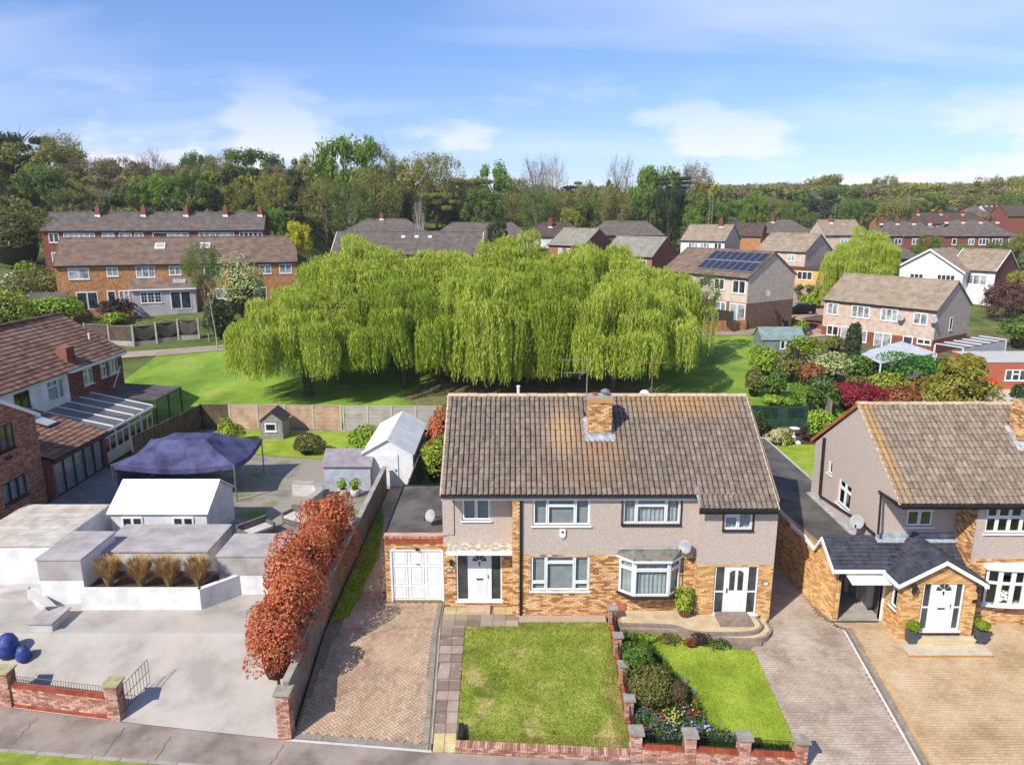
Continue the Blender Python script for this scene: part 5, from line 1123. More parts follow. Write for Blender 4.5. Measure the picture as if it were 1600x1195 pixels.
m = MB(); m.box(14.60, 14.74, 31.8, 40.0, -.2, zf-.02); m.box(11.3, 14.6, 39.85, 39.98, -.2, zf-.02); obj('garage_wall', m, BRICK_P, H2)
m = MB(); m.prism([(X2-.02, 26.2, zf), (X2-.02, 31.6, zf), (X2-.22, 31.6, zf-.02), (X2-.22, 26.2, zf-.02)], (0,0,.05)); obj('flashing', m, LEAD, H2)
# garage opening and up-and-over door standing half open
FGr = front(24.85); gx_0, gx_1 = Q(1313, 930, 24.85)[0], Q(1378, 930, 24.85)[0]
m = MB(); wallface(m, FGr, 12.38, 14.35, -.3, 2.3, [(gx_0, gx_1, -.3, 2.12)], .2); obj('garage_front', m, MORTAR, H2); bricks(FGr, 12.38, gx_0-.02, -.1, 2.12, [], BRICK_P, H2)
m = MB(); m.fbox(FGr, gx_1, gx_1+.10, -.1, 2.12, -.15, .03); m.fbox(FGr, gx_0, gx_1+.1, 2.10, 2.26, -.1, .05); obj('door_frame', m, WHITE, H2)
m = MB(); a, b = P(1397, 915, 1.86), P(1330, 915, 1.86); m.prism([(gx_0, 24.90, 2.10), (gx_1, 24.90, 2.10), (gx_1+.0, 24.05, 1.93), (gx_0+.0, 24.05, 1.93)], (0,0,.05))
for i in range(1, 6): x = gx_0+(gx_1-gx_0)*i/6; m.prism([(x-.01, 24.88, 2.155), (x+.01, 24.88, 2.155), (x+.01, 24.07, 1.985), (x-.01, 24.07, 1.985)], (0,0,.006))
obj('garage_door', m, WHITE, H2)
fl_ = drape('garage_floor', [(12.25, 24.78), (14.3, 24.78), (13.9, 31), (11.9, 31)], CONC, .012)
m = MB(); m.box(14.32, 14.4, 24.95, 31, -.1, 2.4); m.box(12.0, 14.3, 30.9, 31, -.1, 2.4); obj('inner_wall', m, pm('dim_block_wall', [S(70,68,66), S(92,90,86)], 3, .9), H2)
m = MB(); m.box(13.75, 13.95, 27, 27.06, 0, 1.9); m.box(14.0, 14.2, 26.4, 26.5, 0, 1.7); tag(obj('timber_boards', m, pm('pale_boards', [S(150,144,130), S(180,174,160)], 3)), 'pale boards leaning inside the open garage', 'boards')
m = MB(); m.lathe((12.9, 28.0, 0), [(.4,0),(.5,.5),(.4,1.0),(.15,1.2)], 12); m.box(12.5, 13.3, 28.2, 29.6, 0, .9); tag(obj('covered_motorbike', m, BLACK), 'dark covered bulky shape standing inside the open garage', 'cover')
m = MB(); m.box(12.62, 12.86, 24.62, 24.82, 2.18, 2.24); m.box(12.6, 12.9, 24.5, 24.6, 2.14, 2.2); obj('floodlight', m, WHITE, H2); m = MB(); m.box(12.42, 12.52, 24.7, 24.84, 1.75, 2.05); obj('wall_lantern', m, BLACK, H2)
# porch walls
YP = 23.65; FP = front(YP); px0, px1 = 14.25, 16.95; hp = rect(YP, 1434, 908, 1509, 984); hp = (hp[0], hp[1], max(hp[2], .22), hp[3])
m = MB(); wallface(m, FP, px0, px1, -.3, 2.2, [hp]); m.quad((px0,YP,2.2),(px1,YP,2.2),(xap,YP,zap-.12)); m.quad((px1,YP,-.3),(px1,YF,-.3),(px1,YF,2.3),(px1,YP,2.2)); m.quad((px1,YF,-.3),(px1,YU,-.3),(px1,YU,2.3),(px1,YF,2.3))
FPs = Fr((px0, 24.85, 0), (0,-1,0), (-1,0,0)); hs = (.42, .86, .95, 2.05); wallface(m, FPs, 0, 24.85-YP, -.3, 2.2, [hs]); obj('porch_wall', m, MORTAR, H2)
bricks(FP, px0, px1, -.1, 2.2, [hp], BRICK_P, H2, n=120)
for r in range(12): 
    z = 2.2+r*.075; hw = (zap-.15-z-.06)/slL
    if hw > .1: bricks(FP, xap-hw, xap+hw, z, z+.075, [], BRICK_P, H2)
bricks(FPs, 0, 24.85-YP, -.1, 2.2, [hs], BRICK_P, H2); bricks(Fr((px1, YP, 0), (0,1,0), (1,0,0)), 0, YF-YP, 0, 2.2, [], BRICK_P, H2)
window(H2, FPs, *hs, panes=[(0,.72,1,1),(0,0,1,.72)]); m = MB(); m.fbox(FPs, hs[0]-.05, hs[1]+.05, hs[2]-.13, hs[2]-.055, 0, .06); obj('tile_sill', m, BRICK_O, H2)
entrance(H2, FP, hp, Q(1455, 940, YP)[0], Q(1490, 940, YP)[0], 'fan', True); m = MB(); m.fbox(FP, hp[0]-.03, hp[1]+.03, hp[2]-.15, hp[2]-.062, 0, .07); obj('door_sill', m, DBROWN, H2)
def coachlamp(px, py):
    x, z = Q(px, py, YP-.15); m = MB(); m.tube([(x, YP, z-.15), (x, YP-.12, z-.2), (x, YP-.15, z-.1)], .02, 6); m.lathe((x, YP-.15, z-.12), [(.04,0),(.09,.06),(.10,.22),(.13,.24),(.06,.32),(.015,.40)], 6); obj('coach_lamp', m, BLACK, H2)
coachlamp(1429, 922); coachlamp(1530, 919); m = MB(); x, z = Q(1523, 939, YP); m.prism([FP(x+math.cos(q)*.12, z+math.sin(q)*.08, 0) for q in np.linspace(0, 6.28, 14)[:-1]], (0,-.02,0)); obj('number_plaque', m, BLACK, H2)
# steps up to the porch
ST = thing('porch_steps', 'two wide pale slab steps in front of the dark-tiled porch', 'steps', (15.7, 23, -.1))
PSL = pm('pale_step_slab', [S(186,174,150), S(204,194,172)], 2.5, .9, .2, 40, rnd=.05); a, b = 14.75, 16.65
zu, zl = .10, -.06
def stepslabs(x0, x1, y0, y1, z, n, nm):
    m = MB(); m.box(x0+.02, x1-.02, y0+.02, y1, -.6, z-.05); obj('step_base', m, BRICK_P, ST)
    for i in range(n): m = MB(); m.box(x0+(x1-x0)*i/n+.004, x0+(x1-x0)*(i+1)/n-.004, y0, y1, z-.05, z+random.uniform(0,.004)); obj('step_slab', m, PSL, ST)
ul, ur = P(1428, 1000, zu), P(1526, 1000, zu); stepslabs(ul.x, ur.x, ul.y, YP-.02, zu, 4, 'upper'); l0, l1 = P(1425, 1022, zl), P(1550, 1020, zl); stepslabs(l0.x-.1, l1.x, l0.y, ul.y-.003, zl, 5, 'lower')
for px, py, lb in ((1423, 1002, 'box ball in a square grey planter, left of the porch door'), (1531, 1002, 'box ball in a square grey planter, right of the porch door')):
    p = P(px, py, zl+.02); t = thing('potted_shrub', lb, 'potted plant', p, 'box balls by the porch door'); m = MB()
    m.add([(p.x-.14,p.y-.14,p.z),(p.x+.14,p.y-.14,p.z),(p.x+.14,p.y+.14,p.z),(p.x-.14,p.y+.14,p.z),(p.x-.19,p.y-.19,p.z+.45),(p.x+.19,p.y-.19,p.z+.45),(p.x+.19,p.y+.19,p.z+.45),(p.x-.19,p.y+.19,p.z+.45)], [(0,1,5,4),(1,2,6,5),(2,3,7,6),(3,0,4,7),(4,5,6,7)])
    obj('planter', m, pm('slate_planter', [S(66,70,76), S(84,88,94)], 3, .6), t); bush('', '', '', p+Vector((0,0,.42)), (.24,.24,.22), LEAF_B, 1500, .03, parent=t, seed=60+px, lumps=6, stem=False)
p = R(1341, 815, X2-.35); dish('pale satellite dish low on the right-hand gable, above the flat garage roof', (X2-.4, p[0], p[1]), (-.5, -.8, .35), .28, wall=(X2-.02, p[0]+.1, p[1]-.25))
# ------------------------------------------------------------------ boundary wall beside the left drive
BW = thing('boundary_wall', 'tall dark-sided rendered boundary wall along the left edge of the herringbone drive', 'wall', (XW, 25, 0))
GREYD = pm('grey_brown_render', [S(116,104,94), S(142,130,120)], 1.2, .95, .4, 30)
yk_ = [ys(XW)+.4, 21.6, 23.2, 24.8, 27, 29.5, 32, 35, 38.4]
for a, b in zip(yk_[:-1], yk_[1:]):
    zt = G(XW, b)+1.35; m = MB(); m.box(XW-.18, XW, a, b, G(XW, a)-.4, zt); obj('wall_section', m, GREYD, BW); m = MB(); m.box(XW-.21, XW+.03, a, b, zt, zt+.05); obj('coping', m, CONC, BW)
pz = ys(XW)+.2; pillar(BW, XW-.12, pz, G(XW, ys(XW)), 1.62, .42, BRICK_W, n=60)
# --- neighbour's front: concrete drive, walls, planter
DRV = pm('smooth_grey_concrete', [S(152,146,138), S(170,164,156), S(178,173,166)], .6, .9, .2, 30, spots=[(S(186,172,156), .35, .56, .6)])
drape('neighbour_driveway', [(x, ys(x)+.02) for x in (-24, -20, -18, -16, -14, -12, -10, -8.5, XW-.2)]+[ (XW-.2, 27.5), (-24, 27.5)], DRV, -.01)
def g(px, py): return PG(px, py)
GWL = thing('street_wall', 'low orange-red brick wall with pillars and railings along the street at lower left', 'garden wall', (-15, ys(-15), -1.07))
def spt(px): 
    x = (px-800)/FPX*24.6; return x
pls = [(-18.7,), (-17.05,), (-13.15,)]
zb = -1.07
def wseg(xa, xb, h, mat, rail):
    a, b = Vector((xa, ys(xa)+.06, zb)), Vector((xb, ys(xb)+.06, zb)); d = (b-a).normalized(); F = Fr(a, d, Vector((d.y,-d.x,0))); L = (b-a).length
    m = MB(); m.fbox(F, 0, L, -.2, h, -.21, -.012); obj('wall_core', m, MORTAR_G, GWL); bricks(F, 0, L, 0, .075*2, [], BRICK_O, GWL); bricks(F, 0, L, .15, h, [], BRICK_W if xa > -17.3 else BRICK_R, GWL); rowlock(GWL, F, L, h, BRICK_O, depth=.24)
    if rail: railing(GWL, F(0, h+.08, -.1), F(L, h+.08, -.1), .30)
wseg(-21.5, -17.5, .85, BRICK_R, True); wseg(-16.9, -13.4, .78, BRICK_W, True)
for x, h in ((-17.2, 1.30), (-13.15, 1.30)): pillar(GWL, x, ys(x)+.2, zb, h, .42, BRICK_W, capmat=pm('mossy_cap', [S(150,138,104), S(182,168,128)], 4, .9, .3, 30))
x = -12.9; gt_ = thing('iron_gate', 'short black iron gate swung open by the left concrete drive', 'gate', (x, ys(x)+.3, zb)); m = MB()
a, b = Vector((x, ys(x)+.35, G(x, ys(x)+.35)+.15)), Vector((x+.35, ys(x)+1.35, G(x+.35, ys(x)+1.35)+.1))
for z in (0, .45, .9): m.tube([a+Vector((0,0,z)), b+Vector((0,0,z))], .014, 4)
obj('gate_frame', m, IRON, gt_)
for i in range(9): m = MB(); p = a+(b-a)*i/8; m.tube([p, p+Vector((0,0,.9))], .009, 4); obj('bar', m, IRON, gt_)
# white planter in the middle
p0, p1, p2 = P(128, 952, 0), P(315, 952, 0), P(385, 925, 0)
def wallbox(nm, lb, cat, pts, z0, z1, t, mat, cap=None):
    """a wall of thickness t along pts"""
    th_ = thing(nm, lb, cat, (pts[0][0], pts[0][1], z0))
    for a, b in zip(pts[:-1], pts[1:]):
        a, b = Vector((a[0], a[1], 0)), Vector((b[0], b[1], 0)); d = (b-a).normalized(); F = Fr(a, d, Vector((d.y,-d.x,0))); m = MB(); m.fbox(F, 0, (b-a).length, z0, z1, -t, 0); obj('wall_section', m, mat, th_)
        if cap: m = MB(); m.fbox(F, -.03, (b-a).length+.03, z1, z1+.05, -t-.03, .03); obj('coping', m, cap, th_)
    return th_
wallbox('planter_wall', 'low white rendered planter wall in front of four clumps of straw-coloured grass', 'planter', [p0, p1, p2], -.4, .86, .22, WPAINT)
drape('planter_soil', [(p0.x, p0.y+.2), (p1.x-.1, p1.y+.2), (p2.x-.2, p2.y+.2), (p2.x-.4, 27.6), (p0.x, 27.6)], SOIL, .62)
for i, px in enumerate((172, 222, 266, 312)):
    p = P(px, 916, .62); t = thing('ornamental_grass', f'{("first","second","third","fourth")[i]} clump from the left of four straw-coloured grasses in the white planter', 'ornamental grass', p, 'straw-coloured grasses in the white planter')
    rng = np.random.default_rng(70+i); n = 1500; q = rng.uniform(0, 6.28, n); rr = .10*np.sqrt(rng.random(n)); B = np.stack([p.x+rr*np.cos(q), p.y+rr*np.sin(q), np.full(n, p.z)], 1)
    Ln = rng.uniform(.7, 1.25, n); sp_ = rng.uniform(.1, .55, n); T = B+np.stack([np.cos(q)*sp_, np.sin(q)*sp_, Ln], 1); M_ = B*.45+T*.55+np.stack([-np.cos(q)*sp_*.25, -np.sin(q)*sp_*.25, np.zeros(n)], 1); w = np.stack([-np.sin(q), np.cos(q), np.zeros(n)], 1)*.010
    V = np.concatenate([np.stack([B-w, B+w, M_+w*1.2, M_-w*1.2], 1), np.stack([M_-w*1.2, M_+w*1.2, T+w*.6, T-w*.6], 1)]).reshape(-1, 3); npobj('blades', V, None, LEAF_S, t)
    m = MB(); m.lathe(p, [(.11,-.1),(.10,.08),(.04,.16)], 8); obj('tuft_base', m, LEAF_S, t)
# grey-topped terrace blocks behind
def block(nm, lb, cat, x0, x1, y0, y1, z1, wall, top, z0=-.4, band=None):
    t = thing(nm, lb, cat, ((x0+x1)/2, y0, z0)); m = MB(); m.box(x0, x1, y0, y1, z0, z1-.06); obj('wall', m, wall, t); m = MB(); m.box(x0-.05, x1+.05, y0-.05, y1+.05, z1-.06, z1); obj('coping', m, top, t)
    if band: m = MB(); m.box(x0-.004, x1+.004, y0-.012, y0, band[0], band[1]); obj('band', m, band[2], t)
    return t
TOPG = pm('grey_flat_top', [S(150,142,140), S(178,172,170)], 1.2, .95, .2, 20)
def bx(px0, px1, py, Y): return Q(px0, py, Y)[0], Q(px1, py, Y)[0]
a, b = bx(62, 130, 905, 26.1); block('garden_wall_block', 'white rendered wall end with a deep grey top, left of the straw grasses', 'wall', a, b, 26.1, 28.6, 1.95, WPAINT, TOPG, band=(1.0, 1.88, TOPG))
a, b = bx(132, 312, 870, 26.9); block('terrace_wall', 'grey terrace wall between the straw grasses and the white summerhouse', 'wall', a, b, 27.6, 30.2, 1.55, GREYW, TOPG)
a, b = bx(338, 432, 890, 26.6); block('garden_wall_block', 'white and grey rendered wall end between the straw grasses and the red hedge', 'wall', a, b, 26.8, 28.8, 1.75, WPAINT, TOPG, band=(.85, 1.68, TOPG))
a, b = bx(-60, 88, 870, 27.6); sb = block('flat_roofed_store', 'white-walled store with a pale boarded flat roof at the left edge', 'shed', a, b, 27.6, 31.9, 1.80, WPAINT, pm('pale_boards_roof', [S(170,162,150), S(196,190,180)], 3, .9, .3, 20))
for k in range(9): m = MB(); y = 27.6+k*.47; m.box(a, b, y+.02, y+.45, 1.80, 1.83+random.uniform(0,.01)); obj('roof_board', m, pm('roof_board_wood', [S(172,164,150), S(202,196,186)], 2, .9, .2, 20, rnd=.08), sb)
p = P(60, 960, -.3); wallbox('curved_step_wall', 'pale rendered steps and low wall beside the concrete drive at lower left', 'wall', [P(0, 945, -.2), P(45, 940, -.2), P(80, 985, -.5)], -1.2, .35, .35, GREYW)
block('step', 'pale grey block step standing next to the blue covers', 'step', *bx(48, 84, 960, 24.3), 24.1, 25.2, .35, GREYW, TOPG, z0=-1)
for px, py, r, lb in ((14, 1010, .38, 'blue plastic cover over a barbecue behind the street railings, at the left edge'), (38, 1018, .26, 'smaller round blue cover behind the street railings')):
    p = PG(px, py+12); rng = random.Random(px); m = MB(); m.lathe(p, [(r*.8,0),(r,.1),(r*.95,r*1.3),(r*.6,r*1.9),(.08,r*2.1)], 12)
    for i, v in enumerate(m.v): m.v[i] = (v[0]+rng.uniform(-.04,.04), v[1]+rng.uniform(-.04,.04), v[2]+rng.uniform(-.03,.03))
    tag(obj('barbecue_cover', m, pm('blue_sheet', [S(40,56,110), S(66,86,150)], 6, .5, .4, 8), smooth=True), lb, 'cover')
# the red hedge along the wall
for i, (px, py, w, h) in enumerate(((436, 1020, .82, 1.15), (452, 985, .9, 1.35), (470, 948, .8, 1.2), (486, 905, .85, 1.5), (505, 872, .95, 1.35), (524, 842, .8, 1.45))):
    p = PG(px, py); x = XW-.85-.04*i; y = (21.5, 22.8, 24.3, 25.9, 27.8, 29.8)[i]; p = Vector((x, y, G(x, y)))
    bush('photinia', ('red-leaved shrub nearest the street by the tall boundary wall', 'second red-leaved shrub from the street along the boundary wall', 'third red-leaved shrub from the street along the boundary wall', 'fourth red-leaved shrub from the street along the boundary wall', 'fifth red-leaved shrub from the street along the boundary wall', 'red and yellow-tinged shrub farthest from the street along the boundary wall')[i], 'shrub', p, (w, w*1.1, h), LEAF_R, 5200, .052+.01*(i % 3), 'red-leaved shrubs along the boundary wall', seed=80+i, lumps=26, shell=.5, lift=(.45, .35, .3, 0, 0, 0)[i], core=pm('red_shade_core', [S(70,34,28), S(100,56,40)], 6, .95, .6, 20))  # dark red core added inside, its colour stands for the inner shade
bush('garden_shrub', 'yellow-leaved shrub behind the red hedge, near the white shed', 'shrub', (XW-1.3, 31.6, 0), (.6,.6,.75), LEAF_Y, 1200, .08, seed=90)
# white garden building, blue gazebo
drape('neighbour_garden', [(-24, 30), (XW-.2, 30), (XW-.2, 50), (-24, 50)], pm('patchy_garden', [S(120,112,104), S(150,142,132), S(104,122,54)], .5, .95, .3, 20), .01)
drape('neighbour_lawn', [(-17.5, 44.5), (XW-.3, 42.5), (XW-.3, 49.5), (-20, 49.5)], GRASS2, .04)
def tri_roof(nm, lb, cat, x0, x1, y0, y1, ze_, zr, wall, roofm, axis='x', z0=-.1, wins=()):
    t = thing(nm, lb, cat, ((x0+x1)/2, (y0+y1)/2, 0)); m = MB(); m.box(x0, x1, y0, y1, z0, ze_)
    if axis == 'x': ym = (y0+y1)/2; m.add([(x0,y0,ze_),(x0,y1,ze_),(x0,ym,zr-.04),(x1,y0,ze_),(x1,y1,ze_),(x1,ym,zr-.04)], [(0,1,2),(3,5,4)])
    else: xm = (x0+x1)/2; m.add([(x0,y0,ze_),(x1,y0,ze_),(xm,y0,zr-.04),(x0,y1,ze_),(x1,y1,ze_),(xm,y1,zr-.04)], [(0,1,2),(3,5,4)])
    obj('wall', m, wall, t); e = .12
    for s in (0, 1):
        m = MB()
        if axis == 'x':
            ya = (y0-e) if s == 0 else (y1+e); dz = (zr-ze_)*e/((y1-y0)/2); m.prism([(x0-e, ya, ze_-dz), (x1+e, ya, ze_-dz), (x1+e, ym, zr), (x0-e, ym, zr)], (0,0,.05))
        else:
            xa = (x0-e) if s == 0 else (x1+e); dz = (zr-ze_)*e/((x1-x0)/2); m.prism([(xa, y0-e, ze_-dz), (xa, y1+e, ze_-dz), (xm, y1+e, zr), (xm, y0-e, zr)], (0,0,.05))
        obj('roof_slope', m, roofm, t)
    for F, u0, u1, v0, v1, pn in wins: window(t, F, u0, u1, v0, v1, pn, w=.04, glass=DGLASS)
    return t
WROOF = pm('white_roof_sheet', [S(224,226,230), S(238,240,244)], 1.5, .6)
xa, xb = Q(172, 800, 31.2)[0], Q(322, 800, 31.2)[0]
tri_roof('summerhouse', 'white summerhouse with a bright white pitched roof and two dark windows', 'summerhouse', xa, xb, 31.2, 34.4, 1.72, 2.7, pm('off_white_boarding', [S(196,194,192), S(220,219,218)], 2, .7), WROOF, 'x', wins=[(front(31.2), xa+.5, xa+1.5, .9, 1.5, [(0,0,.5,1),(.5,0,1,1)]), (front(31.2), xb-1.6, xb-.6, .9, 1.5, [(0,0,.5,1),(.5,0,1,1)])])
# blue gazebo
gz = thing('gazebo', 'dark navy-blue fabric gazebo behind the white summerhouse', 'gazebo', (-16, 38.5, 0)); NAVY = pm('navy_canvas', [S(54,56,86), S(78,80,118), S(94,96,136)], 1.2, .8, .3, 6, translucent=.15)
gx0_, gx1_, gy0, gy1 = -21.6, -15.0, 36.6, 41.0; zt_, zr_ = 2.15, 3.0
T4 = [Vector((gx0_+2.1, 38.2, zr_)), Vector((gx1_-2.1, 38.2, zr_)), Vector((gx1_-2.1, 39.6, zr_)), Vector((gx0_+2.1, 39.6, zr_))]; B4 = [Vector((gx0_, gy0, zt_)), Vector((gx1_, gy0, zt_)), Vector((gx1_, gy1, zt_)), Vector((gx0_, gy1, zt_))]
m = MB()
for i in range(4):
    j = (i+1) % 4; n = 8
    for r in range(6):
        for c in range(n):
            def pt(r_, c_):
                a = B4[i].lerp(B4[j], c_/n); b = T4[i].lerp(T4[j], c_/n); q = a.lerp(b, r_/6); q.z -= .30*math.sin(math.pi*c_/n)*(1-r_/6)+.10*math.sin(math.pi*r_/6); return q
            m.quad(pt(r, c), pt(r, c+1), pt(r+1, c+1), pt(r+1, c))
m.quad(*T4); obj('canopy', m, NAVY, gz)
m = MB()
for i in range(4):
    j = (i+1) % 4
    for c in range(8):
        a, b = B4[i].lerp(B4[j], c/8), B4[i].lerp(B4[j], (c+1)/8); a.z -= .3*math.sin(math.pi*c/8); b.z -= .3*math.sin(math.pi*(c+1)/8); m.quad(a-Vector((0,0,.28)), b-Vector((0,0,.28)), b, a)
obj('valance', m, NAVY, gz)
for q in B4: m = MB(); m.tube([(q.x, q.y, 0), (q.x, q.y, zt_)], .04, 6); obj('pole', m, STEEL, gz)
m = MB(); m.box(gx0_+.1, gx1_-2.6, gy1-.1, gy1-.06, .1, 1.9); m.box(gx0_+.05, gx0_+.09, gy0+.3, gy1-.1, .1, 1.8); obj('side_curtain', m, NAVY, gz)
# furniture and odds and ends round it
def sofa(lb, c, w, d, rz):
    t = thing('garden_sofa', lb, 'garden sofa', c); cs, sn = math.cos(rz), math.sin(rz)
    def rb(x0, x1, y0, y1, z0, z1, nm, mt):
        m = MB(); m.box(x0, x1, y0, y1, z0, z1); m.v = [(c[0]+x*cs-y*sn, c[1]+x*sn+y*cs, c[2]+z) for x, y, z in m.v]; obj(nm, m, mt, t)
    rt_ = pm('grey_rattan', [S(90,88,86), S(120,118,114)], 8, .8, .4, 60); cu = pm('pale_cushion', [S(176,172,166), S(200,196,190)], 3, .9)
    rb(-w/2, w/2, -d/2, d/2, .08, .34, 'base', rt_); rb(-w/2, w/2, d/2-.12, d/2, .34, .78, 'backrest', rt_)
    for s in (-1, 1): rb(s*w/2-(.1 if s > 0 else 0), s*w/2+(.1 if s < 0 else 0), -d/2, d/2, .34, .6, 'armrest', rt_)
    for i in range(2): rb(-w/2+.12+(w-.24)*i/2, -w/2+.12+(w-.24)*(i+1)/2-.02, -d/2, d/2-.13, .345, .46, 'seat_cushion', cu)
    for sx_ in (-1, 1):
        for sy_ in (-1, 1): rb(sx_*(w/2-.05)-.03, sx_*(w/2-.05)+.03, sy_*(d/2-.05)-.03, sy_*(d/2-.05)+.03, 0, .08, 'leg', IRON)
sofa('grey garden sofa with pale cushions beside the red hedge, turned towards the gazebo', (-10.6, 33.6, 0), 1.9, .8, -.5); sofa('grey garden sofa nearest the white summerhouse gable', (-12.4, 32.2, 0), 1.6, .8, .9)
wallbox('curved_garden_wall', 'pale curved rendered wall right of the blue gazebo', 'wall', [(-12.2, 37.4), (-11.0, 37.3), (-10.5, 36.3), (-10.9, 34.6)], 0, .75, .3, GREYW, TOPG)
tri_roof('potting_shed', 'low grey-roofed potting shed between the gazebo and the white-roofed shed', 'shed', -10.6, -8.0, 38.2, 40.4, 1.5, 2.1, pm('bluish_boarding', [S(150,158,168), S(180,186,194)], 3, .8), pm('lilac_grey_felt', [S(128,120,124), S(152,144,148)], 2, .9, .2, 30), 'x')
WS = tri_roof('white_shed', 'white sheet-metal shed with a pale pitched roof, left of the middle pair behind its garage', 'shed', -8.45, -5.65, 38.75, 44.6, 2.05, 2.85, pm('white_corrugated', [S(214,216,218), S(232,234,236)], 2, .5, .5, 8), pm('pale_roof_sheet', [S(200,202,200), S(222,224,222)], 1.2, .6), 'y')
m = MB(); m.box(-7.6, -6.5, 38.70, 38.74, .05, 1.95); d_ = obj('door', m, pm('white_corrugated'  , []), WS); m = MB(); m.box(-6.65, -6.6, 38.66, 38.70, .95, 1.1); obj('handle', m, BLACK, d_)
for px, lb in ((-13.6, 'round grey planter in front of the potting shed'), (-12.9, 'second round planter in front of the potting shed, next to the first')):
    m = MB(); m.lathe((px+4.2, 37.3, 0), [(.18,0),(.26,.2),(.28,.42),(.24,.42)], 12); o = obj('planter', m, GREYW, smooth=True); tag(o, lb, 'planter'); bush('garden_plant', 'leafy plant in the '+lb.split(' in front')[0]+(' next to it' if 'second' in lb else ' nearest the curved wall'), 'plant', (px+4.2, 37.3, .38), (.26,.26,.28), LEAF_L, 260, .06, seed=int(px*7)+200, stem=False)
# fence between shed and the middle pair's side garden, shrubs behind the garage
def fence(nm, lb, pts, h, panelmat, postmat, board='v', sp=1.83, bw_=.15, post=.1, gravel=0.0, t=.025, n=300, group=None, zf=None):
    th_ = thing(nm, lb, 'fence', (pts[0][0], pts[0][1], G(pts[0][0], pts[0][1])), group); zf = zf or G; me = boxmesh('fence_board', 1, 1, 1); mats = []
    for a, b in zip(pts[:-1], pts[1:]):
        a, b = Vector((a[0], a[1], 0)), Vector((b[0], b[1], 0)); L = (b-a).length; k = max(1, round(L/sp)); d = (b-a)/L; nn = Vector((d.y, -d.x, 0))
        for i in range(k+1):
            p = a+d*(L*i/k); z = zf(p.x, p.y); m = MB(); m.box(p.x-post/2, p.x+post/2, p.y-post/2, p.y+post/2, z-.3, z+h+.06); obj('post', m, postmat, th_)
            if i < k:
                q = p+d*(L/k); z = min(z, zf(q.x, q.y)); l = L/k-post
                if gravel: m = MB(); m.fbox(Fr(Vector((p.x, p.y, z))+d*post/2, d, nn), 0, l, -.1, gravel, -.025, .025); obj('gravel_board', m, CONC, th_)
                if board == 'v':
                    nb_ = max(1, round(l/bw_))
                    for j in range(nb_): mats.append(basis(Vector((p.x, p.y, z+gravel))+d*(post/2+(j+.5)*l/nb_), d, nn, Vector((0,0,1)), (l/nb_-.012, t, h-gravel+random.uniform(-.015,.01))))
                else:
                    nb_ = max(1, round((h-gravel)/bw_))
                    for j in range(nb_): mats.append(basis(Vector((p.x, p.y, z+gravel+j*(h-gravel)/nb_))+d*(post/2+l/2)+nn*random.uniform(-.01,.01), d, nn, Vector((0,0,1)), (l, t, (h-gravel)/nb_-.015)))
                m = MB(); m.fbox(Fr(Vector((p.x, p.y, z))+d*post/2, d, nn), 0, l, h, h+.03, -.03, .03); obj('capping_rail', m, postmat, th_)
    pieces('fence_board', me, mats, panelmat, th_, n); return th_
fence('board_fence', 'dark timber fence between the white shed and the shrubs of the middle pair', [(-5.35, 33.5), (-5.35, 49.8)], 1.75, WOOD_D, WOOD_B)
fence('concrete_panel_fence', 'pale grey concrete panel fence at the garden end, beyond the white-roofed shed', [(-12.2, 50), (-5.2, 50)], 1.75, pm('pale_concrete_panel', [S(158,148,142), S(184,176,170)], 1.6, .9, .4, 14, rnd=.05), CONC_L, 'h', 1.83, .3)
fence('panel_fence', 'pinkish-brown panel fence with pale posts at the far end of the neighbour\'s lawn', [(-20.5, 50.2), (-12.4, 50)], 1.8, pm('pinkish_fence', [S(166,132,110), S(196,166,142)], 1.5, .9, .3, 14, rnd=.06), CONC_L, 'h', 1.83, .3)
fence('board_fence', 'dark brown fence running back beside the conservatory of the brick house on the left', [(-23.6, 42.5), (-22.6, 50.2), (-20.7, 50.2)], 1.8, WOOD_B, WOOD_B)
tri_roof('playhouse', 'small grey playhouse against the far fence of the neighbour\'s lawn', 'playhouse', -17.4, -15.9, 47.6, 49.2, 1.4, 2.0, pm('grey_boarding', [S(126,120,116), S(156,150,146)], 3, .8), pm('dark_felt', [S(60,58,58), S(80,78,76)], 3, .9), 'y', wins=[(front(47.6), -17.1, -16.3, .6, 1.2, None)])
for i, (x, y, r, h, mt, lb) in enumerate(((-4.45, 39.2, .75, 1.35, LEAF_Y, 'glossy yellow-green shrub squeezed between dark fence and tile roof'), (-4.4, 42.8, .7, 1.6, LEAF_R, 'tall shrub with red and yellow leaves behind the glossy shrub'), (-4.5, 46.6, .7, 1.5, LEAF_G, 'green climber at the far end of the side garden'), (-19.2, 46.5, .8, .8, LEAF_Y, 'yellow-green shrub by the far pinkish fence'), (-13.4, 44.6, .9, .6, LEAF_O, 'olive shrub on the neighbour\'s lawn'), (-9.6, 44.9, 1.1, .7, LEAF_L, 'bright green shrub left of the white shed'), (-18.9, 43.2, .8, .7, LEAF_Y, 'yellowish shrub behind the blue gazebo'))):
    bush('garden_shrub', lb, 'shrub', (x, y, 0), (r, r, h), mt, 1900, .09, seed=100+i)
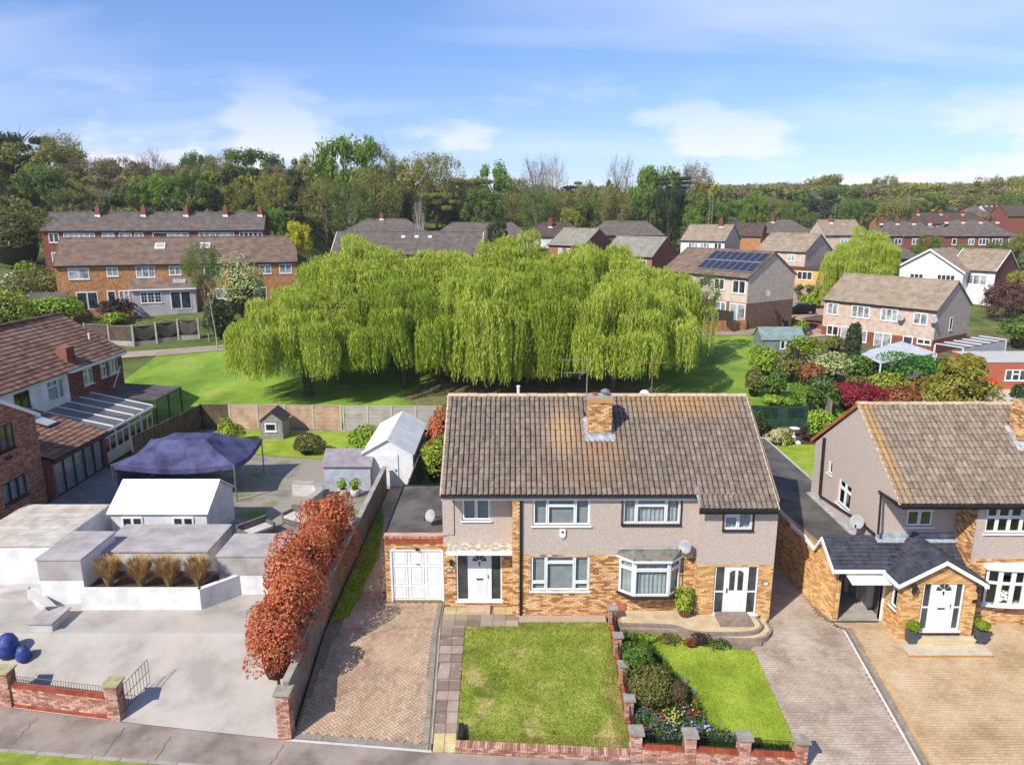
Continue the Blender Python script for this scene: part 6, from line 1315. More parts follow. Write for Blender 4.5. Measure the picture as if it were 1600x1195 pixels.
# ------------------------------------------------------------------ long brick house on the far left (ridge runs away from us)
BR_D = pm('dark_red_brick_wall', [S(92,50,44), S(122,70,60), S(140,88,74)], 1.5, .9, .3, 40, rnd=.16, hue=.7)
TILEB = pm('brown_interlocking_tile', [S(98,72,60), S(124,92,76), S(142,112,96)], 1.0, .9, .3, 30, rnd=.10, hue=.3, spots=[(S(150,124,112), .35, .52, .5), (S(84,62,58), .5, .60, .5)])
H3 = thing('terraced_house', 'long brown-tiled brick house at far left with one white-rendered bay and lean-to conservatory', 'house', (-33, 45, 0))
XE, XR3, ZE3, ZR3, Y0, Y1 = -29.4, -34.0, 5.1, 7.95, 31.0, 53.7; XWA = -29.75
FS = Fr((XWA, 0, 0), (0,1,0), (1,0,0))                         # u = y
def ry(px0, py0, px1, py1, X=XWA):
    a, b = R(px0, (py0+py1)/2, X)[0], R(px1, (py0+py1)/2, X)[0]; zt = R((px0+px1)/2, py0, X)[1]; zb_ = R((px0+px1)/2, py1, X)[1]; return (min(a,b), max(a,b), zb_, min(zt, 4.95))
ws = [ry(130, 575, 146, 601), ry(157, 564, 167, 590), ry(169, 556, 185, 584)]; wh = ry(74, 592, 101, 626); wd_ = ry(22, 612, 48, 640)
yw0, yw1 = R(52, 640, XWA)[0], R(109, 612, XWA)[0]
m = MB(); wallface(m, FS, yw1, Y1-.1, 0, 5.0, ws); m.quad((XWA,Y1-.1,0),(-38.3,Y1-.1,0),(-38.3,Y1-.1,5.0),(XWA,Y1-.1,5.0)); m.quad((XWA,Y1-.1,5.0),(-38.3,Y1-.1,5.0),(XR3,Y1-.1,ZR3-.1)); obj('mortar_bed', m, BR_D, H3)
bricks(FS, yw1, Y1-.1, 2.0, 5.0, ws, BR_D, H3)
m = MB(); wallface(m, FS, Y0, yw1, 0, 5.0, [wh, wd_]); obj('white_wall', m, WPAINT, H3)
m = MB(); m.quad((XWA,Y0,0),(-38.3,Y0,0),(-38.3,Y0,5),(XWA,Y0,5)); m.quad((-38.3,Y0,0),(-38.3,Y1,0),(-38.3,Y1,5),(-38.3,Y0,5)); m.quad((XWA,Y0,5),(-38.3,Y0,5),(XR3,Y0,ZR3-.1)); obj('rear_wall', m, BR_D, H3)
window(H3, FS, *ws[0], panes=[(0,.72,.5,1),(0,0,.5,.72),(.5,0,1,1)], back='curtain'); window(H3, FS, *ws[1], panes=[(0,.7,1,1),(0,0,1,.7)], back='curtain'); window(H3, FS, *ws[2], panes=[(0,.72,.33,1),(0,0,.33,.72),(.33,0,.66,1),(.66,0,1,1)], back='curtain'); window(H3, FS, *wh, panes=[(0,.7,.33,1),(.33,.7,.66,1),(0,0,.66,.7),(.66,0,1,1)], back='curtain'); window(H3, FS, *wd_, panes=[(0,0,.5,1),(.5,0,1,1)], mat=BLACK)
m = MB(); m.quad((XE,Y0,ZE3-.03),(XE,Y1+.05,ZE3-.03),(XR3,Y1+.05,ZR3-.03),(XR3,Y0,ZR3-.03)); m.quad((XR3,Y0,ZR3-.02),(XR3,Y1+.05,ZR3-.02),(-38.7,Y1+.05,ZE3),(-38.7,Y0,ZE3)); obj('roof', m, UNDER, H3)
nm_ = Vector((XR3-XE, 0, ZR3-ZE3)); IT = MB(); IT.add([(-.165,0,.045),(-.05,0,.045),(-.02,0,.06),(.145,0,.06),(.16,0,.045),(-.165,.42,0),(-.05,.42,0),(-.02,.42,.015),(.145,.42,.015),(.16,.42,0),(-.165,0,0),(.16,0,0)], [(0,1,6,5),(1,2,7,6),(2,3,8,7),(3,4,9,8),(10,11,4,3,2,1,0)]); ITM = bpy.data.meshes.new('interlocking_tile'); ITM.from_pydata(IT.v, [], IT.f); ITM.update()
tile_slope(H3, (XE, Y0, ZE3), (XE, Y1+.05, ZE3), nm_.normalized(), nm_.length, TILEB, w=.325, gauge=.36, me=ITM, n=300); ridge_tiles(H3, (XR3, 46.8, ZR3+.12), (XR3, Y1+.05, ZR3+.02), TILEB, .14); ridge_tiles(H3, (XR3, Y0, ZR3+.1), (XR3, 46.6, ZR3+.16), TILEB, .16)
m = MB(); m.tube([(XE+.05, yw1-.5, ZE3-.06), (XE+.05, Y1, ZE3-.06)], .06, 6); m.box(XWA, XE+.02, yw1, Y1, ZE3-.2, ZE3-.04); obj('white_gutter', m, WHITE, H3)
m = MB(); p = R(104, 578, -30.4); m.box(-30.7, -30.0, p[0]-.4, p[0]+.5, 4.9, 6.5); obj('chimney', m, BR_D, H3); bricks(Fr((-30.0, p[0]-.4, 0), (0,1,0), (1,0,0)), 0, .9, 5.2, 6.5, [], BR_D, H3)
x_ = -31.2; y_ = R(141, 540, x_)[0]; m = MB(); m.tube([(x_, y_, 5.9), (x_, y_, 6.75)], .07, 8); obj('vent_pipe', m, WHITE, H3)
m = MB(); a = R(188, 572, XWA+.06); b = R(177, 608, XWA+.06); c = R(163, 622, XWA+.06); m.tube([(XWA+.06, *a), (XWA+.06, *b), (XWA+.06, *c)], .04, 6); obj('waste_pipe', m, WHITE, H3)
# conservatory lean-to, dark canopy
CN = thing('conservatory', 'white-framed lean-to conservatory with a ribbed grey polycarbonate roof', 'conservatory', (-27, 45.5, 0))
cy0, cy1, cxw, cxo, cz_t, cz_b = 42.6, 49.0, XWA+.03, -25.4, 3.0, 2.05; POLY = pm('smoked_polycarbonate', [S(92,88,88), S(116,112,110)], .6, .35, spec=.4)
m = MB(); m.prism([(cxo, cy0, cz_b), (cxo, cy1, cz_b), (cxw, cy1, cz_t), (cxw, cy0, cz_t)], (0,0,.03)); obj('roof_sheet', m, POLY, CN)
for i in range(6): y = cy0+(cy1-cy0)*i/5; m = MB(); m.prism([(cxo-.02, y-.04, cz_b+.03), (cxo-.02, y+.04, cz_b+.03), (cxw, y+.04, cz_t+.03), (cxw, y-.04, cz_t+.03)], (0,0,.06)); obj('glazing_bar', m, WHITE, CN)
m = MB(); m.box(cxo-.06, cxo+.06, cy0-.05, cy1+.05, cz_b-.12, cz_b+.02); obj('eaves_beam', m, WHITE, CN)
FC = Fr((cxo-.12, 0, 0), (0,1,0), (1,0,0)); m = MB(); m.box(cxo-.24, cxo-.12, cy0, cy1, -.1, .55); m.box(cxw, cxo-.24, cy0, cy0+.12, -.1, .55); obj('dwarf_wall', m, WPAINT, CN)
for i in range(4): window(CN, FC, cy0+(cy1-cy0)*i/4+.02, cy0+(cy1-cy0)*(i+1)/4-.02, .55, cz_b-.12, [(0,.74,1,1),(0,0,.5,.74),(.5,0,1,.74)], w=0, sill=False, back=None)
window(CN, Fr((cxw, cy0+.03, 0), (1,0,0), (0,-1,0)), .05, cxo-cxw-.15, .55, cz_b-.1, [(0,0,.25,1),(.25,0,.5,1),(.5,0,.75,1),(.75,0,1,1)], w=0, sill=False)
CV = thing('lean_to_canopy', 'dark flat canopy at the end of the conservatory', 'canopy', (-27.5, 51, 0)); m = MB(); m.prism([(-25.3, 49.3, 2.35), (-25.3, 53.4, 2.35), (XWA, 53.4, 2.6), (XWA, 49.3, 2.6)], (0,0,.08)); obj('roof', m, FELT, CV)
for y in (49.4, 51.3, 53.3): m = MB(); m.box(-25.45, -25.35, y-.05, y+.05, 0, 2.36); obj('post', m, WOOD_B, CV)
# front brick house with gable and the tiled extension
H4 = thing('brick_house', 'orange-red brick gabled house at the left edge with dark-framed windows', 'house', (-28, 34, 0))
XB4 = -25.45; FB4 = Fr((XB4, 0, 0), (0,1,0), (1,0,0)); yc = 36.8
def ry4(px0, py0, px1, py1): 
    a, b = R(px0, (py0+py1)/2, XB4)[0], R(px1, (py0+py1)/2, XB4)[0]; return (a, b, R((px0+px1)/2, py1, XB4)[1], R((px0+px1)/2, py0, XB4)[1])
u1_ = ry4(-14, 664, 24, 707); l1_ = ry4(3, 746, 44, 783); BRH = pm('orange_red_house_brick', [S(130,80,62), S(164,104,80), S(182,124,98)], 1.2, .9, .3, 60, rnd=.14, hue=.6, spots=[(S(196,150,124), 1.2, .6, .5)])
m = MB(); wallface(m, FB4, 29.5, yc, -.1, 5.0, [u1_, l1_]); m.quad((XB4,yc,-.1),(-33.5,yc,-.1),(-33.5,yc,5),(XB4,yc,5)); m.quad((XB4,29.5,5),(XB4,yc,5),(XB4,33.1,6.9)); obj('mortar_bed', m, MORTAR_G, H4); bricks(FB4, 30.8, yc, 0, 5.0, [u1_, l1_], BRH, H4)
for r in range(24):
    z = 5.0+r*.075; hw = (6.75-z)*1.9
    if hw > .1: bricks(FB4, max(31, 33.1-hw), 33.1+hw, z, z+.075, [], BRH, H4)
m = MB(); m.add([(XB4+.12,29.2,4.85),(XB4+.12,33.1,6.98),(-34,33.1,6.98),(-34,29.2,4.85),(XB4+.12,37.05,4.85),(-34,37.05,4.85)], [(0,1,2,3),(1,4,5,2)]); obj('roof', m, TILEB, H4)
m = MB(); 
for a, b in (((33.1,6.95),(37.1,4.8)), ((29.2,4.82),(33.1,6.95))): m.prism([(XB4+.06, a[0], a[1]-.16), (XB4+.06, b[0], b[1]-.16), (XB4+.06, b[0], b[1]+.05), (XB4+.06, a[0], a[1]+.05)], (.07,0,0))
obj('bargeboard', m, WHITE, H4)
window(H4, FB4, *u1_, panes=[(0,0,.35,1),(.35,0,.7,1),(.7,0,1,1)], mat=BLACK); window(H4, FB4, *l1_, panes=[(0,0,.33,1),(.33,0,.66,1),(.66,0,1,1)], mat=BLACK, back='blind')
m = MB(); p = R(12, 714, XB4); m.fbox(FB4, p[0]-.2, p[0]+.2, p[1]-.1, p[1]+.05, 0, .12); obj('security_lamp', m, BLACK, H4)
EX = thing('house_extension', 'single-storey extension with brown tiled roof, two skylights and grey-framed folding doors', 'extension', (-27.3, 39.3, 0))
ey0, ey1, exo, exw, ez_b, ez_t = 36.95, 42.2, -25.05, XWA+.02, 2.35, 3.85
nE = Vector((exw-exo, 0, ez_t-ez_b)); m = MB(); m.prism([(exo+.25, ey0-.15, ez_b-.12), (exo+.25, ey1, ez_b-.12), (exw, ey1, ez_t-.02), (exw, ey0-.15, ez_t-.02)], (0,0,-.06)); obj('roof_deck', m, UNDER, EX)
tile_slope(EX, (exo+.25, ey0-.12, ez_b-.08), (exo+.25, ey1, ez_b-.08), nE.normalized(), nE.length+.2, TILEB, w=.325, gauge=.36, me=ITM, n=120)
m = MB(); m.tube([(exo+.32, ey0-.2, ez_b-.16), (exo+.32, ey1+.05, ez_b-.16)], .07, 6); m.box(exo+.2, exo+.24, ey0-.15, ey1, ez_b-.32, ez_b-.12); obj('black_gutter', m, BLACK, EX)
FE = Fr((exo, 0, 0), (0,1,0), (1,0,0)); d0, d1 = R(80, 745, exo)[0], R(163, 710, exo)[0]; d0 = max(d0, ey0+.1); m = MB(); wallface(m, FE, ey0, ey1, -.1, 2.2, [(d0, d1, .02, 2.08)]); m.quad((exo,ey0,-.1),(exw,ey0,-.1),(exw,ey0,3.7),(exo,ey0,2.2)); m.quad((exo,ey1,-.1),(exw,ey1,-.1),(exw,ey1,3.7),(exo,ey1,2.2)); obj('extension_wall', m, BR_D, EX)
window(EX, FE, d0, d1, .02, 2.08, [(i/5, 0, (i+1)/5, 1) for i in range(5)], mat=BLACK, sill=False, back='blind', name='folding_door')
sl = (ez_t-ez_b)/(exw-exo)
for ya, yb, xo, xi in ((38.0, 39.2, -27.0, -28.6), (40.2, 41.3, -27.1, -28.7)):
    zf_ = lambda x: ez_b-.08+(x-exo-.25)*sl+.14
    m = MB(); m.prism([(xo, ya, zf_(xo)), (xo, yb, zf_(xo)), (xi, yb, zf_(xi)), (xi, ya, zf_(xi))], (0,0,-.1)); s_ = obj('skylight', m, BLACK, EX); m = MB(); m.prism([(xo-.1, ya+.08, zf_(xo-.1)+.01), (xo-.1, yb-.08, zf_(xo-.1)+.01), (xi+.1, yb-.08, zf_(xi+.1)+.01), (xi+.1, ya+.08, zf_(xi+.1)+.01)], (0,0,.012)); obj('skylight_pane', m, pm('skylight_glass', [S(150,158,156), S(176,182,180)], 1, .1, spec=.8), s_)
drape('grey_patio', [(-25.1, 33), (-19.8, 33), (-19.8, 41.8), (-25.1, 41.8)], pm('grey_patio_slabs', [S(104,106,108), S(128,130,130)], .8, .6, .1, 20), .03)
# ------------------------------------------------------------------ gardens behind, on the right
GAR = pm('garden_ground', [S(72,84,40), S(104,96,62), S(120,108,84)], .5, .95, .3, 20)
drape('back_garden', [(14.7, 31.8), (60, 31.8), (60, 88), (30.5, 88), (28.2, 76), (27, 66), (25.2, 58), (24.2, 50.4), (14.7, 50.4)], GAR, .02, 2.0, ysplit=(50,))
drape('garden_lawn', [(14.85, 32), (22, 32), (21.5, 46.4), (14.85, 46.4)], GRASS2, .05); drape('garden_path', [(14.3, 40), (14.8, 40), (17.0, 46.5), (12.2, 47.5), (11.4, 40)], FELT, .05)
drape('park_edge', [(14, 49.4), (24.5, 49.4), (24.5, 52), (14, 52)], GRASS3, .04)
bd2 = [(15.5, 46.6), (22.0, 46.6), (22.0, 49.8), (15.5, 49.8)]; drape('shrub_bed', bd2, SOIL, .08)
GRN = pm('dark_green_fence', [S(34,60,48), S(48,76,62)], 2, .7, rnd=.08)
f_ = fence('trellis_fence', 'dark green boarded fence with trellis panels beyond the tile roof of the middle pair', [(15.6, 50.1), (21.4, 50.1)], 1.75, GRN, GRN, 'v', 1.9, .15, .1)
for x0 in (16.2, 18.1, 20.0): 
    m = MB()
    for i in range(6): m.box(x0, x0+1.1, 50.02, 50.05, .95+i*.13, .98+i*.13); m.box(x0+.2*i, x0+.03+.2*i, 50.0, 50.02, .95, 1.63)
    obj('trellis', m, GRN, f_)
def shrub(px, py, wpx, hpx, mat, label, n=None, leaf=None, box=False, name='garden_shrub', seed=None, asp=.55, dz=0, **k):
    p = PG(px, py); zc = p.y*cp+(CH-p.z)*sp; r = wpx*zc/FPX/2; h = hpx*zc/FPX/2*1.02
    leaf = leaf or max(.07, .0021*zc); n = n or int(min(3600, 700+r*h*420/leaf**1.0*.09))
    return bush(name, label, 'shrub' if name == 'garden_shrub' else name.split('_')[-1], p, (r, r*.9, max(h, .2)), mat, n, leaf, seed=seed or int(px+py), box=box, asp=asp, stem=False, **k)
CREAM = leafmat('cream_grass_leaf', [S(170,158,110), S(210,200,150)])
for a in (
 (1180, 692, 34, 52, LEAF_D, 'dark clipped hedge bush at the left end of the green trellis fence'), (1213, 694, 34, 24, CREAM, 'cream-striped tufted plant left of the stone bird bath'), (1197, 680, 18, 16, LEAF_G, 'small green plant next to the dark hedge bush, below the trellis fence'),
 (1228, 695, 14, 12, LEAF_B, 'tiny round bright green ball plant in the bed by the bird bath'), (1225, 682, 16, 14, LEAF_O, 'small olive plant behind the tufted cream plant'), (1262, 690, 22, 22, LEAF_K, 'dark leafless-looking plant right of the bird bath'), (1287, 694, 44, 52, LEAF_L, 'light green feathery bush next to the apex of the right-hand gable'),
 (1177, 620, 30, 42, LEAF_O, 'upright clipped dark ball bush standing on the park edge'), (1205, 632, 26, 14, LEAF_L, 'low bright green clump of weeds on the park edge'), (1236, 634, 22, 14, LEAF_L, 'second low bright green clump of weeds beside the weathered grey fence'),
 (1208, 624, 38, 42, LEAF_G, 'ivy-covered stretch of fence between ball bush and weathered grey fence'), (1276, 644, 60, 50, LEAF_G, 'tall trimmed green hedge left of the crimson bush'), (1262, 600, 26, 20, LEAF_O, 'olive hedge top left of the lilac bush'), (1285, 608, 26, 14, leafmat('lilac_leaf', [S(96,84,104), S(140,126,140)]), 'grey-lilac low bush behind the crimson bush'),
 (1335, 640, 92, 44, LEAF_C, 'wide crimson and rust bush behind the ridge of the right-hand roof'), (1405, 640, 66, 34, LEAF_U, 'rusty orange bush right of the crimson bush'), (1440, 640, 40, 22, LEAF_V, 'pale buff bush below the gold conifer'),
 (1196, 590, 48, 46, LEAF_L, 'loose light green bush just inside the curved park fence'), (1228, 596, 44, 38, LEAF_O, 'olive bush behind the ivy-covered fence'), (1262, 602, 34, 34, LEAF_U, 'bronze-leaved bush beside the olive bush'), (1257, 570, 46, 40, LEAF_B, 'golden-green round bush right of the glazed shed'), (1288, 588, 36, 34, LEAF_D, 'dark bush between the golden-green bush and the white-flowered one'),
 (1292, 596, 56, 44, LEAF_V, 'round white-variegated bush left of the slim dark conifer'), (1343, 596, 56, 40, LEAF_G, 'mid-green bush right of the slim dark conifer'), (1424, 606, 102, 54, leafmat('vivid_green_leaf', [S(40,92,20), S(62,124,32), S(90,148,50)]), 'broad vivid green bush in front of the silver carport roof'),
 (1380, 616, 64, 30, LEAF_Y, 'yellow-green bush left of the wooden dovecote'), (1345, 612, 44, 24, LEAF_O, 'olive-yellow low bush behind the crimson bush'), (1303, 550, 30, 26, LEAF_O, 'small brown-green bush by the pink-rendered semi with the two dishes'), (1232, 520, 50, 22, LEAF_L, 'bright green bush behind the glazed grey shed'),
 (1268, 482, 26, 22, LEAF_L, 'light green bush beside the lower black car'), (1590, 545, 44, 50, LEAF_G, 'green bush at the right edge next to the white-ribbed canopy'), (1594, 632, 28, 30, LEAF_D, 'dark clipped bush at the right edge behind the near ridge')): shrub(*a)
p = PG(1328, 590); t = bush('conifer', 'slim dark green column conifer among the bushes', 'conifer', p, (.75, .75, 2.7), LEAF_D, 2600, .11, seed=201, lumps=5)
for (x, y, w, h) in ((1492, 640, 90, 48),):
    p = PG(x, y); t = thing('gold_conifer', 'large lumpy golden-green conifer behind the right-hand roof', 'conifer', p); zc = p.y*cp+14*sp; k = zc/FPX
    for j, (dx, dz, r, h_) in enumerate(((0,0,.52,.22),(-.28,.22,.3,.2),(.3,.2,.32,.2),(0,.3,.36,.24),(.08,.56,.28,.2),(-.1,.7,.2,.2),(.16,.78,.2,.18))):
        bush('', '', '', p+Vector((dx*w*k, 0, dz*74*k)), (r*w*k, r*w*k, h_*80*k), leafmat('gold_conifer_leaf', [S(112,112,34), S(146,142,52), S(168,160,74)]), 1100, .13, parent=t, seed=210+j, stem=False)
# bird bath and stones, dovecote, weathered fence, sheds
p = PG(1240, 684); t = thing('bird_bath', 'white stone bird bath in the planting bed', 'bird bath', p); m = MB(); m.lathe(p, [(.2,0),(.18,.08),(.08,.14),(.07,.5),(.1,.6)], 10); obj('pedestal', m, WPAINT, t); m = MB(); m.lathe(p+Vector((0,0,.6)), [(.1,0),(.34,.08),(.36,.12),(.3,.12),(.1,.08)], 14); obj('bowl', m, WPAINT, t)
for x, y, lb in ((1240, 690, 'white stone in the soil just below the bird bath'), (1247, 694, 'white stone farther right in the soil near the bird bath')):
    p = PG(x, y); m = MB(); m.lathe(p, [(.14,0),(.2,.08),(.14,.2),(.03,.26)], 7); tag(obj('ornamental_stone', m, WPAINT), lb, 'stone')
fence('weathered_fence', 'silvery weathered board fence panel running down to the green hedge', [(25.9, 60), (24.6, 55), (23.6, 51.2)], 1.7, WOOD_G, WOOD_G, 'v', 1.83, .14)
fence('park_fence', 'dark curved board fence between park and right-hand gardens', [(25.7, 61), (26.9, 66), (28.1, 72), (29.2, 77.5), (31.4, 82.5), (34.5, 86)], 1.8, WOOD_D, WOOD_B, 'v', 1.83, .15, n=120)
t = thing('dovecote', 'small tan wooden playhouse with a grey pitched roof', 'playhouse', PG(1436, 618)); p = PG(1436, 618); m = MB(); m.box(p.x-.8, p.x+.8, p.y, p.y+1.2, p.z-.2, p.z+1.5); obj('wall', m, WOOD_O, t)
m = MB(); m.prism([(p.x-.95, p.y-.2, p.z+1.45), (p.x, p.y-.2, p.z+2.05), (p.x+.95, p.y-.2, p.z+1.45), (p.x, p.y-.2, p.z+1.95)], (0,1.6,0)); obj('roof', m, FELT, t); m = MB(); m.box(p.x-.45, p.x+.1, p.y-.03, p.y-.005, p.z+.5, p.z+1.3); obj('opening', m, BLACK, t)
p = PG(1222, 556); sh = tri_roof('glazed_shed', 'grey-green painted shed with pitched green roof and glazed front', 'shed', p.x-2.1, p.x+2.1, p.y, p.y+2.8, p.z+1.7, p.z+2.7, pm('grey_green_boarding', [S(98,110,110), S(126,138,138)], 2, .8, rnd=.05), pm('green_grey_felt', [S(106,126,124), S(132,150,148)], 1.5, .9, .2, 20), 'x', z0=p.z-1, wins=[(front(p.y), p.x-.3+i*.55, p.x+.2+i*.55, p.z+.7, p.z+1.6, None) for i in range(4)])
t = thing('carport', 'silvery corrugated flat carport roof on posts behind the vivid green bush', 'carport', PG(1400, 575)); a, b, c, d = (P(*q, 2.5) for q in ((1342, 552), (1376, 569), (1463, 552), (1408, 534))); m = MB(); m.prism([a, b, c, d], (0,0,.06)); obj('roof_sheet', m, pm('silver_sheet', [S(176,180,184), S(206,210,214)], .8, .4, .3, 10), t)
for i in range(9): q0, q1 = a.lerp(b, (i+.5)/9), d.lerp(c, (i+.5)/9); m = MB(); m.tube([q0+Vector((0,0,.08)), q1+Vector((0,0,.08))], .03, 4); obj('roof_rib', m, WHITE, t)
for q in (a, b, c, d): m = MB(); m.box(q.x-.05, q.x+.05, q.y-.05, q.y+.05, -.2, 2.5); obj('post', m, WHITE, t)
t = thing('ribbed_canopy', 'white-ribbed lean-to canopy on posts beside the pink-rendered semi', 'canopy', PG(1500, 590)); a, b, c, d = (P(*q, 2.6) for q in ((1461, 538), (1505, 545), (1572, 532), (1530, 526))); m = MB(); m.prism([a, b, c, d], (0,0,.05)); obj('roof_sheet', m, POLY, t)
for i in range(6): q0, q1 = a.lerp(d, i/5), b.lerp(c, i/5); m = MB(); m.prism([q0+Vector((0,0,.06)), q1+Vector((0,0,.06)), q1+Vector((.12,0,.06)), q0+Vector((.12,0,.06))], (0,0,.06)); obj('glazing_bar', m, WHITE, t)
for q in (a, b, c, d): m = MB(); m.box(q.x-.06, q.x+.06, q.y-.06, q.y+.06, -.2, 2.6); obj('post', m, WHITE, t)
m = MB(); m.fbox(Fr(b, (c-b), Vector((c-b).cross(Vector((0,0,1))))), 0, (c-b).length, -1.2, -.1, -.04, .04); obj('screen', m, CURT, t)
p = P(1535, 612, .0); q = P(1660, 640, 0); e = block('brick_extension', 'flat-roofed brick extension with a white window at the right edge', 'extension', p.x, p.x+9, p.y, p.y+5, 2.7, BRICK_R, CONC_L); FX = front(p.y); window(e, FX, Q(1568, 600, p.y)[0], Q(1568, 600, p.y)[0]+1.9, 1.0, 2.0, [(0,0,.33,1),(.33,.6,.66,1),(.33,0,.66,.6),(.66,0,1,1)], w=.04, glass=DGLASS)
drape('extension_terrace', [(p.x-2, p.y-8), (p.x+10, p.y-8), (p.x+10, p.y), (p.x-2, p.y)], CONC_L, .05)
p = PG(1548, 610); t = thing('garden_slide', 'red and yellow toy slide on the terrace at the right edge', 'toy slide', p); m = MB(); m.prism([(p.x-.3, p.y, p.z+.1), (p.x+1.2, p.y, p.z+.0), (p.x+1.2, p.y, p.z+.1), (p.x+.1, p.y, p.z+1.1), (p.x-.3, p.y, p.z+1.1)], (0,.5,0)); obj('slide', m, pm('red_plastic', [S(190,34,24), S(214,54,40)], 2, .4), t); m = MB(); m.prism([(p.x-1.1, p.y+.6, p.z), (p.x-.2, p.y+.6, p.z+1.7), (p.x, p.y+.6, p.z+1.7), (p.x-.1, p.y+.6, p.z)], (0,.1,0)); m.box(p.x+.9, p.x+1.8, p.y-.3, p.y+.2, p.z, p.z+.12); obj('ladder', m, pm('yellow_plastic', [S(214,176,80), S(226,190,100)], 2, .5), t)
# ------------------------------------------------------------------ far side of the park, left: fence, lamp post, hedge
fp = [PG(*q) for q in ((135, 536), (210, 541), (246, 536), (280, 531), (312, 529), (323, 527))]
fence('panel_fence', 'grey-brown slatted fence panels with concrete posts at the left of the park path', [xy(fp[0]), xy(fp[1])], 2.0, WOOD_B, CONC, 'v', 2.6, .12, .14, .5, n=80)
tf = thing('arched_fence', 'three arched chevron-slatted fence panels between concrete posts', 'fence', fp[1])
for a, b in zip(fp[1:4], fp[2:5]):
    d = (b-a); d.z = 0; L = d.length; d.normalize(); nn = Vector((d.y,-d.x,0)); z = min(a.z, b.z); F = Fr((a.x,a.y,z), d, nn); m = MB(); m.fbox(F, 0, L, -.3, .45, -.03, .03); obj('gravel_board', m, CONC, tf)
    for k in range(9):
        h0, h1 = .5+k*.2, .5+k*.2
        for s in (0, 1):
            u0, u1 = (.08, L/2-.02) if s == 0 else (L/2+.02, L-.08); ya, yb = (h0+.55, h0) if s == 0 else (h0, h0+.55)
            top = lambda u: 1.95+.35*(1-((u-L/2)/(L/2))**2)
            pa_, pb_ = min(ya, top(u0)-.1), min(yb, top(u1)-.1)
            if pa_ > ya-.3 and pb_ > yb-.3: m = MB(); m.prism([F(u0, pa_, 0), F(u1, pb_, 0), F(u1, pb_+.09, 0), F(u0, pa_+.09, 0)], nn*.03); obj('slat', m, WOOD_G, tf)
    m = MB(); m.tube([F(L*i/8, 1.95+.35*(1-((i/8-.5)*2)**2), 0) for i in range(9)], .05, 4); obj('arched_rail', m, WOOD_G, tf); m = MB(); m.fbox(F, .05, L-.05, .45, 1.95, -.06, -.045); obj('backing', m, WOOD_D, tf)
for q in fp[1:5]: m = MB(); m.box(q.x-.09, q.x+.09, q.y-.09, q.y+.09, q.z-.3, q.z+2.15); obj('post', m, CONC, tf)
p = PG(340, 545); lh = 5.2; t = thing('lamp_post', 'slim grey lamp post beside the park path', 'lamp post', p); m = MB(); m.tube([p, p+Vector((0,0,1)), p+Vector((-.35,0,lh))], [.09,.06,.04], 8); obj('pole', m, CONC, t); m = MB(); m.lathe(p+Vector((-.35,0,lh)), [(.06,0),(.14,.05),(.14,.2),(.04,.3)], 8); obj('lamp_head', m, DISH, t)
shrub(347, 530, 46, 56, LEAF_D, 'dark square hedge behind the lamp post', box=True, seed=301)
for a in ((60, 478, 120, 52, LEAF_O, 'big olive-yellow bush at the far left, below the wood'), (30, 420, 110, 92, LEAF_O, 'dark yellowish tree-like bush at the left edge beside the long grey roof'), (85, 510, 90, 46, LEAF_L, 'light green bush behind the brown-tiled ridge at left'), (182, 502, 40, 34, LEAF_K, 'dark purple bush in front of the french doors'), (180, 508, 28, 18, LEAF_L, 'light green bush under the dark purple bush'),
 (15, 520, 70, 60, LEAF_Y, 'golden-yellow bush at the left edge over the brown-tiled roof'), (22, 470, 50, 40, pm('white_blossom', [S(176,176,160), S(226,224,214), S(130,150,90)], 2, .8, rnd=.2, hue=.5), 'white blossoming bush at the left edge'), (48, 465, 36, 46, LEAF_L, 'upright lime bush beside the white garage door at far left'), (118, 472, 22, 18, LEAF_L, 'small rounded lime bush at the left corner of the orange brick terrace'),
 (382, 495, 66, 76, LEAF_V, 'pale green-white shrub in front of the orange brick terrace, left of the willows'), (193, 470, 16, 26, LEAF_O, 'climber on the terrace wall between doors and grey extension'), (470, 372, 40, 20, LEAF_D, 'dark hedge behind the golden tree'), (1180, 470, 30, 40, LEAF_Y, 'yellow-green bush beside the house with solar panels')): shrub(*a)
# ------------------------------------------------------------------ houses round the park and up the slopes
RT = {k: pm('far_roof_'+k, c, 1.2, .95, .4, 6, rnd=.06, spots=[(tuple(x*.8 for x in c[0]), 1.5, .56, .5)]) for k, c in dict(
 brown=[S(104,86,74), S(132,112,98)], grey=[S(90,82,78), S(114,104,98)], buff=[S(130,116,100), S(158,142,124)], greygreen=[S(120,118,108), S(146,142,130)], dark=[S(74,62,58), S(98,82,74)]).items()}
BRK_O = pm('far_orange_brick', [S(146,98,62), S(174,122,80), S(192,146,102)], 4, .9, .5, 8, detail=8); BRK_D = pm('far_red_brick', [S(116,66,54), S(142,86,70)], 3, .9, .4, 8); BRK_N = pm('far_brown_brick', [S(112,84,70), S(142,110,92)], 4, .9, .4, 8); BRK_Q = pm('far_mixed_brick', [S(138,90,66), S(166,116,86)], 4, .9, .4, 8)
CGL = pm('curtain_reflection_glass', [S(96,104,110), S(172,178,180)], 1.1, .12, spec=.8, lo=.4, hi=.6)  # pale areas in the glass colour imitate curtains and whitish reflections
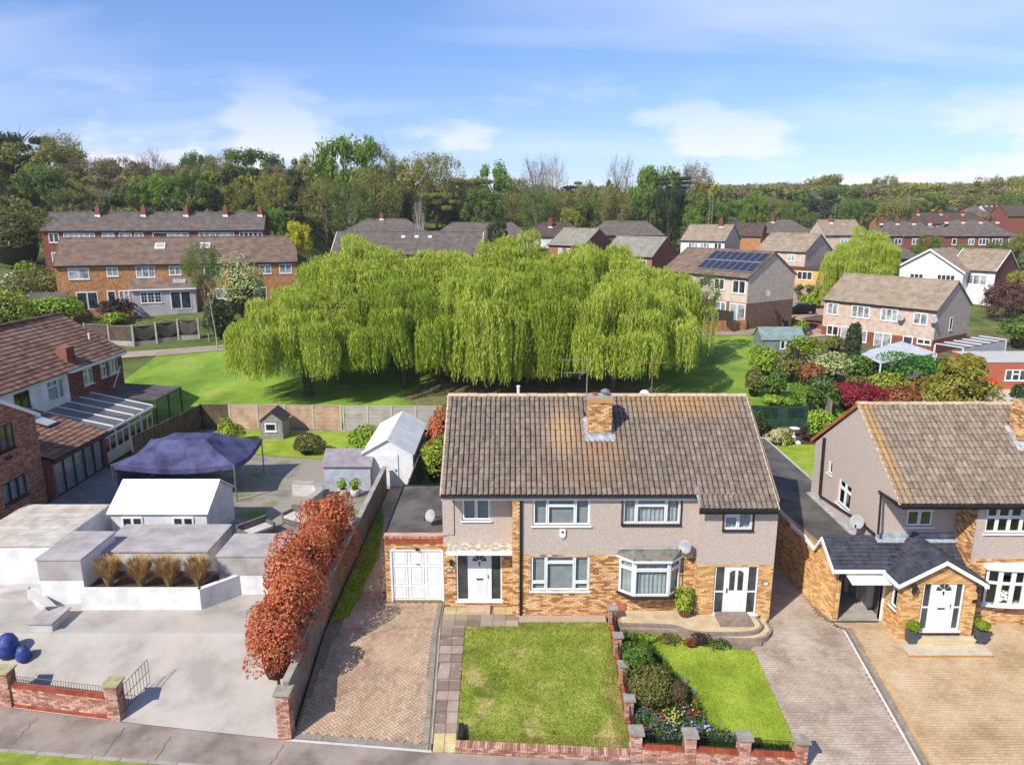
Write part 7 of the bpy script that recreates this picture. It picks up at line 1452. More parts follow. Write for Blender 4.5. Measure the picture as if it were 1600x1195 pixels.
def house(label, pa, pb, L, D=8.2, H=5.1, rise=2.6, wall=DASH3, lower=None, roof='brown', wins=(), gw=(), gl=(), hip=0.0, chim=(), name='terraced_house', group=None, lh=2.5, gwall=None, ov=.25, z=None, plain=False, rooflights=(), barge=None):
    if isinstance(L, tuple):
        (xa_, za), (xb_, zb) = Q(*pa, L[0]), Q(*pb, L[1]); z = (za+zb)/2; A, B = Vector((xa_, L[0], z)), Vector((xb_, L[1], z))
    else: A, B = fit(pa, pb, L)
    L = (B-A).length; u = (B-A).normalized(); back = Vector((-u.y, u.x, 0)); z0 = A.z-H; rm = RT[roof]; gwall = gwall or wall
    t = thing(name, label, 'house', (A+B)/2+back*D/2-Vector((0,0,H)), group); F = Fr((A.x, A.y, z0)+0*u if 0 else Vector((A.x, A.y, z0)), u, -back)
    w0, w1, d0, d1 = ov*.6, L-ov*.6, -ov, -(D-ov); sl = rise/(D/2)
    m = MB(); m.fbox(F, w0, w1, -3, H, d1, d0); obj('wall', m, wall, t)
    for w_ in (w0, w1):
        m = MB(); e_ = .004 if w_ == w1 else -.004; w_ += e_; P5 = [F(w_,-3,d0), F(w_,-3,d1), F(w_,H+sl*ov,d1), F(w_,H+rise-.05,-D/2), F(w_,H+sl*ov,d0)] if not hip else [F(w_,-3,d0), F(w_,-3,d1), F(w_,H,d1), F(w_,H,d0)]; m.quad(*P5); obj('gable_wall' if not hip else 'end_wall', m, gwall, t)
    if lower: m = MB(); m.fbox(F, w0-.01, w1+.01, -3, lh, d0-.02, d0+.03); m.fbox(F, w1-.05, w1+.03, -3, lh, d1, d0+.029); m.fbox(F, w0-.03, w0+.05, -3, lh, d1, d0+.028); obj('brick_base', m, lower, t)
    nc = max(6, int(math.hypot(rise, D/2)/.36)); m = MB(); hx = hip
    for s in (0, 1):
        for i in range(nc):
            a, b = i/nc, (i+1)/nc; ya, yb = -(D/2)*a, -(D/2)*b
            if s: ya, yb = -D-ya, -D-yb
            za, zb_ = H+rise*a, H+rise*b; e = .035; xa, xb = hx*a, hx*b
            q = [F(xa,za+e,ya), F(L-xa,za+e,ya), F(L-xb,zb_,yb), F(xb,zb_,yb)]; m.quad(*(q if not s else q[::-1])); q = [F(xa,za-.02,ya), F(L-xa,za-.02,ya), F(L-xa,za+e,ya), F(xa,za+e,ya)]; m.quad(*q)
    if hip: m.quad(F(0,H+.01,0), F(hx,H+rise,-D/2), F(0,H+.01,-D)); m.quad(F(L,H+.01,0), F(L,H+.01,-D), F(L-hx,H+rise,-D/2))
    m.quad(F(w0,H-.02,0), F(w0,H-.02,-D), F(w1,H-.02,-D), F(w1,H-.02,0)) if not hip else m.quad(F(0,H,0), F(0,H,-D), F(L,H,-D), F(L,H,0))
    obj('roof', m, rm, t)
    m = MB(); m.tube([F(hx,H+rise+.02,-D/2), F(L-hx,H+rise+.02,-D/2)], .11, 6); obj('ridge_tiles', m, rm, t)
    m = MB(); m.fbox(F, 0, L, H-.16, H+.0, -.06, .03); obj('gutter', m, BLACK if not plain else rm, t)
    bm_ = barge or rm
    if not hip:
        for x in (0, L-.08):
            m = MB()
            for s in (0, 1): ya = 0 if s == 0 else -D; m.prism([F(x,H-.1,ya), F(x,H+rise-.1,-D/2), F(x,H+rise+.06,-D/2), F(x,H+.06,ya)], u*.08)
            obj('bargeboard', m, bm_, t)
    def win(FF, uc, w, zb_, zt, n, lead=None, mat=None, sur=None):
        pn = [(i/n, 0, (i+1)/n, 1) for i in range(n)] if n > 0 else [(0,.7,-1/n*.99 if 0 else .5,1),(0,0,.5,.7),(.5,0,1,1)]
        window(t, FF, uc-w/2, uc+w/2, zb_, zt, pn, w=.03, glass=random.choice((DGLASS, CGL, CGL)), fw=.07, sill=zb_ > .4, lead=lead, mat=mat, surround=sur)
    FF = Fr(F(0,0,d0)+F.n*(.03 if lower else 0), u, -back)
    for q in wins: win(FF, q[0]*L, *q[1:])
    FG_ = Fr(F(w1,0,d0), back, u)
    for q in gw: win(FG_, *q)
    for fx, fy, cw, ch_, cm in chim:                     # along ridge fraction, across, width, height, material
        m = MB(); o_ = F(fx*L, 0, -D*fy); zb_ = z0+H+rise*(1-abs(fy-.5)*2)-.4; m.box(o_.x-cw/2, o_.x+cw/2, o_.y-cw/2, o_.y+cw/2, zb_, zb_+ch_+.4); c_ = obj('chimney', m, cm, t); m = MB(); m.lathe((o_.x, o_.y, zb_+ch_+.38), [(.13,0),(.1,.3),(.12,.32)], 8); obj('chimney_pot', m, BRK_Q, c_)
        m = MB(); m.box(o_.x-cw/2-.08, o_.x+cw/2+.08, o_.y-cw/2-.12, o_.y-cw/2, zb_+.1, zb_+.45); obj('flashing', m, WPAINT, c_)
    for fx, fy, w, h in rooflights:
        def rp(a, b, e): return F(a, H+rise*b+e, -D/2*b)
        m = MB(); b0_, b1_ = fy, fy+h/(D/2)*.84; m.add([rp(fx*L-w/2,b0_,.04), rp(fx*L+w/2,b0_,.04), rp(fx*L+w/2,b1_,.04), rp(fx*L-w/2,b1_,.04), rp(fx*L-w/2,b0_,.14), rp(fx*L+w/2,b0_,.14), rp(fx*L+w/2,b1_,.14), rp(fx*L-w/2,b1_,.14)], [(4,5,6,7),(0,1,5,4),(1,2,6,5),(2,3,7,6),(3,0,4,7)]); s_ = obj('rooflight', m, WHITE, t)
        m = MB(); m.quad(rp(fx*L-w/2+.1,b0_+.03,.15), rp(fx*L+w/2-.1,b0_+.03,.15), rp(fx*L+w/2-.1,b1_-.03,.15), rp(fx*L-w/2+.1,b1_-.03,.15)); obj('rooflight_pane', m, MATS['skylight_glass'], s_)
    return t, F, z0
# a) orange brick terrace at the left
t1, F1, zz = house('long orange-brick terrace facing the park at left, brown tile roof with two rooflights', (81, 416), (465, 409), 26.2, D=8.6, rise=2.9, wall=BRK_O, roof='brown', rooflights=((.41,.55,1.1,1.0),(.60,.55,1.1,1.0)), wins=(
 (.095,2.1,3.55,4.85,-1), (.225,1.2,3.8,4.85,2,(2,2)), (.355,2.0,3.6,4.95,3,(2,2)), (.475,1.3,3.8,4.85,2,(2,2)), (.63,1.9,3.6,4.85,3), (.73,1.2,3.7,4.85,2), (.855,1.4,3.7,4.85,2), (.945,1.5,3.7,4.85,2),
 (.115,2.2,.1,2.15,2), (.21,.9,.1,2.2,1), (.26,1.1,.9,2.2,2), (.67,1.8,.9,2.1,2), (.74,1.0,.1,2.2,1), (.82,1.8,.1,2.15,2)), gwall=BRK_O)
m = MB(); Fx = F1; m.fbox(Fx, 7.9, 14.6, -2, 2.45, -.3, 1.6); ex = obj('grey_extension', m, pm('lilac_grey_render', [S(150,146,152), S(176,172,178)], 1, .9), t1); m = MB(); m.prism([Fx(7.7,2.35,1.8), Fx(14.8,2.35,1.8), Fx(14.8,3.45,-.25), Fx(7.7,3.45,-.25)], (0,0,.08)); obj('extension_roof', m, RT['brown'], t1); m = MB(); m.fbox(Fx, 7.7, 14.8, 2.3, 2.44, 1.78, 1.9); obj('white_gutter', m, WHITE, t1)
m = MB(); m.prism([Fx(12.2,2.92,.95), Fx(13.6,2.92,.95), Fx(13.6,3.25,.35), Fx(12.2,3.25,.35)], (0,0,.12)); obj('rooflight', m, MATS['skylight_glass'], t1)
Fe = Fr(Fx(0,0,1.6), Fx.u, Fx.n); window(t1, Fe, 8.8, 11.0, .85, 2.1, [(i/3,0,(i+1)/3,1) for i in range(3)], w=.03, glass=DGLASS, lead=(2,3)); window(t1, Fe, 11.9, 14.1, .05, 2.1, [(0,0,.5,1),(.5,0,1,1)], w=.03, glass=DGLASS, sill=False)
m = MB(); m.prism([Fx(-3.6,1.2,1.6), Fx(1.0,1.2,1.6), Fx(1.4,2.2,0.1), Fx(-2.6,2.2,0.1)], (0,0,.08)); obj('lean_to_roof', m, FELT, t1)
# b) grey-roofed terrace behind
t2, F2_, zz = house('long grey-roofed brick terrace with five chimneys standing behind the orange terrace', (61, 361), (412.5, 359.5), 29.5, D=8.6, rise=2.5, wall=BRK_D, roof='grey', chim=tuple((f,.42,.62,1.25,BRK_D) for f in (.225,.43,.625,.81,.975)), wins=(
 (.055,1.3,3.5,4.8,2), (.165,4.0,3.6,4.8,6), (.29,1.6,3.6,4.8,2), (.365,1.7,3.6,4.8,2), (.425,1.2,3.6,4.8,2), (.52,2.0,3.6,4.8,1), (.60,2.8,3.6,4.8,3), (.72,1.6,3.6,4.8,2), (.80,3.4,3.6,4.8,4), (.935,3.2,3.6,4.8,5), (.06,1.5,.1,2.2,2)))
house('long low brick terrace with a grey tile roof half hidden by the central willows', (515, 398), (754, 398), (98, 98), D=9.5, rise=2.9, wall=BRK_O, roof='grey', wins=((.56,1.2,3.6,4.7,2),(.79,1.3,3.6,4.7,2),(.93,1.5,3.5,4.8,2),(.3,1.3,3.6,4.7,2)), rooflights=((.46,.72,.5,.4),(.55,.72,.5,.4),(.64,.72,.5,.4)), barge=WPAINT)
house('grey hipped bungalow below the wood, between the golden tree and the forked white tree', (530, 366), (664, 366), (125, 125), D=9, rise=2.5, H=5.1, wall=BRK_Q, roof='grey', hip=3.6, name='bungalow', chim=((.45,.5,.6,.9,BRK_D),))
house('brown hipped bungalow right of the forked white tree', (668, 375), (836, 375), (120, 120), D=9, rise=2.7, H=5.1, wall=BRK_Q, roof='grey', hip=3.6, name='bungalow', wins=((.88,1.8,3.3,4.7,3),))
house('white-walled house with a dark brown roof behind the dark evergreen', (818, 370), (920, 370), (140, 140), D=9, rise=2.6, wall=WPAINT, roof='dark', hip=3.5, name='detached_house', chim=((.42,.35,.7,1.6,BRK_D),))
house('red-brick gabled house with a grey-green roof, left one of the red-gabled pair', (855, 383), (911, 384.5), (133, 127), D=9, rise=2.9, wall=BRK_Q, gwall=BRK_D, roof='greygreen', name='detached_house', wins=((.35,1.0,3.5,4.6,2),(.58,.8,3.7,4.6,1),(.84,1.0,3.6,4.6,1)), gw=((3.4,.9,2.6,4.0,1),)); 
house('red-brick gabled house with a buff-grey roof, right one of the red-gabled pair', (939.5, 399), (1019, 402), (118, 112), D=9, rise=2.9, wall=BRK_Q, gwall=BRK_D, roof='greygreen', name='detached_house', wins=((.13,1.1,3.4,4.6,2),(.33,1.1,3.5,4.6,2),(.83,1.0,3.2,4.6,1)), gw=((4.2,.9,2.6,3.6,1),))
house('wide low hipped roof directly behind the red-gabled pair', (925, 368), (1040, 368), (145, 145), D=9, rise=2.7, wall=BRK_D, roof='grey', hip=3.0, name='bungalow', H=5.1)
t, F, zz = house('pink-rendered semi with white windows, behind the solar-roofed house', (1062, 376), (1133, 377), (136, 131), D=9, rise=2.8, wall=WPAINT, gwall=DASH3, roof='buff', name='semi_detached_house', wins=((.3,1.8,3.4,4.8,3),(.56,1.8,3.4,4.8,3),(.84,1.4,3.6,4.8,2)), chim=((.72,.45,.6,1.3,BRK_D),))
t, F, zz = house('pink-gabled semi with a flat orange ground-floor extension, left of the lone willow', (1180, 391), (1259, 394.5), (124, 117), D=9, rise=2.8, wall=DASH3, roof='buff', name='semi_detached_house', wins=((.42,1.3,3.5,4.7,2),(.72,1.3,3.6,4.7,2)), gw=((7.0,.8,3.0,4.2,1),)); m = MB(); m.fbox(F, 6.0, 15.0, -2, 2.6, -3.2, 1.8); obj('extension', m, pm('orange_render', [S(190,146,84), S(208,168,110)], 1, .9), t); m = MB(); m.fbox(F, 5.8, 15.2, 2.6, 2.8, -3.3, 2.1); obj('extension_roof', m, RT['dark'], t); window(t, Fr(F(0,0,1.8), F.u, F.n), 9.0, 11.5, .9, 2.2, [(i/3,0,(i+1)/3,1) for i in range(3)], w=.03, glass=DGLASS); window(t, Fr(F(0,0,1.8), F.u, F.n), 6.6, 7.7, 0.05, 2.1, None, w=.03, glass=DGLASS, sill=False)
# solar-roofed semi
t3, F3, zz = house('beige semi with a large solar array on its brown roof, right of the willows', (1033, 423), (1169, 435), 13.2, D=8.8, rise=2.7, wall=DASH2, lower=BRK_N, roof='brown', name='semi_detached_house', lh=2.3, wins=((.10,1.3,3.6,4.7,2),(.31,2.1,3.4,4.8,3),(.51,1.3,3.7,4.7,2),(.69,1.5,3.5,4.8,2),(.90,1.8,3.3,4.8,2),(.72,1.5,1.0,2.2,2),(.90,2.2,.1,2.2,2)))
PV = pm('solar_cell', [S(22,26,44), S(40,46,72)], 4, .15, spec=.7); ar = thing('solar_array', 'dark blue solar panels in two rows on the brown roof', 'solar panels', F3(8, 7, -2))
for r in range(2):
    for c in range(8):
        x0 = 5.0+c*1.0; b0_, b1_ = .18+r*.37, .18+r*.37+.35
        def rp(a, b, e): return F3(a, 5.1+2.7*b+e, -4.4*b)
        m = MB(); m.add([rp(x0,b0_,.10), rp(x0+.96,b0_,.10), rp(x0+.96,b1_,.10), rp(x0,b1_,.10), rp(x0,b0_,.16), rp(x0+.96,b0_,.16), rp(x0+.96,b1_,.16), rp(x0,b1_,.16)], [(4,5,6,7),(0,1,5,4),(1,2,6,5),(2,3,7,6),(3,0,4,7)]); fr_ = obj('solar_panel', m, STEEL, ar)
        m = MB(); m.quad(rp(x0+.05,b0_+.015,.165), rp(x0+.91,b0_+.015,.165), rp(x0+.91,b1_-.015,.165), rp(x0+.05,b1_-.015,.165)); obj('solar_cells', m, PV, fr_)
# pink-rendered semi with two dishes
t4, F4, zz = house('large pink-rendered semi with red brick base and ribbed buff roof, behind the shrub gardens', (1285, 468), (1465, 486), 13.2, D=8.8, rise=2.9, wall=DASH3, lower=BRK_D, roof='buff', name='semi_detached_house', lh=1.9, wins=((.10,1.4,3.4,4.8,2),(.36,2.2,3.4,4.8,3),(.61,1.9,3.4,4.8,3),(.87,1.5,3.4,4.7,2),(.12,1.5,.9,2.1,2),(.235,1.0,.0,2.2,1),(.40,1.1,.6,2.0,1),(.58,2.0,.0,2.0,2),(.79,1.1,.9,2.0,1),(.92,1.5,1.3,1.9,2)), gw=((3.8,.8,2.6,4.1,1),))
for f, zz_, lb in ((.72, 4.0, 'big grey satellite dish in the middle of the pink-rendered semi'), (.985, 4.1, 'grey satellite dish near the right corner of the pink-rendered semi')): q = F4(f*13.2, zz_, .15); dish(lb, q, (-.4,-.8,.4), .42 if f < .8 else .38, wall=F4(f*13.2, zz_-.2, -.25))
q = F3(13.3, 3.3, -3.0)+F3.u*.35; dish('grey satellite dish on the beige gable of the solar-roofed semi', q, (.1,-.9,.35), .36, wall=F3(13.05, 3.2, -3.0))
m = MB(); m.fbox(F4, -3.2, -.1, -1, 2.1, -5, -2); tag(obj('side_garage', m, BRK_D), 'small brick side garage left of the pink-rendered semi', 'garage'); m = MB(); m.prism([F4(-3.6,2.15,-1.7), F4(0,2.15,-1.7), F4(0,2.7,-5.2), F4(-3.6,2.3,-5.2)], (0,0,.1)); tag(obj('garage_roof', m, RT['dark']), 'dark lean-to roof over the side garage of the pink-rendered semi', 'roof')
# others to the right
house('low brick house with a hipped brown roof behind the lone willow', (1376, 404), (1446, 404.5), (113, 113), D=9, rise=2.8, wall=BRK_D, roof='grey', hip=4.0, name='detached_house', H=3.2, chim=((.15,.2,.6,2.6,BRK_D),), wins=((.3,1.2,1.6,2.8,2),))
t5, F5, zz = house('white-rendered house with a brick gable end at the right edge', (1480, 421), (1557, 424), (106, 101), D=9, rise=2.8, wall=WPAINT, gwall=BRK_D, roof='buff', name='detached_house', H=5.1, barge=WHITE, wins=((.62,2.6,3.1,4.5,3),))
m = MB(); G5 = lambda a, b, c: F5(a, b, c); m.add([G5(-6.6,-2,1.6), G5(2.8,-2,1.6), G5(2.8,5.0,1.6), G5(-1.9,7.8,1.6), G5(-6.6,5.0,1.6), G5(-6.6,-2,-6), G5(2.8,-2,-6), G5(2.8,5.0,-6), G5(-1.9,7.8,-6), G5(-6.6,5.0,-6)], [(0,1,2,3,4),(1,6,7,2),(5,0,4,9),(6,5,9,8,7)]); obj('front_wing', m, WPAINT, t5)
m = MB(); m.prism([G5(-7.0,4.8,1.9), G5(-1.9,7.95,1.9), G5(-1.9,7.95,-6.2), G5(-7.0,4.8,-6.2)], (0,0,.08)); m.prism([G5(-1.9,7.95,1.9), G5(3.2,4.8,1.9), G5(3.2,4.8,-6.2), G5(-1.9,7.95,-6.2)], (0,0,.08)); obj('wing_roof', m, RT['buff'], t5)
m = MB(); m.prism([G5(-7.0,4.6,1.92), G5(-1.9,7.75,1.92), G5(-1.9,8.02,1.92), G5(-7.0,4.87,1.92)], F5.n*.08); m.prism([G5(-1.9,7.75,1.92), G5(3.2,4.6,1.92), G5(3.2,4.87,1.92), G5(-1.9,8.02,1.92)], F5.n*.08); obj('bargeboard', m, WHITE, t5)
Fw = Fr(F5(0,0,1.6), F5.u, F5.n); window(t5, Fw, -4.4, -2.5, 3.2, 4.3, [(i/3,0,(i+1)/3,1) for i in range(3)], w=.03, glass=DGLASS); window(t5, Fw, -.6, 1.8, 3.0, 4.4, [(i/4,0,(i+1)/4,1) for i in range(4)], w=.03, glass=DGLASS)
for a in (
 ('brown hipped brick house left of a similar wider one, upper right', (1372,369), (1482,369), (150,150), 9, 2.9, BRK_D, 'grey', 4.2, ((.3,1.5,3.4,4.6,2),(.55,1.4,3.4,4.6,2),(.8,1.4,3.4,4.6,2)), 'detached_house', 5.1),
 ('wide brown hipped brick house with a row of white windows, right edge', (1476,369), (1592,369), (143,143), 9.5, 3.1, BRK_D, 'grey', 4.4, ((.15,.9,3.4,4.6,1),(.38,1.2,3.4,4.6,2),(.55,2.0,3.4,4.6,3),(.73,2.0,3.4,4.6,3),(.92,1.2,3.4,4.6,2)), 'detached_house', 5.1),
 ('long dark-roofed row with white-flashed chimneys up the slope at right', (1388,352), (1540,348), (185,187), 9, 2.8, BRK_Q, 'dark', 0, ((.3,2,3.4,4.6,3),(.42,2,3.4,4.6,3),(.54,2,3.4,4.6,3),(.7,2,3.4,4.6,3)), 'terraced_house', 5.1),
 ('buff-roofed house half behind the lone willow', (1290,368), (1352,368), (138,138), 9, 2.8, DASH3, 'buff', 0, ((.5,1.4,3.4,4.6,2),), 'detached_house', 5.1),
 ('dark hipped house between the two pink-gabled semis', (1190,365), (1275,365), (150,150), 9, 2.7, BRK_Q, 'grey', 3.6, (), 'detached_house', 5.1),
 ('low grey roof peeping out above the pink-rendered semi with white windows', (1088,357), (1175,357), (165,165), 9, 2.5, BRK_Q, 'grey', 3.5, (), 'bungalow', 2.8),
 ('small brick bungalow with a white bargeboard behind the pink-gabled semi', (1135,368), (1190,370), (150,147), 9, 2.5, BRK_O, 'dark', 0, (), 'bungalow', 2.8),
 ('distant house with a blue solar-clad roof, upper right', (1474,331), (1520,331), (250,250), 9, 3.0, BRK_Q, 'grey', 0, (), 'detached_house', 4.6),
 ('distant grey hipped house below the blue solar-clad roof', (1506,341), (1560,341), (215,215), 9, 3.2, BRK_Q, 'grey', 4, (), 'detached_house', 4.6),
 ('distant brown-roofed house at the right edge next to the woods', (1545,335), (1582,335), (225,225), 9, 3.0, WPAINT, 'dark', 0, ((.5,1.4,2.6,4,2),), 'detached_house', 4.6),
 ('distant red-gabled house at the right edge', (1575,338), (1625,338), (205,205), 9, 3.2, BRK_D, 'dark', 0, (), 'detached_house', 4.6)):
    lb, pa, pb, L, D, rs, wl, rf, hp_, wn, nm, H = a; r_ = house(lb, pa, pb, L, D=D, rise=rs, wall=wl, roof=rf, hip=hp_, wins=wn, name=nm, H=H, chim=tuple((f,.42,.6,1.1,BRK_D) for f in ((.15,.38,.62,.85) if 'row' in lb else ((.3,) if H > 5 else ()))))
# two parked cars
def car(label, px, py, ang):
    p = PG(px, py); t = thing('parked_car', label, 'car', p, 'black cars parked between the houses'); BK = pm('black_car_paint', [S(14,15,18), S(26,27,32)], 1, .2, spec=.8)
    ca, sa = math.cos(ang), math.sin(ang)
    def X(x, y, z): return Vector((p.x+x*ca-y*sa, p.y+x*sa+y*ca, p.z+z))
    prof = [(-2.1,.35),(-2.15,.75),(-1.95,.95),(-1.6,1.02),(-1.15,1.45),(.3,1.5),(1.0,1.05),(1.9,.88),(2.15,.65),(2.15,.35)]
    m = MB(); n = len(prof)
    for y, k in ((-.85,1),(.85,1)):
        for x, z in prof: m.v.append(tuple(X(x, y*(.82 if z > 1.1 else 1), z)))
    m.f += [tuple(range(n)), tuple(range(2*n-1, n-1, -1))]+[(i, n+i, n+(i+1)%n, (i+1)%n) for i in range(n)]; obj('body', m, BK, t)
    for s in (-1, 1): m = MB(); m.quad(X(-1.1,s*.80,1.05), X(.7,s*.80,1.05), X(.25,s*.72,1.42), X(-.9,s*.72,1.42)); obj('side_window', m, DGLASS, t)
    m = MB(); m.quad(X(1.02,-.72,1.08), X(1.02,.72,1.08), X(.38,.62,1.48), X(.38,-.62,1.48)); obj('windscreen', m, pm('windscreen_glass', [S(90,98,106), S(130,138,146)], 1, .1, spec=.8), t)
    for x in (-1.35, 1.35):
        for s in (-1, 1): m = MB(); m.tube([X(x, s*.70, .33), X(x, s*.88, .33)], .33, 14); w_ = obj('wheel', m, BLACK, t); m = MB(); m.tube([X(x, s*.885, .33), X(x, s*.89, .33)], .2, 10); obj('rim', m, STEEL, w_)
    for s in (-.6, .6): m = MB(); m.box(0,.01,0,.01,0,.01); m.v = [tuple(X(2.12+a[0]*3, s+(a[1]-.005)*30, .62+a[2]*14)) for a in m.v]; obj('headlight', m, pm('headlight_glass', [S(190,196,200), S(220,224,228)], 2, .2), t)
drape('side_road', [(30.5, 84), (38, 86), (46, 100), (48, 122), (36, 122), (30, 100)], pm('pinkish_forecourt', [S(150,124,110), S(176,150,134)], .5, .95, .2, 10), .12, 2.0)
car('black saloon car facing left on the forecourt left of the pink-rendered semi', 1284, 460, math.pi+.25); car('black hatchback seen side-on beside the brick gable of the solar-roofed semi', 1246, 491, math.pi+.05)
p = PG(1196, 512); wallbox('retaining_wall', 'low tan brick wall between the park and the solar-roofed semi', 'wall', [xy(PG(1100, 520)), xy(PG(1165, 516)), xy(PG(1235, 500))], 0, F3(0,0,0).z+.5, .25, BRK_O)
fence('dark_fence', 'black close-boarded fence below the solar-roofed semi', [xy(F3(9.2,0,2.2)), xy(F3(13.3,0,2.2))], 1.7, WOOD_D, WOOD_D, 'v', 1.83, .15, n=60, zf=lambda x, y: F3(0,0,0).z-.1)
for px, py, zt, lb in ((1304, 352, 14, 'tall thin aerial beside the lone willow'), (1411, 386, 14, 'aerial on the brick chimney behind the lone willow'), (1420, 320, 14, 'thin aerial above the dark-roofed row at right'), (510, 362, 14, 'aerial at the left end of the low grey-roofed terrace'), (1108, 345, 14, 'aerial over the pink-rendered semi with white windows'), (1113, 340, 14, 'second aerial over the pink-rendered semi with white windows'), (192, 362, 14, 'aerial in front of the grey-roofed terrace')):
    d_ = 98 if px < 1200 else 118; x, z = Q(px, py-8, d_); h_ = Q(px, py-35, d_)[1]-z; aerial(lb, (x, d_, z-1.5), h_+1.5, [(0, 1.6, math.pi, 7, .5)], r=.03)
# ------------------------------------------------------------------ weeping willows
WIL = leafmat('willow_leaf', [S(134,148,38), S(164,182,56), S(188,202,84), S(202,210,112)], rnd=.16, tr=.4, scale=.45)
WILD = leafmat('willow_leaf_green', [S(122,142,36), S(152,174,52), S(178,194,78)], rnd=.16, tr=.4, scale=.5)  # slightly greener leaf colour for two of the willows
def willow_mesh(seed, R_, H, zmin, nl=58, ns=60):
    rng = np.random.default_rng(seed); out = []
    for l in range(nl):
        a = rng.uniform(0, 6.28); r = R_*.86*math.sqrt(rng.uniform(0, 1)); zt = H*(1-.42*(r/R_)**2.0)*rng.uniform(.76, 1.0); lr = rng.uniform(.55, 1.25); cx_, cy_ = r*math.cos(a), r*math.sin(a)
        lobe = rng.uniform(.35, 1.0); sway = rng.normal(0, .08, 2)
        k = ns; q = rng.uniform(0, 6.28, k); rr = lr*np.sqrt(rng.random(k)); sx_, sy_ = cx_+rr*np.cos(q), cy_+rr*np.sin(q); sz = zt-.45*(rr/lr)**2*lr+rng.normal(0, .12, k)
        outx, outy = np.cos(q)*.6+math.cos(a)*.5*(r/R_), np.sin(q)*.6+math.sin(a)*.5*(r/R_)
        full = sz-zmin; ln = np.clip(full*(.35+.65*lobe*rng.uniform(.6, 1.0, k)), .8, 6.8)*np.where(rng.random(k) < .15, .5, 1)
        if r > R_*.55: ln = np.clip(full*rng.uniform(.72, 1.0, k), 1, 9)
        st = .125; m_ = int(9/st)
        for j in range(m_):
            d = j*st; ok = d < ln
            if not ok.any(): break
            t = np.minimum(d, 1.4)/1.4; tp = 1-.5*np.minimum(d/ln, 1)**1.3; x = cx_+(sx_-cx_)*tp+outx*.75*np.sin(t*1.57)+sway[0]*d+.05*np.sin(d*2+q); y = cy_+(sy_-cy_)*tp+outy*.75*np.sin(t*1.57)+sway[1]*d+.05*np.cos(d*2+q*2); z = sz+.25*np.sin(t*3.14)-np.maximum(d-.5, 0)*.96
            out.append(np.stack([x, y, z, q+j*2.4], 1)[ok])
    A = np.concatenate(out); A = A[A[:, 2] > zmin*.8]; n = len(A); C = A[:, :3]+rng.normal(0, .035, (n, 3)); ph = A[:, 3]
    side = np.stack([np.cos(ph), np.sin(ph), np.zeros(n)], 1); dn = side*rng.uniform(.05, .45, (n, 1)); dn[:, 2] = -1; dn /= np.linalg.norm(dn, axis=1)[:, None]; wv = np.cross(dn, side); wn = np.linalg.norm(wv, axis=1); wv = np.cross(dn, rng.normal(size=(n, 3))); wv /= np.linalg.norm(wv, axis=1)[:, None]
    L_ = rng.uniform(.26, .48, (n, 1)); w = rng.uniform(.020, .036, (n, 1)); return np.stack([C, C+dn*L_*.5+wv*w, C+dn*L_, C+dn*L_*.5-wv*w], 1).reshape(-1, 3)
def willow(label, x, y, mesh, R_, H, lean=0, tr=.32, name='willow', group='weeping willows on the park lawn'):
    z = G(x, y); t = thing(name, label, 'tree', (x, y, z), group); rg = random.Random(int(x*7+y)); m = MB(); top = Vector((x+lean, y, z+H*.42)); m.tube([(x, y, z-.2), (x+.02, y, z+.35), (x+lean*.5, y, z+H*.2), top], [tr*1.5, tr, tr*.85, tr*.7], 9)
    obj('trunk', m, BARK, t, True); m = MB()
    for i in range(9): a = 6.28*i/9+rg.uniform(-.3,.3); r = R_*rg.uniform(.4,.8); e = Vector((x+r*math.cos(a), y+r*math.sin(a), z+H*rg.uniform(.68,.86))); m.tube([top-Vector((0,0,.3)), top.lerp(e, .5)+Vector((0,0,H*.10)), e], [tr*.55, tr*.3, .05], 6)
    obj('limbs', m, BARK, t, True); return t
WM = []
for i, (R_, H) in enumerate(((5.9, 9.9), (5.9, 11.6), (5.6, 10.8))): WM.append((willow_mesh(500+i, R_, H, (2.0, .9, .8)[i]), R_, H))
wmesh = {}
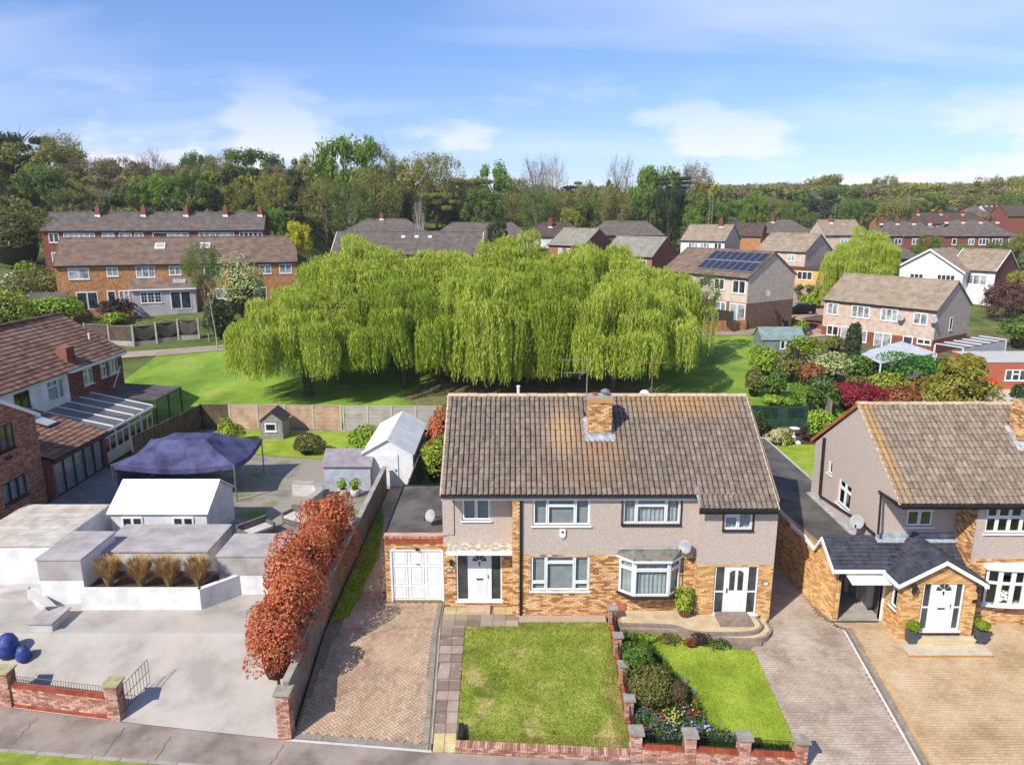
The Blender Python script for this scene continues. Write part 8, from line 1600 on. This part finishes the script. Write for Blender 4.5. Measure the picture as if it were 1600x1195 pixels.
for i, (lb, px, py, dd, k, sc_, rot, lean, mt, cxo) in enumerate((
 ('leftmost weeping willow, standing a little apart with its dark trunk in full view', 482, 616, 0, 0, .93, .3, -.3, WIL, -.3),
 ('tall weeping willow behind the leftmost one', 572, 590, 66, 1, 1.02, 1.3, 0, WIL, 0),
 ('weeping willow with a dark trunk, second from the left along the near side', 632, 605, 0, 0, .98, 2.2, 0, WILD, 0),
 ('weeping willow at the middle of the clump, set back', 700, 590, 66, 2, 1.0, 3.1, 0, WIL, 0),
 ('weeping willow in the centre of the near side, with thin pale trunk', 762, 603, 0, 2, .98, 4.4, 0, WIL, 0),
 ('tallest weeping willow, behind the centre of the clump', 810, 585, 69, 1, 1.02, 5.2, 0, WIL, 0),
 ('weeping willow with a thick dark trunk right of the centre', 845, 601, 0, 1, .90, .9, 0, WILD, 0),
 ('weeping willow with a leaning pale-lit trunk, right above the brick chimney', 955, 614, 0, 0, 1.0, 2.8, .5, WIL, .6),
 ('weeping willow behind the leaning one', 925, 590, 68, 2, 1.03, 1.9, 0, WIL, 0),
 ('rightmost weeping willow, at the open end of the clump', 1016, 592, 66, 2, .88, 3.9, 0, WIL, 0))):
    if dd: x = Q(px, py, dd)[0]; y = dd
    else: p = PG(px, py); x, y = p.x, p.y
    V, R_, H = WM[k]; t = willow(lb, x, y, None, R_*sc_, H*sc_, lean, tr=.36 if 'thick' in lb or 'leftmost' in lb[:8] else .26)
    if k not in wmesh: o = npobj('crown', V, None, mt, t, c=(0,0,0)); wmesh[k] = o.data
    else: o = bpy.data.objects.new('crown', wmesh[k]); COL.objects.link(o); o.parent = t
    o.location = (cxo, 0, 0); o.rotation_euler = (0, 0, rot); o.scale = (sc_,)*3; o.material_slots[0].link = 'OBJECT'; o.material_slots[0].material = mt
# ------------------------------------------------------------------ ordinary trees, one mesh per habit, copied with their own size, turn and colour
def crown(seed, n, clumps, leaf, dense=1.0, flat=1.0, lo_=.28, sh=.9, layers=0):
    rng = np.random.default_rng(seed); cs = []
    while len(cs) < clumps:
        d = rng.normal(size=3); d /= np.linalg.norm(d); r = rng.uniform(.45, 1)**.6; c = d*r*np.array((.86, .86, .40*flat)); c[2] += .5+lo_*.5
        if layers: c = c*np.array((1.1, 1.1, 1)); c[2] = lo_+.1+(1-lo_-.12)*round((c[2]-lo_)*layers)/layers; c[:2] *= 1.15-.5*(c[2]-lo_)
        if c[2] > lo_: cs.append(c)
    out, nn = [], []
    for c in cs:
        k = int(n/clumps); d = rng.normal(size=(k, 3)); d /= np.linalg.norm(d, axis=1)[:, None]; cr_ = rng.uniform(.10, .21); rad = cr_*rng.uniform(.45, 1.1, (k, 1)); out.append(c+d*rad*np.array((1.5, 1.5, .28) if layers else (1, 1, .75))); nn.append(d+np.array((0, 0, .25)))
    return leaf_quads(np.concatenate(out), np.concatenate(nn), leaf, rng, .6)
def limbs(seed, n=9, r0=.045, twigs=0, lo_=.2, spread=.7, top=.95):
    rg = random.Random(seed); m = MB(); m.tube([(0,0,-.05), (.01,0,.2), (0,.01,.45), (.02,0,.75)], [r0*1.3, r0, r0*.75, r0*.3], 7)
    for i in range(n):
        a = 6.28*i/n+rg.uniform(-.4,.4); z0 = rg.uniform(lo_, .55); r = rg.uniform(.4, spread); z1 = min(top, z0+rg.uniform(.25,.5)); s = Vector((0,0,z0)); e = Vector((r*math.cos(a), r*math.sin(a), z1)); md = s.lerp(e, .5)+Vector((0,0,.04)); m.tube([s, md, e], [r0*.5, r0*.3, r0*.08], 5)
        for j in range(twigs):
            q = md.lerp(e, rg.random()); b = rg.uniform(0, 6.28); e2 = q+Vector((math.cos(b)*.2, math.sin(b)*.2, rg.uniform(.05,.22))); m.tube([q, q.lerp(e2,.5)+Vector((0,0,.02)), e2], [r0*.14, r0*.1, r0*.04], 3, cap=False)
            for _ in range(2): b = rg.uniform(0, 6.28); e3 = e2+Vector((math.cos(b)*.09, math.sin(b)*.09, rg.uniform(.02,.12))); m.tube([q.lerp(e2,.6), e3], [r0*.06, r0*.03], 3, cap=False)
    return m
def rawmesh(nm, m): me = bpy.data.meshes.new(nm); me.from_pydata(m.v, [], m.f); me.update(); return me
def npmesh(nm, V): o = npobj(nm, V, None, LEAF_G, None, c=(0,0,0)); me = o.data; bpy.data.objects.remove(o); WL.pop(nm, None); return me
HAB = {}
for k in range(3): HAB['leafy', k] = (npmesh('crown', crown(600+k, 9000, 54, .027)), rawmesh('trunk', limbs(k)))
for k in range(3): HAB['sparse', k] = (npmesh('crown', crown(620+k, 6500, 80, .019)), rawmesh('trunk', limbs(20+k, 14, .036, 4)))
for k in range(2): HAB['bare', k] = (npmesh('crown', crown(640+k, 2600, 80, .012)), rawmesh('trunk', limbs(40+k, 18, .034, 7)))
for k in range(2): HAB['pine', k] = (npmesh('crown', crown(660+k, 9000, 30, .024, flat=1.15, lo_=.42, layers=4)), rawmesh('trunk', limbs(60+k, 10, .03, 0, .5)))
LOW = [npmesh('crown', crown(680+k, 1700, 30, .048)) for k in range(3)]
GREENS = dict(bright=leafmat('bright_wood_leaf', [S(94,124,40), S(124,154,54), S(150,178,78)], rnd=.16, tr=.45), mid=leafmat('mid_wood_leaf', [S(88,112,48), S(112,136,62), S(134,154,82)], rnd=.14, tr=.45), olive=leafmat('olive_wood_leaf', [S(124,126,60), S(146,146,76), S(164,162,98)], rnd=.14, tr=.45), brown=leafmat('brown_bud_leaf', [S(130,116,84), S(150,136,104), S(166,152,122)], rnd=.12, tr=.45),
 dark=leafmat('dark_wood_leaf', [S(46,60,38), S(64,80,50), S(84,100,64)], rnd=.25), blue=leafmat('blue_green_leaf', [S(44,62,46), S(66,84,62), S(88,106,84)], rnd=.2), yel=leafmat('yellow_bud_leaf', [S(122,124,44), S(152,152,60), S(174,170,86)], rnd=.2), plum=leafmat('plum_leaf', [S(80,50,52), S(112,74,70), S(138,104,96)]), gold=leafmat('golden_leaf', [S(160,160,24), S(196,190,44), S(210,204,80)], rnd=.2))
def tree(label, x, y, r, h, hab='leafy', col='mid', k=0, name='tree', group=None, bark=None, z=None, rg=random):
    cm, tm = HAB[hab, k % sum(1 for q in HAB if q[0] == hab)]; z = G(x, y) if z is None else z; t = thing(name, label, 'tree', (x, y, z-.1), group); a = rg.uniform(0, 6.28)
    sz = min(h, 2.3*r)
    for nm, me, mt, s in (('crown', cm, GREENS[col], (r, r, sz)), ('trunk', tm, bark or BARK, (r*.85, r*.85, h))):
        o = bpy.data.objects.new(nm, me); COL.objects.link(o); o.parent = t; o.location = (0, 0, h-sz if nm == 'crown' else 0); o.rotation_euler = (0, 0, a); o.scale = s
        if not me.materials: me.materials.append(mt)
        o.material_slots[0].link = 'OBJECT'; o.material_slots[0].material = mt
    return t
def ptree(label, px, pyb, wpx, pyt, D, **k):
    """crown width and top height read off along the sight line at distance D"""
    x = Q(px, pyb, D)[0]; z = G(x, D); zt = Q(px, pyt, D)[1]; zc = D*cp+(CH-z)*sp; return tree(label, x, D, wpx*zc/FPX/2, max(zt-z, 2)*1.02, **k)
PG_ = lambda px, py: PG(px, py).y
# individual trees among the houses
ptree('slim birch with drooping light foliage in front of the orange brick terrace', 322, 480, 72, 386, 72, hab='sparse', col='mid', bark=BARK_L, name='birch')
ptree('small golden-yellow tree between the orange terrace and the low grey terrace', 468, 400, 50, 352, 92, hab='leafy', col='gold', k=1)
ptree('small green tree above the golden one at the foot of the wood', 432, 380, 40, 328, 112, hab='leafy', col='bright', k=2)
ptree('dark evergreen standing in front of the brown hipped bungalow, above the willows', 778, 392, 42, 350, 96, hab='leafy', col='dark', k=1, name='evergreen_tree')
ptree('loose dark-green tree at the right end of the willow clump', 1092, 575, 62, 432, 68.5, hab='sparse', col='mid', k=2)
ptree('dark plum-coloured tree at the right edge beside the pink-rendered semi', 1572, 520, 90, 446, 92, hab='leafy', col='plum', k=1, name='plum_tree')
ptree('yellow-green tree at the right edge above the plum-coloured one', 1592, 470, 50, 425, 96, hab='leafy', col='yel', k=2)
ptree('pale trunk forked into a bare Y in front of the wood', 656, 370, 30, 318, 127, hab='bare', col='brown', bark=pm('white_bark', [S(176,166,152), S(206,198,184)], 4), k=0)
for i, (px, py, w, tp) in enumerate(((1450, 395, 60, 372), (1500, 402, 50, 386), (1392, 412, 30, 392), (1560, 392, 60, 380), (1592, 388, 40, 368), (1395, 335, 60, 316), (1240, 340, 44, 318), (1180, 340, 60, 306), (1120, 345, 50, 318), (1082, 360, 36, 330), (890, 352, 40, 330), (1330, 330, 40, 316))): ptree('small garden tree among the houses on the right, %s from the left of twelve' % ('eleventh twelfth tenth fifth sixth ninth seventh fourth third second first eighth'.split()[i]), px, py, w, tp, (128, 120, 110, 135, 132, 175, 172, 170, 165, 150, 150, 180)[i], hab='leafy', col=('mid', 'bright', 'mid', 'mid', 'olive', 'olive', 'mid', 'bright', 'mid', 'bright', 'yel', 'mid')[i], k=i, group='small garden trees among the houses')
x = Q(1345, 430, 88)[0]; V, R_, H = WM[1]; t = willow('lone weeping willow beside the pink-rendered semi, away from the main clump', x, 97, None, 5, 9, tr=.25, group=None); o = bpy.data.objects.new('crown', wmesh[1]); COL.objects.link(o); o.parent = t; zt = Q(1345, 352, 97)[1]-G(x, 97); o.scale = (.80, .80, zt/H); o.rotation_euler = (0,0,2); t.location.x = Q(1345, 430, 97)[0]
# the wood: skyline trees one by one
sky = [(-10,225,80,'leafy','dark'),(36,184,84,'pine','dark'),(60,228,130,'leafy','olive'),(105,215,62,'sparse','olive'),(150,250,80,'sparse','brown'),(200,252,70,'leafy','brown'),(245,240,54,'bare','brown'),(282,258,56,'sparse','brown'),(318,243,46,'leafy','mid'),(350,248,56,'sparse','olive'),(398,240,84,'leafy','mid'),(440,262,50,'sparse','brown'),(490,248,66,'leafy','olive'),(548,226,92,'leafy','bright'),(598,232,50,'sparse','olive'),(640,256,70,'leafy','yel'),(682,244,76,'sparse','olive'),(728,262,60,'pine','olive'),(772,262,56,'leafy','bright'),(806,280,50,'sparse','olive'),(836,252,46,'bare','brown'),(862,254,44,'bare','brown'),(897,280,34,'pine','dark'),(930,292,60,'leafy','olive'),(968,254,50,'bare','brown'),(1022,270,74,'leafy','bright'),(1052,266,36,'pine','dark'),(1080,262,50,'sparse','brown'),
 (1130,292,80,'sparse','olive'),(1180,290,70,'leafy','olive'),(1232,288,60,'sparse','brown'),(1285,278,56,'leafy','olive'),(1330,292,70,'leafy','mid'),(1378,280,50,'leafy','olive'),(1430,290,80,'leafy','yel'),(1490,288,70,'sparse','olive'),(1545,282,80,'leafy','olive'),(1595,280,80,'leafy','yel')]
cn = dict(dark='dark green', olive='olive', brown='brownish budding', mid='mid-green', bright='fresh bright green', yel='yellow-green', blue='blue-green'); hn = dict(leafy='round-crowned', sparse='thinly leaved', bare='nearly bare', pine='flat-topped pine-like')
ORD = 'first second third fourth fifth sixth seventh eighth ninth tenth eleventh twelfth thirteenth fourteenth fifteenth'.split(); cnt = {}
def wood(lst, where, dist, wk=1.0):
    for i, (px, top, w, hab, col) in enumerate(lst):
        key = (hab, col, where); cnt[key] = cnt.get(key, 0)+1; o_ = ORD[cnt[key]-1]
        ptree(f'{o_} {cn[col]} {hn[hab]} tree from the left {where}', px, 330, w*wk, top, dist(px, i), hab=hab, col=col, k=i, group='trees of the wood', bark=BARK_L if hab in ('bare', 'sparse') and i % 2 else None)
rd = random.Random(5)
wood(sky, 'on the skyline of the wood', lambda px, i: (148+rd.uniform(-6, 6)) if px < 620 else ((178+rd.uniform(-6, 6)) if px < 1110 else 268+rd.uniform(-10, 10)), 1.4)
midl = [(15,290,80,'leafy','dark'),(80,262,90,'leafy','mid'),(130,288,70,'sparse','olive'),(180,300,60,'bare','brown'),(213,290,60,'leafy','mid'),(262,276,66,'leafy','bright'),(305,270,60,'leafy','mid'),(318,296,54,'leafy','blue'),(368,288,60,'sparse','olive'),(410,300,60,'leafy','blue'),(428,272,46,'sparse','yel'),(470,296,60,'leafy','dark'),(508,284,64,'sparse','olive'),(545,288,70,'sparse','mid'),(590,270,70,'sparse','olive'),(620,290,50,'leafy','mid'),(650,292,56,'pine','dark'),(690,286,56,'pine','olive'),(715,300,50,'leafy','dark'),(755,300,60,'leafy','mid'),(800,305,60,'sparse','olive'),(838,296,50,'sparse','mid'),(880,300,60,'sparse','olive'),(925,310,60,'leafy','mid'),(960,300,50,'sparse','olive'),(1000,305,60,'leafy','mid'),(1045,296,40,'leafy','dark'),(1085,308,60,'leafy','mid'),(1135,314,70,'leafy','bright'),(1190,310,60,'sparse','olive'),(1225,316,50,'leafy','mid'),(1290,302,54,'leafy','blue'),(1340,312,60,'leafy','mid'),(1400,308,70,'sparse','olive'),(1450,306,60,'leafy','mid'),(1530,305,60,'leafy','olive'),(1580,304,60,'leafy','mid')]
wood(midl, 'in the nearer row of the wood', lambda px, i: (133+rd.uniform(-4, 4)) if px < 620 else ((164+rd.uniform(-4, 4)) if px < 1110 else 232+rd.uniform(-10, 10)), 1.35)
# depth of the wood behind and the dark understorey: one uncountable mass each
def mass(nm, label, spots, mats_):
    by = {}
    for i, (x, y, r, h, c) in enumerate(spots): by.setdefault((i % 3, c), []).append(Matrix.Translation((x, y, G(x, y)-.5)) @ Matrix.Rotation(rd.uniform(0, 6.28), 4, 'Z') @ Matrix.Diagonal((r, r, h, 1)))
    Vs, mi = [], []
    for (k, c), ms in by.items():
        v = np.empty(len(LOW[k].vertices)*3); LOW[k].vertices.foreach_get('co', v); v = v.reshape(-1, 3); A = np.array([np.array(m) for m in ms]); V = (np.einsum('nij,vj->nvi', A[:, :3, :3], v)+A[:, None, :3, 3]).reshape(-1, 3); Vs.append(V); mi += [c]*(len(V)//4)
    o = npobj(nm, np.concatenate(Vs), None, None)
    for c in mats_: o.data.materials.append(GREENS[c])
    o.data.polygons.foreach_set('material_index', np.array([mats_.index(c) for c in mi], dtype=np.int32)); o['kind'] = 'stuff'; return tag(o, label, 'wood')
ml = ['mid', 'olive', 'brown', 'dark', 'yel']; sp1 = []
for i in range(200):
    px = rd.uniform(-420, 1120); D = rd.uniform(140, 200) if px < 620 else rd.uniform(172, 230); x = Q(px, 300, D)[0]; z = G(x, D); zt = Q(px, (262 if px < 620 else 285)+rd.uniform(-2, 30), D)[1]; sp1.append((x, D, rd.uniform(4, 6.5), max(5, zt-z), rd.choice(ml)))
mass('woodland', 'mixed green and brown depth of the wood behind its front rows, left and centre', sp1, ml); sp2 = []
for i in range(190):
    px = rd.uniform(1080, 1680); D = rd.uniform(240, 420); x = Q(px, 300, D)[0]; z = G(x, D); zt = Q(px, 292+rd.uniform(-4, 14), D)[1]; sp2.append((x, D, rd.uniform(5.5, 9), max(6, min(16, zt-z)), rd.choice(['mid', 'olive', 'olive', 'yel', 'brown'])))
mass('woodland', 'far olive-green woodland along the horizon on the right', sp2, ['mid', 'olive', 'yel', 'brown']); sp3 = []
for i in range(170):
    px = rd.uniform(-60, 1640); D = (rd.uniform(114, 128) if px < 460 else rd.uniform(142, 160)) if px < 1110 else rd.uniform(205, 235); x = Q(px, 330, D)[0]; sp3.append((x, D, rd.uniform(2.2, 4), rd.uniform(3, 5.5), rd.choice(['mid', 'dark', 'dark', 'olive'])))
mass('undergrowth', 'dark tangled undergrowth along the foot of the wood', sp3, ['mid', 'dark', 'olive']); sp4 = []
for i in range(90):
    px = rd.uniform(860, 1640); D = rd.uniform(104, 180); x = Q(px, 380, D)[0]
    if any(abs(x-o.location.x) < 9 and abs(D-o.location.y) < 8 for o in bpy.data.objects if o.get('category') == 'house'): continue
    sp4.append((x, D, rd.uniform(1.2, 2.4), rd.uniform(1.6, 3), rd.choice(['mid', 'dark', 'bright', 'olive'])))
mass('hedges', 'hedges and shrubs between the houses up the slope on the right', sp4, ['mid', 'dark', 'bright', 'olive'])
# ------------------------------------------------------------------ thin air between us and the far wood
m = MB(); m.box(-420, 420, -70, 470, -6, 62); hz = pm_haze = bpy.data.materials.new('haze'); hz.use_nodes = True; n = hz.node_tree.nodes; n.remove(n['Principled BSDF']); pv = n.new('ShaderNodeVolumePrincipled'); pv.inputs['Density'].default_value = .00022; pv.inputs['Color'].default_value = (.88, .90, .94, 1); hz.node_tree.links.new(pv.outputs[0], n['Material Output'].inputs['Volume'])
o = obj('haze', m, hz); o['kind'] = 'stuff'
jm = pm('bitumen_joint', [S(84,76,70), S(104,94,86)], 4, .95)
for a, b in (((196, 1136), (160, 1182)), ((268, 1150), (240, 1190)), ((442, 1162), (424, 1194)), ((60, 1120), (20, 1160))):
    p, q = P(*a, -1.07), P(*b, -1.07); d = (q-p).normalized(); s_ = Vector((-d.y, d.x, 0))*.012; m = MB(); k = 7; pts = [p.lerp(q, i/k)+s_*random.uniform(-4, 4) for i in range(k+1)]
    for u, v in zip(pts[:-1], pts[1:]): m.quad(*[w+Vector((0,0,.004)) for w in (u-s_, u+s_, v+s_, v-s_)])
    o = obj('pavement_crack', m, jm); o['kind'] = 'structure'
